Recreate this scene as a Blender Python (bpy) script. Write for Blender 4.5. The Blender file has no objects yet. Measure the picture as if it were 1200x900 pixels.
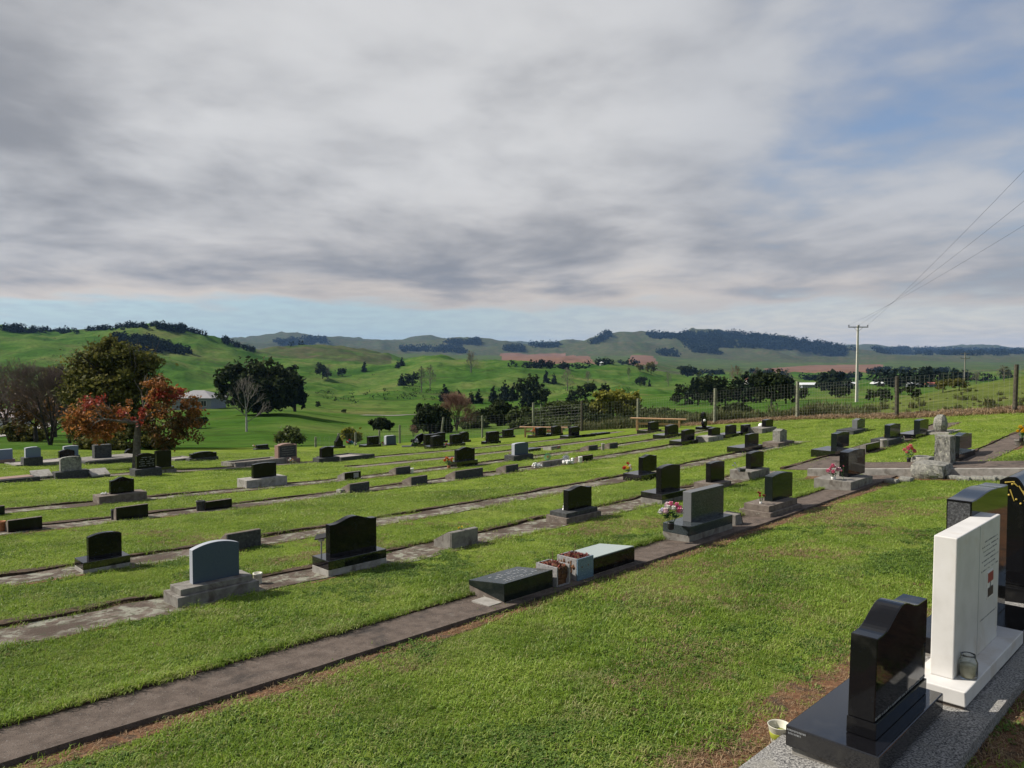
import bpy, bmesh, math, random
import numpy as np
from mathutils import Vector
random.seed(7)
rng = np.random.default_rng(11)
SC = bpy.context.scene
COL = SC.collection

# ------------------------------------------------------------------ camera
CZ = 2.65                                   # eye above the lawn at the photographer's feet
FPX = 900.0                                 # focal length for a 1200 px wide picture
PITCH = math.atan(34 / FPX)
cam_d = bpy.data.cameras.new('camera')
cam_d.sensor_width = 36.0
cam_d.lens = 36.0 * FPX / 1200.0
cam_d.clip_start = 0.05
cam_d.clip_end = 40000
cam = bpy.data.objects.new('camera', cam_d)
cam.location = (0, 0, CZ)
cam.rotation_euler = (math.pi / 2 - PITCH, 0, 0)
COL.objects.link(cam)
SC.camera = cam

# ------------------------------------------------------------------ sun, sky, exposure
SUN_EL = math.radians(40)
SUN_H = Vector((-0.985, 0.17)).normalized()  # horizontal direction towards the sun
SUN_DIR = Vector((SUN_H.x * math.cos(SUN_EL), SUN_H.y * math.cos(SUN_EL), math.sin(SUN_EL)))
sun_d = bpy.data.lights.new('sun', 'SUN')
sun_d.energy = 3.5
sun_d.angle = math.radians(0.6)
sun_d.color = (1.0, 0.935, 0.84)
sun = bpy.data.objects.new('sun', sun_d)
sun.rotation_euler = SUN_DIR.to_track_quat('Z', 'Y').to_euler()
COL.objects.link(sun)
SC.view_settings.view_transform = 'Standard'
SC.view_settings.look = 'None'
SC.view_settings.gamma = 1.0
SC.view_settings.use_curve_mapping = False
SC.view_settings.exposure = 0.9

W = bpy.data.worlds.new('World')
SC.world = W
W.use_nodes = True


class NT:
    """tiny node-tree helper"""
    def __init__(s, tree):
        s.t = tree
        s.n = tree.nodes
        s.l = tree.links

    def new(s, kind, **kw):
        nd = s.n.new(kind)
        for k, v in kw.items():
            setattr(nd, k, v)
        return nd

    def put(s, sock, v):
        if v is None:
            return
        if hasattr(v, 'is_output') or isinstance(v, bpy.types.NodeSocket):
            s.l.new(v, sock)
        else:
            if isinstance(v, (tuple, list)) and len(v) == 3 and sock.type == 'RGBA':
                v = (*v, 1)
            sock.default_value = v

    def math(s, op, a, b=None, c=None, clamp=False):
        nd = s.new('ShaderNodeMath', operation=op, use_clamp=clamp)
        for i, v in enumerate((a, b, c)):
            s.put(nd.inputs[i], v)
        return nd.outputs[0]

    def smooth(s, v, a, b):
        nd = s.new('ShaderNodeMapRange', interpolation_type='SMOOTHSTEP')
        s.put(nd.inputs[0], v)
        s.put(nd.inputs[1], a)
        s.put(nd.inputs[2], b)
        return nd.outputs[0]

    def noise(s, vec, scale, detail=4, rough=.55, dist=0.0, out='Fac', dims='3D'):
        nd = s.new('ShaderNodeTexNoise', noise_dimensions=dims)
        s.put(nd.inputs['Vector'], vec)
        nd.inputs['Scale'].default_value = scale
        nd.inputs['Detail'].default_value = detail
        nd.inputs['Roughness'].default_value = rough
        nd.inputs['Distortion'].default_value = dist
        return nd.outputs[0 if out == 'Fac' else 1]

    def mix(s, f, a, b, blend='MIX'):
        nd = s.new('ShaderNodeMix', data_type='RGBA', blend_type=blend)
        s.put(nd.inputs[0], f)
        s.put(nd.inputs[6], a)
        s.put(nd.inputs[7], b)
        return nd.outputs[2]

    def ramp(s, f, stops):
        nd = s.new('ShaderNodeValToRGB')
        e = nd.color_ramp.elements
        while len(e) < len(stops):
            e.new(.5)
        for el, (p, c) in zip(e, stops):
            el.position = p
            el.color = (*c, 1) if len(c) == 3 else c
        s.put(nd.inputs[0], f)
        return nd.outputs[0]

    def xyz(s, vec):
        nd = s.new('ShaderNodeSeparateXYZ')
        s.put(nd.inputs[0], vec)
        return nd.outputs

    def comb(s, x, y, z):
        nd = s.new('ShaderNodeCombineXYZ')
        for i, v in enumerate((x, y, z)):
            s.put(nd.inputs[i], v)
        return nd.outputs[0]


def build_world():
    n = NT(W.node_tree)
    for nd in list(n.n):
        n.n.remove(nd)
    out = n.new('ShaderNodeOutputWorld')
    bg = n.new('ShaderNodeBackground')
    sky = n.new('ShaderNodeTexSky', sky_type='NISHITA')
    sky.sun_disc = False
    sky.sun_elevation = SUN_EL
    sky.sun_rotation = math.atan2(SUN_H.x, SUN_H.y)
    sky.air_density = 1.0
    sky.dust_density = 0.6
    sky.ozone_density = 1.2
    tc = n.new('ShaderNodeTexCoord')
    d = n.xyz(tc.outputs['Generated'])
    z = n.math('MAXIMUM', d[2], 0.0)
    den = n.math('ADD', z, 0.11)
    X = n.math('DIVIDE', d[0], den)
    Y = n.math('DIVIDE', d[1], den)
    P = n.comb(X, Y, 0.3)
    # slow warp, then long rolls and lumps of the stratocumulus deck
    wv = n.noise(P, 0.55, 2, .5, 0, 'Color')
    wx = n.xyz(wv)
    Xw = n.math('MULTIPLY_ADD', n.math('SUBTRACT', wx[0], .5), .7, X)
    Yw = n.math('MULTIPLY_ADD', n.math('SUBTRACT', wx[1], .5), .6, Y)
    Pr = n.comb(n.math('MULTIPLY_ADD', Xw, .72, n.math('MULTIPLY', Yw, .10)),
                n.math('MULTIPLY_ADD', Yw, .60, n.math('MULTIPLY', Xw, -.12)), 0.7)
    big = n.noise(Pr, 0.75, 2, .45)
    lump = n.noise(Pr, 2.3, 4, .48, 0)
    fine = n.noise(Pr, 7.0, 5, .52, 0)
    fac = n.math('ADD', n.math('MULTIPLY', big, .46),
                 n.math('ADD', n.math('MULTIPLY', lump, .38), n.math('MULTIPLY', fine, .16)))
    # the deck breaks up towards the right and ends far out, low over the hills
    side = n.math('MULTIPLY_ADD', n.math('SUBTRACT', Y, 1.8), -.22, X)
    brk = n.smooth(side, .0, .85)
    brk = n.math('MULTIPLY', brk, n.math('SUBTRACT', 1.0, n.math('MULTIPLY', n.smooth(Y, 2.4, 4.2), .62)))
    edge = n.math('ADD', n.math('MULTIPLY_ADD', n.math('MINIMUM', X, 0.0), -.33, Y), n.math('MULTIPLY', n.math('MAXIMUM', X, 0.0), .28))
    edge = n.math('ADD', edge, n.math('MULTIPLY', n.math('SUBTRACT', lump, .5), 2.2))
    far = n.smooth(edge, 5.6, 6.3)
    cov = n.math('SUBTRACT', n.math('MULTIPLY_ADD', n.math('SUBTRACT', fac, .5), 1.0, 0.70),
                 n.math('MULTIPLY', brk, .25))
    cov = n.smooth(cov, .36, .60)
    cov = n.math('MULTIPLY', cov, n.math('SUBTRACT', 1.0, far))
    # thickness -> grey undersides, thin parts and edges paler
    light = n.math('ADD', n.math('MULTIPLY', lump, .42), n.math('ADD', n.math('MULTIPLY', fine, .14), n.math('MULTIPLY', big, .44)))
    light = n.smooth(light, .37, .66)
    low = n.smooth(Y, 2.6, 5.0)
    c_dark = n.mix(low, (.152, .158, .172), (.142, .150, .168))
    c_light = n.mix(low, (.355, .356, .362), (.335, .318, .304))
    ccol = n.mix(light, c_dark, c_light)
    ccol = n.mix(n.math('MULTIPLY', n.smooth(edge, 4.7, 5.9), .62), ccol, (.395, .345, .295))
    ccol = n.mix(n.math('MULTIPLY', brk, .45), ccol, (.200, .220, .258))
    skyc = n.mix(1.0, sky.outputs[0], (0.058, 0.063, 0.070), 'MULTIPLY')
    skyc = n.mix(.30, skyc, (.150, .180, .230))
    # pale band right above the hills, creamier to the right
    hz = n.math('SUBTRACT', 1.0, n.smooth(d[2], .0, .14))
    skyc = n.mix(n.math('MULTIPLY', hz, .70), skyc, n.mix(n.smooth(X, -1.5, 2.5), (.245, .325, .335), (.455, .400, .345)))
    veil = n.math('MULTIPLY', n.smooth(fine, .3, .7), .30)
    skyc = n.mix(veil, skyc, (.195, .215, .26))
    col = n.mix(cov, skyc, ccol)
    col = n.mix(1.0, col, (10.0, 10.0, 10.0), 'MULTIPLY')
    n.l.new(col, bg.inputs[0])
    bg.inputs[1].default_value = 0.1
    n.l.new(bg.outputs[0], out.inputs[0])


build_world()

# ------------------------------------------------------------------ terrain heights
HC = (2.65399312, -2.46752492e-02, 3.26090873e-02, -1.74683262e-03, -8.60586369e-04, 4.68030590e-04)
TX = TY = NY = math.sqrt(.5)                # rows of graves run along t, n points uphill-left, away
NX = -TX


def lawn_h(x, y):
    """height of the sloping cemetery lawn"""
    x = np.clip(x, -34, 30)
    y = np.clip(y, -12, 66)
    return CZ - (HC[0] + HC[1] * x + HC[2] * y + HC[3] * x * x + HC[4] * x * y + HC[5] * y * y)


def hash2(ix, iy, seed):
    h = (ix * 374761393 + iy * 668265263 + seed * 974634777) & 0xFFFFFFFF
    h = ((h ^ (h >> 13)) * 1274126177) & 0xFFFFFFFF
    return ((h ^ (h >> 16)) & 0xFFFF) / 65535.0


def vnoise(x, y, seed=0):
    ix = np.floor(x).astype(np.int64)
    iy = np.floor(y).astype(np.int64)
    fx = x - ix
    fy = y - iy
    fx = fx * fx * fx * (fx * (fx * 6 - 15) + 10)
    fy = fy * fy * fy * (fy * (fy * 6 - 15) + 10)
    a = hash2(ix, iy, seed)
    b = hash2(ix + 1, iy, seed)
    c = hash2(ix, iy + 1, seed)
    d = hash2(ix + 1, iy + 1, seed)
    return (a + (b - a) * fx) * (1 - fy) + (c + (d - c) * fx) * fy - .5


def fbm(x, y, wl, octv=4, seed=0, ridged=False):
    s = 0
    a = 1.0
    for o in range(octv):
        v = vnoise(x / wl + 17.3 * o, y / wl - 9.1 * o, seed + o)
        s = s + a * ((.25 - abs(v)) * 2 if ridged else v)
        a *= .5
        wl *= .47
    return s


# valley and hills: bearing (as picture column from the camera) -> depth, eye-line offset
COLS = np.arange(-500, 1701, 4.0)


def prof(d, blur=3):
    k = sorted(d)
    v = np.interp(COLS, k, [d[i] for i in k])
    g = np.exp(-.5 * (np.arange(-9, 10) / blur) ** 2)
    g /= g.sum()
    return np.convolve(np.pad(v, 9, mode='edge'), g, 'valid')


EDGE_D = prof({-500: 33, 0: 41, 100: 44, 200: 48, 300: 51, 370: 51, 416: 53, 515: 56, 565: 59, 625: 59,
               682: 55.5, 748: 50.2, 838: 45.6, 935: 42, 1052: 35.3, 1190: 31.8, 1300: 29, 1700: 22})
LAY = [
    ({-500: 55, 0: 60, 300: 74, 450: 82, 620: 86, 700: 80, 850: 64, 950: 57, 1050: 53, 1200: 50, 1700: 45},
     {-500: 517, 0: 517, 200: 516, 300: 511, 400: 513, 500: 508, 600: 500, 700: 494, 800: 489, 900: 484, 1000: 479, 1040: 471, 1080: 462, 1120: 455, 1160: 448, 1200: 441, 1400: 412, 1700: 400}),
    ({-500: 105, 0: 110, 300: 122, 450: 140, 620: 140, 800: 125, 950: 100, 1700: 90},
     {-500: 500, 0: 500, 130: 497, 200: 494, 260: 489, 300: 486, 340: 484, 370: 489, 420: 494, 500: 494, 600: 489, 700: 484, 800: 480, 900: 475, 1000: 471, 1100: 466, 1200: 462, 1700: 440}),
    ({-500: 215, 0: 215, 1700: 215},
     {-500: 476, 0: 480, 200: 474, 240: 473, 300: 473, 350: 477, 400: 482, 450: 484, 500: 483, 600: 479, 700: 474, 800: 471, 900: 466, 1000: 463, 1100: 460, 1200: 457, 1700: 450}),
    ({-500: 420, 0: 420, 1700: 420},
     {-500: 450, 0: 450, 100: 449, 200: 452, 300: 456, 360: 452, 400: 461, 450: 459, 500: 463, 560: 459, 600: 461, 700: 459, 800: 458, 900: 456, 1000: 455, 1200: 451, 1700: 445}),
    ({-500: 610, 0: 610, 1700: 610},
     {-500: 410, 0: 412, 60: 408, 100: 411, 150: 407, 200: 416, 260: 430, 300: 437, 350: 431, 400: 441, 440: 437, 470: 438, 500: 432, 550: 436, 600: 434, 650: 440, 700: 441, 740: 442, 800: 449, 900: 449, 1200: 446, 1700: 440}),
    ({-500: 770, 0: 770, 1700: 770},
     {-500: 388, 0: 384, 60: 389, 100: 387, 130: 383, 170: 381, 200: 382, 240: 391, 280: 405, 300: 414, 350: 419, 400: 424, 450: 429, 480: 421, 500: 414, 520: 415, 550: 420, 575: 423, 610: 421, 640: 427, 680: 433, 700: 431, 730: 433, 770: 439, 800: 444, 900: 445, 1200: 442, 1700: 436}),
    ({-500: 1050, 0: 1050, 1700: 1050},
     {-500: 396, 0: 394, 200: 392, 240: 401, 280: 412, 300: 413, 340: 409, 370: 406, 400: 408, 440: 413, 455: 419, 480: 425, 500: 423, 600: 429, 650: 430, 700: 432, 800: 440, 900: 441, 1000: 440, 1200: 438, 1700: 430}),
    ({-500: 1600, 0: 1600, 1700: 1600},
     {-500: 402, 0: 402, 300: 418, 450: 421, 600: 424, 660: 421, 700: 425, 750: 424, 800: 433, 900: 435, 1000: 435, 1200: 434, 1700: 428}),
    ({-500: 2500, 0: 2500, 1700: 2500},
     {-500: 406, 0: 406, 300: 413, 450: 415, 600: 417, 650: 417, 700: 419, 750: 419, 800: 424, 900: 427, 960: 427, 1000: 427, 1050: 425, 1100: 425, 1200: 426, 1700: 420}),
    ({-500: 3300, 0: 3300, 1700: 3300},
     {-500: 403, 0: 404, 300: 404, 450: 406, 600: 409, 650: 410, 700: 407, 750: 402, 800: 403, 860: 410, 900: 414, 1000: 418, 1050: 416, 1100: 420, 1200: 420, 1700: 414}),
    ({-500: 4200, 0: 4200, 1700: 4200},
     {-500: 400, 0: 400, 250: 399, 290: 397, 350: 395, 380: 394, 410: 398, 450: 398, 480: 395, 530: 394, 560: 394, 600: 400, 640: 403, 680: 402, 700: 395, 740: 388, 800: 387, 850: 389, 900: 394, 950: 400, 980: 403, 1000: 407, 1030: 413, 1060: 416, 1200: 418, 1700: 412}),
    ({-500: 5200, 0: 5200, 1700: 5200},
     {-500: 408, 0: 408, 250: 406, 600: 408, 740: 400, 850: 400, 1000: 412, 1200: 420, 1700: 415}),
    ({-500: 7000, 0: 7000, 1700: 7000},
     {-500: 402, 0: 402, 250: 398, 300: 398, 340: 399, 400: 401, 600: 404, 900: 406, 980: 407, 1020: 406, 1040: 406, 1080: 409, 1100: 410, 1130: 407, 1170: 406, 1200: 410, 1300: 405, 1700: 404}),
    ({-500: 9500, 0: 9500, 1700: 9500},
     {-500: 412, 1700: 414}),
]
LD = np.stack([EDGE_D] + [prof(a) for a, b in LAY])       # depth of each control line
_u = (COLS - 600) / FPX
_ev = (CZ - lawn_h(_u * EDGE_D, EDGE_D)) / EDGE_D
LV = np.stack([_ev] + [(prof(b) - 416) / FPX for a, b in LAY])


def terr(x, y, rough=True):
    """height of the ground anywhere"""
    x = np.asarray(x, float)
    y = np.asarray(y, float)
    shp = x.shape
    x = x.ravel()
    y = y.ravel()
    r = np.hypot(x, y)
    d = np.maximum(np.maximum(y, r * .62), .3)
    px = np.clip(600 + FPX * x / d, -499, 1699)
    f = (px - COLS[0]) / 4.0
    i = np.clip(f.astype(int), 0, len(COLS) - 2)
    f = f - i
    D = LD[:, i] * (1 - f) + LD[:, i + 1] * f
    V = LV[:, i] * (1 - f) + LV[:, i + 1] * f
    L = np.log(D)
    h = np.diff(L, axis=0)
    s = np.diff(V, axis=0) / h
    m = np.zeros_like(V)
    ok = s[:-1] * s[1:] > 0
    w1 = 2 * h[1:] + h[:-1]
    w2 = h[1:] + 2 * h[:-1]
    with np.errstate(divide='ignore', invalid='ignore'):
        hm = (w1 + w2) / (w1 / s[:-1] + w2 / s[1:])
    m[1:-1] = np.where(ok, hm, 0)
    m[0] = s[0]
    ld = np.log(d)
    k = np.clip((ld[None, :] >= L).sum(0) - 1, 0, len(L) - 2)
    j = np.arange(len(x))
    hh = h[k, j]
    t = np.clip((ld - L[k, j]) / hh, 0, 1)
    v = (2 * t ** 3 - 3 * t * t + 1) * V[k, j] + (t ** 3 - 2 * t * t + t) * hh * m[k, j] + (-2 * t ** 3 + 3 * t * t) * V[k + 1, j] + (t ** 3 - t * t) * hh * m[k + 1, j]
    z = CZ - v * d
    near = d < D[0]
    zl = lawn_h(x, y)
    z = np.where(near, zl, z)
    if rough:
        a = np.clip((d - D[0]) / 40, 0, 1)
        z = z + a * .25 * fbm(x, y, 14, 3, 3)
        a2 = np.clip((d - 130) / 300, 0, 1) * (d < 1800)
        z = z + a2 * (7.5 * fbm(x, y, 110, 4, 5) + 4.4 * (fbm(x, y, 46, 4, 15, True) - .3))
        a3 = np.clip((d - 2400) / 900, 0, 1)
        z = z + a3 * (62 * (fbm(x, y, 700, 5, 9, True) - .42) + 20 * fbm(x, y, 240, 3, 29))
    return z.reshape(shp)


def tz(x, y):
    return float(terr(np.array([x]), np.array([y]))[0])


_cp, _sp = math.cos(PITCH), math.sin(PITCH)
_T = np.exp(np.linspace(math.log(2.0), math.log(9000), 2600))


def ray(px, py):
    X = (px - 600) / FPX
    Y = (450 - py) / FPX
    dy = _cp + Y * _sp
    return X / dy, (-_sp + Y * _cp) / dy     # x/y and z/y


def at(px, py, lift=0.0):
    """point where the line of sight through a picture point meets the ground (raised by lift)"""
    u, w = ray(px, py)
    g = terr(u * _T, _T) + lift
    hit = np.nonzero(CZ + w * _T < g)[0]
    if len(hit) == 0:
        return None
    i = max(hit[0], 1)
    f0 = CZ + w * _T[i - 1] - g[i - 1]
    f1 = CZ + w * _T[i] - g[i]
    b = _T[i - 1] + (_T[i] - _T[i - 1]) * f0 / (f0 - f1)
    return Vector((u * b, b, CZ + w * b))


def at_many(px, py):
    """same for many picture points on the far land"""
    out = []
    T = np.exp(np.linspace(math.log(250), math.log(9000), 520))
    for i in range(0, len(px), 250):
        u, w = ray(px[i:i + 250], py[i:i + 250])
        f = CZ + w[:, None] * T - terr(u[:, None] * T, np.broadcast_to(T, (len(u), len(T))))
        neg = f < 0
        k = np.maximum(neg.argmax(1), 1)
        r = np.arange(len(u))
        a, b = f[r, k - 1], f[r, k]
        t = T[k - 1] + (T[k] - T[k - 1]) * np.clip(a / (a - b + 1e-12), 0, 1)
        q = np.stack([u * t, t, CZ + w * t], 1)
        out.append(q[neg.any(1) & ~neg[:, 0]])
    return np.vstack(out)


def on(px, depth):
    x = (px - 600) / FPX * depth
    return Vector((x, depth, tz(x, depth)))


def proj(p):
    y = p[1]
    z = p[2] - CZ
    dep = y * _cp - z * _sp
    up = y * _sp + z * _cp
    return 600 + FPX * p[0] / dep, 450 - FPX * up / dep


def solve(fun, target, a, b):
    """bisection on a monotone function"""
    fa = fun(a) - target
    for _ in range(48):
        m_ = .5 * (a + b)
        fm = fun(m_) - target
        if (fm > 0) == (fa > 0):
            a = m_
        else:
            b = m_
    return .5 * (a + b)

# ------------------------------------------------------------------ mesh and object helpers
class MB:
    """collects shapes, builds ONE mesh object"""
    def __init__(s):
        s.v = []
        s.f = []

    def add(s, v, f):
        o = len(s.v)
        s.v += [tuple(p) for p in v]
        s.f += [tuple(i + o for i in q) for q in f]
        return s

    def box(s, x0, x1, y0, y1, z0, z1):
        return s.add([(x0, y0, z0), (x1, y0, z0), (x1, y1, z0), (x0, y1, z0), (x0, y0, z1), (x1, y0, z1), (x1, y1, z1), (x0, y1, z1)],
                     [(3, 2, 1, 0), (4, 5, 6, 7), (0, 1, 5, 4), (1, 2, 6, 5), (2, 3, 7, 6), (3, 0, 4, 7)])

    def prism(s, pts, a, b, axis='y'):
        """pts: outline (x,z) swept along y, or (y,z) swept along x"""
        n = len(pts)
        if axis == 'y':
            v = [(p, a, q) for p, q in pts] + [(p, b, q) for p, q in pts]
        elif axis == 'x':
            v = [(a, p, q) for p, q in pts] + [(b, p, q) for p, q in pts]
        else:
            v = [(p, q, a) for p, q in pts] + [(p, q, b) for p, q in pts]
        f = [tuple(range(n)), tuple(range(2 * n - 1, n - 1, -1))]
        f += [(i, i + n, (i + 1) % n + n, (i + 1) % n) for i in range(n)]
        return s.add(v, f)

    def tube(s, p0, p1, r0, r1, n=6, cap=True):
        p0 = Vector(p0)
        p1 = Vector(p1)
        d = (p1 - p0)
        if d.length < 1e-6:
            return s
        d.normalize()
        a = d.orthogonal().normalized()
        b = d.cross(a)
        v = []
        for p, r in ((p0, r0), (p1, r1)):
            for i in range(n):
                t = 2 * math.pi * i / n
                v.append(p + a * (r * math.cos(t)) + b * (r * math.sin(t)))
        f = [(i, (i + 1) % n, (i + 1) % n + n, i + n) for i in range(n)]
        if cap:
            f += [tuple(range(n - 1, -1, -1)), tuple(range(n, 2 * n))]
        return s.add(v, f)

    def lathe(s, prof_, n=16, c=(0, 0, 0)):
        v = []
        for r, z in prof_:
            for i in range(n):
                t = 2 * math.pi * i / n
                v.append((c[0] + r * math.cos(t), c[1] + r * math.sin(t), c[2] + z))
        f = []
        for k in range(len(prof_) - 1):
            for i in range(n):
                j = (i + 1) % n
                f.append((k * n + i, k * n + j, (k + 1) * n + j, (k + 1) * n + i))
        f.append(tuple(range(n - 1, -1, -1)))
        m = (len(prof_) - 1) * n
        f.append(tuple(range(m, m + n)))
        return s.add(v, f)

    def ball(s, c, r, n=8, m=5, jit=0.0, sq=(1, 1, 1)):
        v = [(c[0], c[1], c[2] - r * sq[2])]
        for k in range(1, m):
            ph = math.pi * k / m - math.pi / 2
            for i in range(n):
                t = 2 * math.pi * i / n
                q = r * (1 + jit * (random.random() - .5))
                v.append((c[0] + q * sq[0] * math.cos(ph) * math.cos(t), c[1] + q * sq[1] * math.cos(ph) * math.sin(t), c[2] + q * sq[2] * math.sin(ph)))
        v.append((c[0], c[1], c[2] + r * sq[2]))
        f = []
        for i in range(n):
            f.append((0, 1 + (i + 1) % n, 1 + i))
            f.append((len(v) - 1, 1 + (m - 2) * n + i, 1 + (m - 2) * n + (i + 1) % n))
        for k in range(m - 2):
            for i in range(n):
                j = (i + 1) % n
                f.append((1 + k * n + i, 1 + k * n + j, 1 + (k + 1) * n + j, 1 + (k + 1) * n + i))
        return s.add(v, f)

    def mesh(s, name, smooth=False):
        me = bpy.data.meshes.new(name)
        me.from_pydata(s.v, [], s.f)
        bm = bmesh.new()
        bm.from_mesh(me)
        bmesh.ops.recalc_face_normals(bm, faces=bm.faces)
        bm.to_mesh(me)
        bm.free()
        if smooth:
            me.polygons.foreach_set('use_smooth', [True] * len(me.polygons))
        return me

    def build(s, name, mat, parent=None, smooth=False, bevel=0.0):
        me = s.mesh(name, smooth)
        me.materials.append(mat)
        o = bpy.data.objects.new(name, me)
        COL.objects.link(o)
        o.parent = parent
        if bevel:
            b = o.modifiers.new('bevel', 'BEVEL')
            b.width = bevel
            b.segments = 2
            b.limit_method = 'ANGLE'
            b.angle_limit = math.radians(40)
        return o


def tag(o, label=None, cat=None, group=None, kind=None):
    if label:
        o['label'] = label
    if cat:
        o['category'] = cat
    if group:
        o['group'] = group
    if kind:
        o['kind'] = kind
    return o


def empty(name, loc, rz=0.0, label=None, cat=None, group=None):
    o = bpy.data.objects.new(name, None)
    o.empty_display_size = .2
    COL.objects.link(o)
    o.location = loc
    o.rotation_euler = (0, 0, rz)
    return tag(o, label, cat, group)


def copy_tree(o, parent=None):
    c = o.copy()
    COL.objects.link(c)
    c.parent = parent
    for ch in list(o.children):
        copy_tree(ch, c)
    return c


def quads_mesh(name, V, attrs=None):
    """V: (N,4,3) array -> mesh of N quads; attrs: face attribute name -> (N,)"""
    n = len(V)
    me = bpy.data.meshes.new(name)
    me.vertices.add(4 * n)
    me.vertices.foreach_set('co', np.ascontiguousarray(V, dtype=np.float32).ravel())
    me.loops.add(4 * n)
    me.loops.foreach_set('vertex_index', np.arange(4 * n, dtype=np.int32))
    me.polygons.add(n)
    me.polygons.foreach_set('loop_start', np.arange(0, 4 * n, 4, dtype=np.int32))
    me.polygons.foreach_set('loop_total', np.full(n, 4, dtype=np.int32))
    me.update(calc_edges=True)
    for k, a in (attrs or {}).items():
        at_ = me.attributes.new(k, 'FLOAT', 'FACE')
        at_.data.foreach_set('value', np.asarray(a, dtype=np.float32))
    return me


# ------------------------------------------------------------------ materials
def new_mat(name):
    m = bpy.data.materials.new(name)
    m.use_nodes = True
    n = NT(m.node_tree)
    b = n.n['Principled BSDF']
    return m, n, b


def pmat(name, cols, scale=6, rough=.8, bump=.2, bscale=None, detail=6, spec=.4, metal=0.0, world=False, lo=.3, hi=.7, patch=None, coat=0.0, rvar=0.0, bdist=.01):
    """noise-mottled surface; patch = (colour, scale, lo, hi) adds stains / lichen with a shape of their own"""
    m, n, b = new_mat(name)
    if world:
        vec = n.new('ShaderNodeNewGeometry').outputs['Position']
    else:
        vec = n.new('ShaderNodeTexCoord').outputs['Object']
    f = n.noise(vec, scale, detail, .6, .2)
    st = [(lo + (hi - lo) * i / max(1, len(cols) - 1), c) for i, c in enumerate(cols)]
    c = n.ramp(f, st)
    for p in (patch or []):
        q = n.noise(vec, p[1], 7, .62, .4)
        c = n.mix(n.smooth(q, p[2], p[3]), c, p[0])
    n.put(b.inputs['Base Color'], c)
    if rvar:
        rr = n.math('MULTIPLY_ADD', n.noise(vec, scale * .6, 5), rvar, rough - rvar / 2)
        n.put(b.inputs['Roughness'], rr)
    else:
        b.inputs['Roughness'].default_value = rough
    b.inputs['Specular IOR Level'].default_value = spec
    b.inputs['Metallic'].default_value = metal
    b.inputs['Coat Weight'].default_value = coat
    if bump:
        bn = n.new('ShaderNodeBump')
        bn.inputs['Strength'].default_value = bump
        bn.inputs['Distance'].default_value = bdist
        n.put(bn.inputs['Height'], n.noise(vec, bscale or scale * 3, 6, .65))
        n.put(b.inputs['Normal'], bn.outputs[0])
    return m


def flat(name, col, rough=.6, metal=0.0, spec=.4):
    c2 = tuple(x * .78 for x in col)
    return pmat(name, [c2, col], 14, rough, .12, 40, 4, spec, metal, bdist=.003)


def granite(name, base, speck, speck2, rough=.09, scale=220, amt=.62, spec=.24):
    m, n, b = new_mat(name)
    vec = n.new('ShaderNodeTexCoord').outputs['Object']
    f1 = n.noise(vec, scale, 3, .7)
    f2 = n.noise(vec, scale * .45, 3, .7)
    c = n.mix(n.smooth(f1, amt, amt + .06), base, speck)
    c = n.mix(n.smooth(f2, amt + .03, amt + .1), c, speck2)
    # faint dust and water marks
    st = n.noise(vec, 3.5, 6, .6, .5)
    c = n.mix(n.math('MULTIPLY', n.smooth(st, .52, .75), .10), c, (.12, .115, .10))
    n.put(b.inputs['Base Color'], c)
    n.put(b.inputs['Roughness'], n.math('MULTIPLY_ADD', n.smooth(st, .45, .7), .10, rough))
    b.inputs['Specular IOR Level'].default_value = spec
    bn = n.new('ShaderNodeBump')
    bn.inputs['Strength'].default_value = .02
    bn.inputs['Distance'].default_value = .002
    n.put(bn.inputs['Height'], st)
    n.put(b.inputs['Normal'], bn.outputs[0])
    return m


def leaf_mat(name, stops, trans=.35, rough=.6, wscale=.35, spec=.25):
    """leaf colour from the leaf's own tint; some light passes through"""
    m, n, b = new_mat(name)
    t = n.new('ShaderNodeAttribute', attribute_name='tint').outputs['Fac']
    pos = n.new('ShaderNodeNewGeometry').outputs['Position']
    w = n.noise(pos, wscale, 3, .5)
    f = n.math('ADD', n.math('MULTIPLY', t, .75), n.math('MULTIPLY', w, .25))
    c = n.ramp(f, stops)
    n.put(b.inputs['Base Color'], c)
    b.inputs['Roughness'].default_value = rough
    b.inputs['Specular IOR Level'].default_value = spec
    tr = n.new('ShaderNodeBsdfTranslucent')
    n.put(tr.inputs[0], c)
    mx = n.new('ShaderNodeMixShader')
    mx.inputs[0].default_value = trans
    n.l.new(b.outputs[0], mx.inputs[1])
    n.l.new(tr.outputs[0], mx.inputs[2])
    n.l.new(mx.outputs[0], n.n['Material Output'].inputs[0])
    return m


MT = {}
MT['black'] = granite('polished_black_granite', (.0055, .0055, .0065), (.030, .030, .033), (.012, .012, .014), .05, 260, .66)
MT['blackb'] = granite('mirror_polished_black_granite', (.0065, .0065, .008), (.030, .030, .033), (.012, .012, .014), .05, 260, .66, 1.0)
MT['black2'] = granite('honed_black_granite', (.007, .007, .0075), (.03, .03, .032), (.012, .012, .012), .14, 240, .64)
MT['green'] = granite('dark_green_granite', (.009, .013, .012), (.036, .044, .040), (.006, .008, .008), .12, 230, .58)
MT['speck'] = granite('speckled_grey_granite', (.026, .034, .038), (.13, .15, .16), (.008, .010, .012), .16, 150, .54)
MT['blue'] = granite('blue_grey_granite', (.055, .078, .108), (.13, .16, .20), (.03, .042, .06), .30, 200, .57)
MT['bluelight'] = granite('pale_blue_grey_granite', (.13, .17, .24), (.22, .26, .33), (.09, .12, .17), .38, 200, .57)
MT['blueedge'] = granite('sawn_pale_granite_edge', (.34, .36, .40), (.44, .46, .50), (.25, .27, .31), .6, 200, .57)
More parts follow.
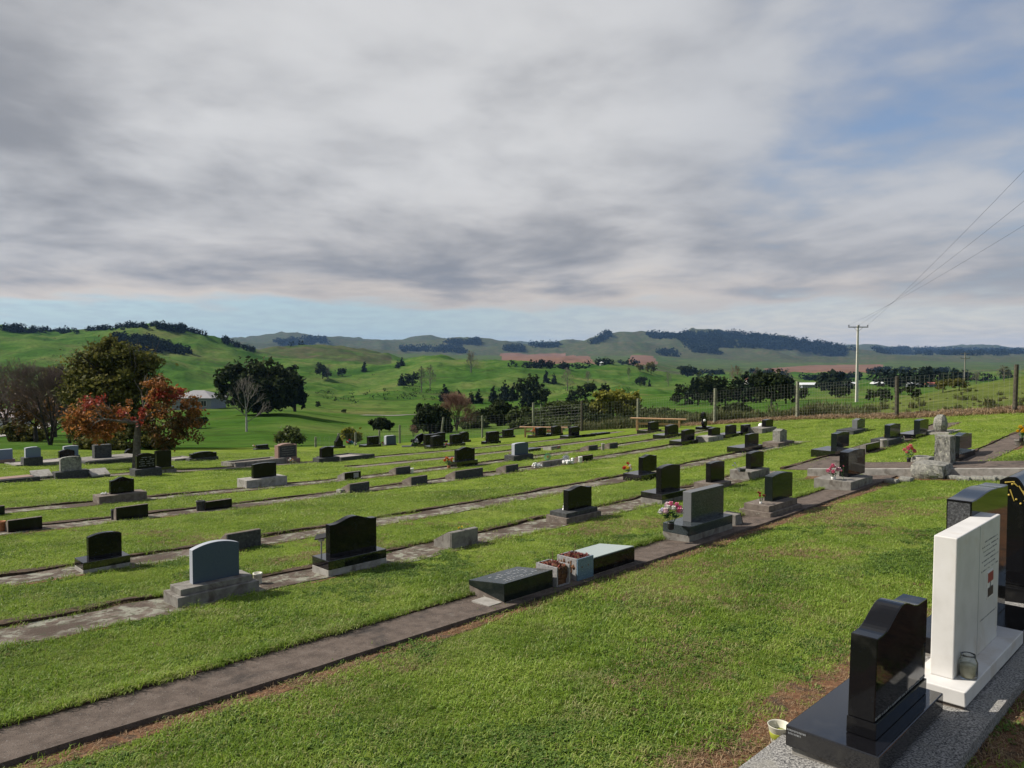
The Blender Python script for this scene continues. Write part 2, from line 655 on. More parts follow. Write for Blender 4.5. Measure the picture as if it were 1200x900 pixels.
MT['greyedge'] = granite('sawn_grey_granite_edge', (.13, .135, .14), (.20, .205, .21), (.08, .085, .09), .5, 200, .57)
MT['sawn'] = pmat('rock_pitched_granite', [(.015, .015, .017), (.045, .047, .05), (.11, .115, .12)], 60, .8, .7, 90, bdist=.012)
MT['pink'] = pmat('weathered_red_granite', [(.12, .07, .055), (.24, .15, .12), (.30, .21, .17)], 50, .6, .2, 120)
MT['old'] = pmat('lichened_grey_stone', [(.09, .09, .08), (.19, .185, .165), (.27, .26, .225)], 14, .92, .6, 40, patch=[((.36, .36, .28), 18, .56, .66), ((.05, .05, .042), 5, .56, .7)])
MT['oldd'] = pmat('dark_weathered_stone', [(.020, .021, .021), (.045, .047, .047), (.075, .078, .075)], 16, .85, .5, 50, patch=[((.15, .155, .125), 26, .62, .70)])
MT['marble'] = pmat('white_marble', [(.52, .505, .48), (.60, .585, .56), (.64, .625, .605)], 3.2, .55, .06, 60, patch=[((.51, .46, .39), 2.2, .52, .78), ((.44, .43, .40), 34, .66, .78)], bdist=.003)
MT['pale'] = granite('sky_reflection_plate', (.34, .40, .37), (.42, .47, .44), (.28, .33, .31), .12, 120, .58, .8)
MT['conc'] = pmat('grey_concrete', [(.12, .11, .098), (.19, .178, .158), (.24, .228, .203)], 9, .92, .4, 70, patch=[((.085, .070, .058), 4, .50, .75), ((.33, .32, .27), 30, .64, .70)])
MT['concw'] = pmat('pale_concrete', [(.20, .19, .170), (.29, .275, .248), (.35, .335, .305)], 9, .92, .35, 70, patch=[((.13, .115, .095), 4, .52, .75)])
MT['concb'] = pmat('brownish_concrete', [(.085, .068, .055), (.145, .118, .098), (.19, .160, .132)], 10, .94, .4, 80, patch=[((.30, .29, .24), 14, .62, .70)])
MT['concd'] = pmat('dark_concrete_path', [(.062, .046, .036), (.104, .078, .062), (.138, .108, .088)], 7, .95, .9, 120, world=True, bdist=.012, patch=[((.19, .175, .155), 60, .60, .66), ((.030, .025, .022), 45, .60, .66), ((.036, .029, .025), 2.2, .52, .7), ((.17, .16, .14), 3.0, .64, .76)])
MT['lichen'] = pmat('lichen_covered_berm', [(.060, .042, .031), (.115, .086, .066), (.155, .130, .105)], 5, .96, .8, 50, world=True, lo=.36, hi=.62, patch=[((.235, .235, .185), 6, .49, .57), ((.060, .040, .028), 1.3, .48, .60), ((.05, .056, .026), 9, .58, .66)], bdist=.02)
MT['aggr'] = pmat('exposed_aggregate', [(.05, .05, .052), (.19, .185, .175), (.36, .35, .33)], 75, .9, .8, 90, world=True, lo=.38, hi=.60, detail=3, patch=[((.25, .24, .21), 3, .5, .75)], bdist=.008)
MT['soil'] = pmat('orange_brown_soil', [(.055, .026, .012), (.135, .062, .027), (.20, .108, .050)], 16, .97, .8, 45, world=True, patch=[((.045, .03, .018), 5, .5, .66), ((.30, .22, .12), 30, .60, .68)], bdist=.02)
MT['turfshade'] = pmat('shadow_toned_turf_edge', [(.022, .014, .008), (.055, .034, .018), (.10, .062, .032)], 18, .97, .8, 45, world=True, bdist=.02)  # soil brown deepened to stand for shadow below the turf lip
MT['gravel'] = pmat('grave_gravel', [(.14, .12, .11), (.28, .25, .23), (.42, .39, .37)], 60, .95, .8, 60, lo=.38, hi=.62)
MT['white'] = flat('white_glaze', (.80, .79, .76), .35)
MT['cream'] = flat('cream_plastic', (.62, .60, .50), .5)
MT['steel'] = flat('galvanised_steel', (.45, .46, .47), .4, .8)
MT['wire'] = flat('fence_wire', (.27, .28, .26), .6, .0)
MT['darkplastic'] = flat('dark_plastic', (.02, .02, .022), .4)
MT['tileblue'] = pmat('speckled_blue_tile', [(.05, .10, .15), (.10, .17, .23), (.30, .36, .42)], 60, .3, .1, 80, lo=.3, hi=.75)
MT['tilewhite'] = pmat('white_grey_tile', [(.17, .165, .165), (.27, .265, .26), (.36, .35, .34)], 30, .4, .1, 60)
MT['terracotta'] = flat('terracotta', (.42, .17, .075), .8)
MT['gold'] = flat('gilded_paint', (.62, .45, .10), .4, .4)
MT['greypaint'] = flat('grey_letter_paint', (.20, .21, .22), .7)
MT['letter'] = flat('engraved_letter_fill', (.22, .23, .235), .9)
MT['silver'] = flat('silvery_letter_paint', (.26, .27, .28), .5)
MT['redpaint'] = flat('red_enamel', (.30, .03, .04), .4)
MT['navypaint'] = flat('navy_enamel', (.012, .016, .035), .4)
MT['post'] = pmat('weathered_post_wood', [(.10, .105, .075), (.19, .195, .14), (.27, .26, .20)], 9, .9, .4, 50)
MT['postd'] = pmat('dark_post_wood', [(.030, .026, .020), (.062, .054, .040), (.10, .09, .065)], 9, .9, .4, 50)
MT['bench'] = pmat('oiled_bench_timber', [(.28, .15, .075), (.42, .25, .13), (.50, .33, .19)], 12, .7, .25, 40)
MT['pole'] = pmat('pole_concrete', [(.38, .36, .31), (.50, .48, .42), (.56, .54, .48)], 5, .9, .2, 30)
MT['polewood'] = pmat('grey_pole_timber', [(.16, .15, .13), (.25, .24, .215)], 6, .9, .3, 30)
MT['bark'] = pmat('grey_bark', [(.055, .048, .040), (.11, .10, .085), (.17, .16, .135)], 9, .95, .7, 26, bdist=.03)
MT['barkd'] = pmat('dark_bark', [(.022, .018, .015), (.045, .038, .031)], 9, .95, .5, 26)
MT['barkw'] = pmat('pale_birch_bark', [(.17, .16, .14), (.33, .32, .29), (.40, .39, .35)], 12, .9, .3, 30)
MT['twig'] = pmat('purple_brown_twigs', [(.070, .047, .040), (.115, .080, .066)], 2, .95, 0, world=True)
MT['twigb'] = pmat('rusty_brown_twigs', [(.13, .068, .045), (.20, .115, .075)], 2, .95, 0, world=True)
MT['twigg'] = pmat('pale_poplar_twigs', [(.10, .095, .065), (.17, .16, .11)], 1, .95, 0, world=True)
MT['twigw'] = pmat('pale_birch_twigs', [(.10, .09, .075), (.17, .155, .13)], 2, .95, 0, world=True)
MT['l_olive'] = leaf_mat('olive_leaves', [(.1, (.030, .036, .010)), (.4, (.080, .086, .022)), (.7, (.145, .138, .036)), (.95, (.20, .165, .048))], .35, .7, .35, .08)
MT['l_orange'] = leaf_mat('autumn_orange_leaves', [(.08, (.055, .048, .015)), (.30, (.120, .068, .022)), (.52, (.29, .125, .036)), (.72, (.36, .135, .040)), (.95, (.43, .23, .06))], .4)
MT['l_red'] = leaf_mat('autumn_red_leaves', [(.1, (.15, .026, .016)), (.5, (.26, .042, .026)), (.9, (.30, .075, .035))], .4)
MT['l_dark'] = leaf_mat('dark_evergreen_leaves', [(.1, (.010, .016, .007)), (.5, (.024, .036, .013)), (.9, (.050, .066, .022))], .2, .8, .35, .08)
MT['l_conifer'] = leaf_mat('conifer_needles', [(.1, (.008, .014, .010)), (.5, (.018, .028, .018)), (.9, (.034, .048, .028))], .12, .8, .05, .05)
MT['l_green'] = leaf_mat('green_shrub_leaves', [(.1, (.032, .046, .012)), (.5, (.070, .095, .024)), (.9, (.13, .155, .045))], .35)
MT['l_yellow'] = leaf_mat('yellow_autumn_leaves', [(.1, (.070, .085, .014)), (.5, (.18, .185, .026)), (.9, (.33, .29, .042))], .4)
MT['l_scrub'] = leaf_mat('scrub_weeds', [(.05, (.035, .045, .012)), (.45, (.075, .092, .026)), (.75, (.12, .115, .040)), (.95, (.19, .145, .075))], .25)
MT['l_straw'] = leaf_mat('dead_straw', [(.05, (.15, .10, .055)), (.5, (.30, .205, .115)), (.95, (.42, .31, .18))], .25, wscale=2)
MT['l_wood'] = leaf_mat('far_woodland_leaves', [(.05, (.006, .010, .007)), (.5, (.011, .017, .011)), (.95, (.022, .031, .016))], .1, .9, .01, .0)
MT['l_succ'] = leaf_mat('red_succulent_leaves', [(.1, (.05, .012, .012)), (.5, (.15, .03, .028)), (.9, (.24, .07, .05))], .2, wscale=8)


def grass_mat(name, lush):
    m, n, b = new_mat(name)
    pos = n.new('ShaderNodeNewGeometry').outputs['Position']
    rnd = n.new('ShaderNodeObjectInfo').outputs['Random']
    t = n.new('ShaderNodeAttribute', attribute_name='tint').outputs['Fac']
    w = n.noise(pos, .55, 4, .6, .3)
    w2 = n.noise(pos, 1.7, 5, .65, .4)
    f = n.math('ADD', n.math('MULTIPLY', t, .40), n.math('ADD', n.math('MULTIPLY', rnd, .16), n.math('MULTIPLY', n.smooth(w, .30, .70), .44)))
    c = n.ramp(f, lush)
    dry = n.math('MAXIMUM', n.math('MULTIPLY', n.smooth(w2, .49, .66), n.smooth(t, .2, .7)), n.math('MULTIPLY', n.smooth(t, .86, .90), .8))
    c = n.mix(n.math('MULTIPLY', dry, .8), c, (.38, .34, .17))
    n.put(b.inputs['Base Color'], c)
    b.inputs['Roughness'].default_value = .5
    b.inputs['Specular IOR Level'].default_value = .3
    tr = n.new('ShaderNodeBsdfTranslucent')
    n.put(tr.inputs[0], n.mix(.5, c, (.22, .30, .03)))
    mx = n.new('ShaderNodeMixShader')
    mx.inputs[0].default_value = .38
    n.l.new(b.outputs[0], mx.inputs[1])
    n.l.new(tr.outputs[0], mx.inputs[2])
    n.l.new(mx.outputs[0], n.n['Material Output'].inputs[0])
    return m


MT['grass'] = grass_mat('lawn_grass_blades', [(.14, (.055, .108, .012)), (.36, (.158, .260, .027)), (.58, (.245, .350, .046)), (.85, (.37, .45, .095))])


def ground_mat():
    """lawn, pasture, ploughed land and rough slopes; land-use masks are mesh attributes"""
    m, n, b = new_mat('turf_and_pasture')
    pos = n.new('ShaderNodeNewGeometry').outputs['Position']

    def A(k):
        return n.new('ShaderNodeAttribute', attribute_name=k).outputs['Fac']
    lawn = n.ramp(n.noise(pos, 1.1, 8, .65, .3), [(.30, (.082, .126, .016)), (.46, (.120, .172, .025)), (.58, (.152, .202, .035)), (.72, (.190, .228, .052))])
    lawn = n.mix(n.math('MULTIPLY', n.smooth(n.noise(pos, 22, 5, .7), .40, .66), .35), lawn, (.090, .118, .024))
    dryp = n.smooth(n.noise(pos, .42, 6, .62, .5), .56, .72)
    lawn = n.mix(n.math('MULTIPLY', dryp, .35), lawn, (.30, .285, .11))
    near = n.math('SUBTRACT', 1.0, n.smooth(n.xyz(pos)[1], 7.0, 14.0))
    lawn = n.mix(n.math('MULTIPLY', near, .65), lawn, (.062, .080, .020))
    past = n.ramp(n.noise(pos, .020, 7, .6, .4), [(.32, (.028, .070, .012)), (.45, (.050, .106, .018)), (.56, (.084, .134, .030)), (.70, (.14, .15, .052))])
    past = n.mix(n.math('MULTIPLY', n.smooth(n.noise(pos, .30, 6, .65), .42, .70), .45), past, (.016, .032, .008))
    past = n.mix(n.math('MULTIPLY', n.smooth(n.noise(n.comb(n.math('MULTIPLY', n.xyz(pos)[0], .4), n.xyz(pos)[1], n.math('MULTIPLY', n.xyz(pos)[2], 3.0)), .045, 6, .65, .6), .54, .70), .55), past, (.060, .058, .026))
    rough = n.ramp(n.noise(pos, .05, 7, .65, .4), [(.3, (.036, .056, .020)), (.5, (.064, .070, .034)), (.7, (.11, .088, .056))])
    scrub = n.ramp(n.noise(pos, .6, 6, .65), [(.3, (.055, .075, .018)), (.55, (.100, .125, .034)), (.75, (.15, .145, .06))])
    plow = n.ramp(n.noise(pos, .012, 6, .6), [(.3, (.135, .078, .054)), (.7, (.20, .118, .082))])
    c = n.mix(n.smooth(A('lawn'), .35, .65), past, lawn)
    ro = n.math('ADD', A('rough'), n.math('MULTIPLY', n.math('SUBTRACT', n.noise(pos, .03, 5, .6), .5), .9))
    c = n.mix(n.math('MULTIPLY', n.smooth(ro, .35, .75), A('hill')), c, rough)
    c = n.mix(n.smooth(A('scrub'), .3, .7), c, scrub)
    c = n.mix(n.smooth(A('plow'), .4, .6), c, plow)
    n.put(b.inputs['Base Color'], c)
    b.inputs['Roughness'].default_value = 1.0
    b.inputs['Specular IOR Level'].default_value = 0.0
    bn = n.new('ShaderNodeBump')
    bn.inputs['Strength'].default_value = .55
    bn.inputs['Distance'].default_value = .04
    n.put(bn.inputs['Height'], n.noise(pos, 26, 6, .7))
    bn2 = n.new('ShaderNodeBump')
    bn2.inputs['Strength'].default_value = .5
    bn2.inputs['Distance'].default_value = 1.8
    n.put(bn2.inputs['Height'], n.noise(pos, .16, 6, .6))
    n.put(bn2.inputs['Normal'], bn.outputs[0])
    n.put(b.inputs['Normal'], bn2.outputs[0])
    return m


MT['ground'] = ground_mat()


# ------------------------------------------------------------------ the ground, one sheet to the horizon
def inpoly(px, py, poly):
    r = np.zeros(px.shape, bool)
    n = len(poly)
    for i in range(n):
        x0, y0 = poly[i]
        x1, y1 = poly[(i + 1) % n]
        c = ((y0 > py) != (y1 > py)) & (px < (x1 - x0) * (py - y0) / (y1 - y0 + 1e-9) + x0)
        r ^= c
    return r


def build_ground():
    az = np.concatenate([np.linspace(-180, -52, 44)[:-1], np.linspace(-52, -36, 50)[:-1], np.linspace(-36, 36, 470), np.linspace(36, 52, 50)[1:], np.linspace(52, 180, 44)[1:-1]])
    az = np.radians(az)
    rad = np.concatenate([np.linspace(.5, 6, 8)[:-1], np.exp(np.linspace(math.log(6), math.log(9400), 400))])
    A_, R_ = np.meshgrid(az, rad)
    # inside the viewed wedge rings follow equal depth, so crests stay crisp
    x = R_ * np.sin(A_)
    y = R_ * np.cos(A_)
    z = terr(x, y)
    na, nr = len(az), len(rad)
    V = np.stack([x, y, z], -1).reshape(-1, 3)
    V = np.vstack([V, [[0, 0, tz(0, .3)]]])
    i = np.arange(na)
    j = (i + 1) % na
    F = []
    for k in range(nr - 1):
        F.append(np.stack([k * na + i, (k + 1) * na + i, (k + 1) * na + j, k * na + j], 1))
    F = np.vstack(F).tolist()
    F += [(na * nr, int(a), int(b)) for a, b in zip(i, j)]
    me = bpy.data.meshes.new('ground')
    me.from_pydata(V.tolist(), [], F)
    me.polygons.foreach_set('use_smooth', [True] * len(me.polygons))
    # land use
    X, Y, Z = V.T
    d = np.maximum(Y, np.hypot(X, Y) * .62) + 1e-6
    px = np.clip(600 + FPX * X / d, -499, 1699)
    py = 416 - FPX * (Z - CZ) / d
    ed = np.interp(px, COLS, EDGE_D)
    nn = NX * X + NY * Y
    lawn = np.clip((ed + 1.0 - d) / 1.2 + .5, 0, 1)
    rough = np.where(d > 1200, .55, .15) + np.where((d > 650) & (d < 1300), .12, 0)
    rough = np.where(d > 2700, .72, rough)
    rough = rough + np.where((px > 300) & (px < 460) & (d > 800) & (d < 1200), .35, 0)
    hill = np.clip((d - 250) / 300, 0, 1)
    # rank weeds on the verge beyond the wire fence and on the bank to the right
    vw = np.where(px > 700, 7.5, 0) + np.where(px > 1020, 6, 0)
    scrub = ((d > ed + .6) & (d < ed + vw)).astype(float)
    scrub = np.maximum(scrub, np.where((px > 1010) & (d > ed) & (d < 70), .55, 0))
    plow = np.zeros_like(X)
    for poly in ([(585, 414), (690, 417), (700, 430), (640, 431), (590, 424)], [(738, 417), (765, 417), (772, 427), (735, 429)],
                 [(895, 432), (950, 428), (1035, 427), (1030, 437), (965, 444), (905, 442)]):
        plow = np.maximum(plow, (inpoly(px, py, poly) & (d > 1150)).astype(float))
    for k, a in (('lawn', lawn), ('rough', rough), ('hill', hill), ('scrub', scrub), ('plow', plow)):
        t = me.attributes.new(k, 'FLOAT', 'POINT')
        t.data.foreach_set('value', a.astype(np.float32))
    me.materials.append(MT['ground'])
    o = bpy.data.objects.new('ground', me)
    COL.objects.link(o)
    return tag(o, 'green cemetery lawn and rolling pasture hills', 'ground', kind='structure')


build_ground()

# ------------------------------------------------------------------ concrete berms between the lawns
def sn(s, n):
    return s * TX + n * NX, s * TY + n * NY


def to_sn(p):
    return p[0] * TX + p[1] * TY, p[0] * NX + p[1] * NY


def ribbon(name, s0, s1, n0, n1, lift, thick, mat, jit=0.0, step=.12, seed=1, label=None, rag=.0, kind='structure', nn=3, wob=0.0):
    """slab following the slope along the row direction, with worn edges"""
    r = np.random.default_rng(seed)
    k = max(3, int((s1 - s0) / step))
    s = np.linspace(s0, s1, k)
    e0 = n0 + jit * (fbm(s, s * 0 + seed, .9, 4, seed) * 1.4)
    e1 = n1 + jit * (fbm(s, s * 0 + seed + 50, .9, 4, seed + 7) * 1.4)
    rows = [e0 + (e1 - e0) * i / (nn - 1) for i in range(nn)]
    V = []
    for i, n_ in enumerate(rows):
        x, y = sn(s, n_)
        z = lawn_h(x, y) + lift + wob * fbm(s, n_, .8, 3, seed)
        V.append(np.stack([x, y, z], 1))
    for n_ in (rows[0] - .004, rows[-1] + .004):
        x, y = sn(s, n_)
        V.append(np.stack([x, y, lawn_h(x, y) + lift - thick], 1))
    V = np.vstack(V)
    F = []
    i = np.arange(k - 1)
    for a in range(nn - 1):
        F.append(np.stack([a * k + i, a * k + i + 1, (a + 1) * k + i + 1, (a + 1) * k + i], 1))
    F.append(np.stack([nn * k + i, nn * k + i + 1, i + 1, i], 1))
    b = (nn - 1) * k
    F.append(np.stack([b + i, b + i + 1, (nn + 1) * k + i + 1, (nn + 1) * k + i], 1))
    F = np.vstack(F).tolist()
    F.append([nn * k] + [a * k for a in range(nn)] + [(nn + 1) * k])
    F.append([(nn + 1) * k + k - 1] + [a * k + k - 1 for a in range(nn - 1, -1, -1)] + [nn * k + k - 1])
    me = bpy.data.meshes.new(name)
    me.from_pydata(V.tolist(), [], F)
    me.materials.append(mat)
    o = bpy.data.objects.new(name, me)
    COL.objects.link(o)
    return tag(o, label, None, None, kind)


# name, s0, s1, n0, n1, material, edge jitter, lift
BERMS = [
    ('concrete_path', -3.0, 19.3, 6.30, 6.96, 'concd', .022, .050, 'dark concrete berm path in front of the lawn'),
    ('concrete_berm', -4.0, 19.6, 9.32, 10.12, 'lichen', .13, .012, 'lichened concrete berm carrying the blue grey headstone'),
    ('concrete_berm', -4.0, 28.0, 12.30, 13.05, 'lichen', .13, .010, 'lichened concrete berm carrying the leftmost black arched headstone'),
    ('concrete_berm', -4.0, 34.0, 17.05, 17.75, 'lichen', .14, .010, 'concrete berm under the row of low wedge markers'),
    ('concrete_berm', -4.0, 36.0, 20.25, 20.9, 'lichen', .14, .010, 'concrete berm behind the wedge marker row'),
    ('concrete_berm', 16.0, 37.0, 24.1, 24.8, 'concb', .08, .010, 'narrow berm below the wire fence'),
    ('concrete_berm', -2.0, 38.0, 28.2, 28.9, 'concb', .10, .010, 'brown berm under the old grey headstones'),
    ('concrete_berm', 20.0, 33.5, 8.75, 9.55, 'concd', .03, .016, 'dark berm behind the cross path on the right'),
    ('concrete_berm', 20.6, 33.0, 5.15, 6.0, 'concd', .03, .016, 'dark berm on the far right behind the low wall'),
]
for i, (nm, s0, s1, n0, n1, mt, jit, lift, lab) in enumerate(BERMS):
    far_ = n0 > 16
    o = ribbon(nm, s0, s1, n0, n1, lift, .12, MT[mt], jit, .25 if far_ else .09, 20 + i, lab, nn=5, wob=.012 if mt == 'lichen' else 0)
    # worn soil along both edges, the upper strip coloured darker for its shadow
    ribbon('bare_soil', s0, s1, n1 + .012, n1 + (.17 if mt == 'lichen' else .12), lift + (.012 if i == 0 else .028), .09, MT['turfshade'], .05 if i == 0 else .12, .25 if far_ else .08, 60 + i, 'bare brown soil with edge shadow coloured in along the upper edge of a berm', wob=.03)
    ribbon('bare_soil', s0, s1, n0 - (.19 if i == 0 else .06), n0 + .05, .004, .03, MT['soil'], .10, .25 if far_ else .08, 90 + i, 'bare brown soil along the lower edge of a berm')

ribbon('concrete_berm', 2.5, 15.5, 1.40, 2.42, .10, .25, MT['aggr'], .004, .2, 41, 'exposed aggregate berm under the nearest headstones', nn=5)
ribbon('bare_soil', 2.0, 15.5, .55, 1.42, .006, .03, MT['soil'], .14, .1, 42, 'bare soil with dead grass below the nearest berm')
ribbon('bare_soil', 2.0, 8.6, 2.38, 2.80, .006, .03, MT['soil'], .16, .08, 43, 'bare soil with dead grass beside the nearest black base')
ribbon('bare_soil', 8.2, 15.5, 2.38, 2.55, .005, .03, MT['soil'], .10, .08, 44, 'bare soil strip behind the nearest berm')

# the raised cross path with its kerb
XP = MB()
_a = at(946, 559)
_b = at(1216, 560)
XA = np.array([_a.x, _b.x])
XYA = np.array([_a.y, _b.y])


def cross_path():
    d = Vector((_b.x - _a.x, _b.y - _a.y, 0))
    L = d.length
    d.normalize()
    nrm = Vector((-d.y, d.x, 0))
    k = 26
    r = random.Random(3)

    def strip(o0, o1, top, bot, mb):
        ring = []
        for i in range(k + 1):
            p = _a + d * (L * i / k)
            for o_, t in ((o0, bot), (o0, top), (o1, top), (o1, bot)):
                q = p + nrm * o_
                ring.append((q.x, q.y, lawn_h(q.x, q.y) + t))
        f = []
        for i in range(k):
            for c in range(3):
                f.append((4 * i + c, 4 * i + c + 1, 4 * i + 5 + c, 4 * i + 4 + c))
        f += [(0, 1, 2, 3), (4 * k + 3, 4 * k + 2, 4 * k + 1, 4 * k)]
        mb.add(ring, f)
    mb = MB()
    strip(0.0, .16, .20, -.1, mb)
    w = mb.build('low_wall', MT['concw'])
    tag(w, 'low pale concrete kerb wall along the cross path', 'wall')
    mb = MB()
    strip(.162, 1.5, .185, -.1, mb)
    tag(mb.build('concrete_path', MT['concd']), 'dark paved path behind the low kerb wall', None, None, 'structure')
    mb = MB()
    strip(-.45, -.004, .02, -.1, mb)
    tag(mb.build('bare_soil', MT['soil']), 'rough earth in front of the low wall', None, None, 'structure')


cross_path()


def track(name, label, pts, width, mat):
    """unsealed road laid on the land through picture points"""
    P = [at(*q) for q in pts]
    Q = []
    for a, b in zip(P[:-1], P[1:]):
        for k in range(12):
            Q.append(a.lerp(b, k / 12))
    Q.append(P[-1])
    V, F = [], []
    for i, q in enumerate(Q):
        d = (Q[min(i + 1, len(Q) - 1)] - Q[max(i - 1, 0)])
        nrm = Vector((-d.y, d.x, 0)).normalized()
        for k in range(4):
            r = q + nrm * width * (k / 3 - .5)
            V.append((r.x, r.y, tz(r.x, r.y) + .07))
    for i in range(len(Q) - 1):
        for k in range(3):
            F.append((4 * i + k, 4 * i + k + 1, 4 * i + 5 + k, 4 * i + 4 + k))
    me = bpy.data.meshes.new(name)
    me.from_pydata(V, [], F)
    me.materials.append(mat)
    o = bpy.data.objects.new(name, me)
    COL.objects.link(o)
    tag(o, label, None, None, 'structure')


track('road', 'pale gravel lane curving behind the bare trees at left', [(-20, 513), (8, 510), (28, 506), (46, 501), (62, 495)], 2.2, MT['concw'])
track('farm_track', 'farm track crossing the valley floor', [(425, 486.5), (450, 487), (476, 486.5), (500, 485.5)], 2.4, MT['conc'])

# ------------------------------------------------------------------ headstones
ROT = math.pi / 4
TV = Vector((TX, TY, 0))
NV = Vector((NX, NY, 0))


def top_profile(style, w, h, rise):
    """outline (x,z) of a tablet of width w, shoulder height h, crest h+rise"""
    def arc(f, k=22):
        return [(w * i / k, h + rise * f(i / k)) for i in range(k + 1)]
    if style == 'flat':
        up = [(0, h), (w, h)]
    elif style == 'arch':
        up = arc(lambda t: 1 - (2 * t - 1) ** 2)
    elif style == 'ogee':                       # flat shoulders sweeping up to a round crest
        def f(t):
            a = abs(2 * t - 1)
            if a > .86:
                return 0.0
            q = a / .86
            return .5 + .5 * math.cos(math.pi * q)
        up = arc(f, 30)
    elif style == 'step':                       # small square shoulders under an arch
        up = [(0, h), (w * .13, h)] + [(w * (.13 + .74 * i / 18), h + rise * (.25 + .75 * math.sin(math.pi * i / 18) ** .7)) for i in range(19)] + [(w * .87, h), (w, h)]
    elif style == 'round':
        up = [(w * (.5 - .5 * math.cos(math.pi * i / 20)), h + rise * math.sin(math.pi * i / 20) ** .6) for i in range(21)]
    elif style == 'peak':
        up = [(0, h), (w * .18, h + rise * .15), (w * .5, h + rise), (w * .82, h + rise * .15), (w, h)]
    elif style == 'wave':                       # broken scalloped top rising to the right
        pts = [(0, 0), (.05, .25), (.10, .30), (.17, .02), (.25, -.06), (.33, .10), (.42, .50), (.48, .66), (.53, .62), (.58, .34), (.65, .30), (.72, .50), (.80, .92), (.88, 1.12), (.95, 1.08), (1, 1)]
        up = [(w * a, h + rise * b) for a, b in pts]
    elif style == 'leanl':
        up = [(0, h), (w * .25, h + rise * .7), (w * .5, h + rise), (w * .8, h + rise * .75), (w, h * .9)]
    elif style == 'clip':
        up = [(0, h - .0), (w * .12, h + rise), (w * .88, h + rise), (w, h)]
    else:
        up = [(0, h), (w, h)]
    return [(0, 0)] + up + [(w, 0)]


def G(name, label, fl, fr, dep, tiers, tab=None, yo=None, lift=.012, group=None, cat='headstone', bev=.006, lean=0.0, back=None):
    """headstone: fl = picture point of the lower front left corner of its base, fr = column of the lower front
    right corner; tiers = [(height in picture px, material, inset)], tab = (left, right, shoulder row, crest row, style, material, thickness)"""
    P = at(fl[0], fl[1], lift)
    dist = P.y
    Wd = solve(lambda q: proj(P + TV * q)[0], fr, 0, 12)
    e = empty(name, P - Vector((0, 0, .02)), ROT, label, cat, group)
    z = .02
    ins = 0.0
    x0 = 0.0
    first = True
    zb = -.06
    for hp, mat, inset in tiers:
        h = hp * dist / FPX
        ins += inset
        mb = MB()
        mb.box(ins, Wd - ins, ins, dep - ins, zb if first else z, z + h)
        mb.build('base' if len(tiers) == 1 or not first else 'plinth', MT[mat], e, bevel=bev)
        z += h
        if not first:
            pass
        first = False
    if tab:
        xl, xr, ys, yc, style, mat, th = tab
        yo_ = (dep - th) * .5 if yo is None else yo
        Q = P + NV * yo_ + Vector((0, 0, z - .02))
        sl = solve(lambda q: proj(Q + TV * q)[0], xl, -6, 12)
        sr = solve(lambda q: proj(Q + TV * q)[0], xr, -6, 14)
        L = Q + TV * sl
        hs = solve(lambda q: proj(L + Vector((0, 0, q)))[1], ys, 0, 6)
        C = Q + TV * (.5 * (sl + sr))
        if style == 'wave':
            C = Q + TV * sr
        hc = solve(lambda q: proj(C + Vector((0, 0, q)))[1], yc, 0, 6)
        rise = max(.0, hc - hs)
        w = sr - sl
        mb = MB()
        mb.prism([(sl + a, b) for a, b in top_profile(style, w, hs, rise)], yo_, yo_ + th, 'y')
        mb.v = [(a, b + lean * c, c + z - .002) for a, b, c in mb.v]
        t = mb.build('tablet', MT[mat], e, bevel=bev)
        edge_ = {'blue': 'blueedge', 'bluelight': 'blueedge', 'speck': 'greyedge'}.get(mat)
        if edge_:                               # sawn ends and top are paler than the polished faces
            t.data.materials.append(MT[edge_])
            for p_ in t.data.polygons:
                if abs(p_.normal.y) < .5:
                    p_.material_index = 1
        return e, t, (sl, sr, yo_, z, hs, rise)
    return e, None, (0, Wd, 0, z, 0, 0)


def wedge(label, fl, fr, top, dep=.42, mat='concb', face='oldd', group=None, lip=.07, lift=.012, plaque='black', cat='grave marker', name='wedge_marker'):
    """low desk marker: upright back towards the viewer, sloping lettered face on the far side"""
    P = at(fl[0], fl[1], lift)
    Wd = solve(lambda q: proj(P + TV * q)[0], fr, 0, 12)
    h = solve(lambda q: proj(P + Vector((0, 0, q)))[1], top, 0, 3)
    e = empty(name, P - Vector((0, 0, .02)), ROT, label, cat, group)
    mb = MB()
    mb.prism([(0.012, -.05), (0.012, h - .004), (lip, h), (dep, .10), (dep, -.05)], 0, Wd, 'x')
    mb.build('body', MT[mat], e, bevel=.006)
    mb = MB()
    mb.box(.006, Wd - .006, -.006, .010, -.04, h - .008)
    mb.build('back_shade_panel', MT[face], e)  # darker face materials put the shade of the upright back into colour
    if plaque:
        mb = MB()
        dz = (h - .10)
        L = dep - lip
        nx, nz = dz / math.hypot(dz, L), L / math.hypot(dz, L)
        a, b = .12, .88
        pts = [(lip + L * a, h - dz * a), (lip + L * b, h - dz * b)]
        pts = [(pts[0][0] + nx * .001, pts[0][1] + nz * .001), (pts[1][0] + nx * .001, pts[1][1] + nz * .001),
               (pts[1][0] + nx * .014, pts[1][1] + nz * .014), (pts[0][0] + nx * .014, pts[0][1] + nz * .014)]
        mb.prism(pts, Wd * .08, Wd * .92, 'x')
        mb.build('plaque', MT[plaque], e)
    return e


B = 'black'
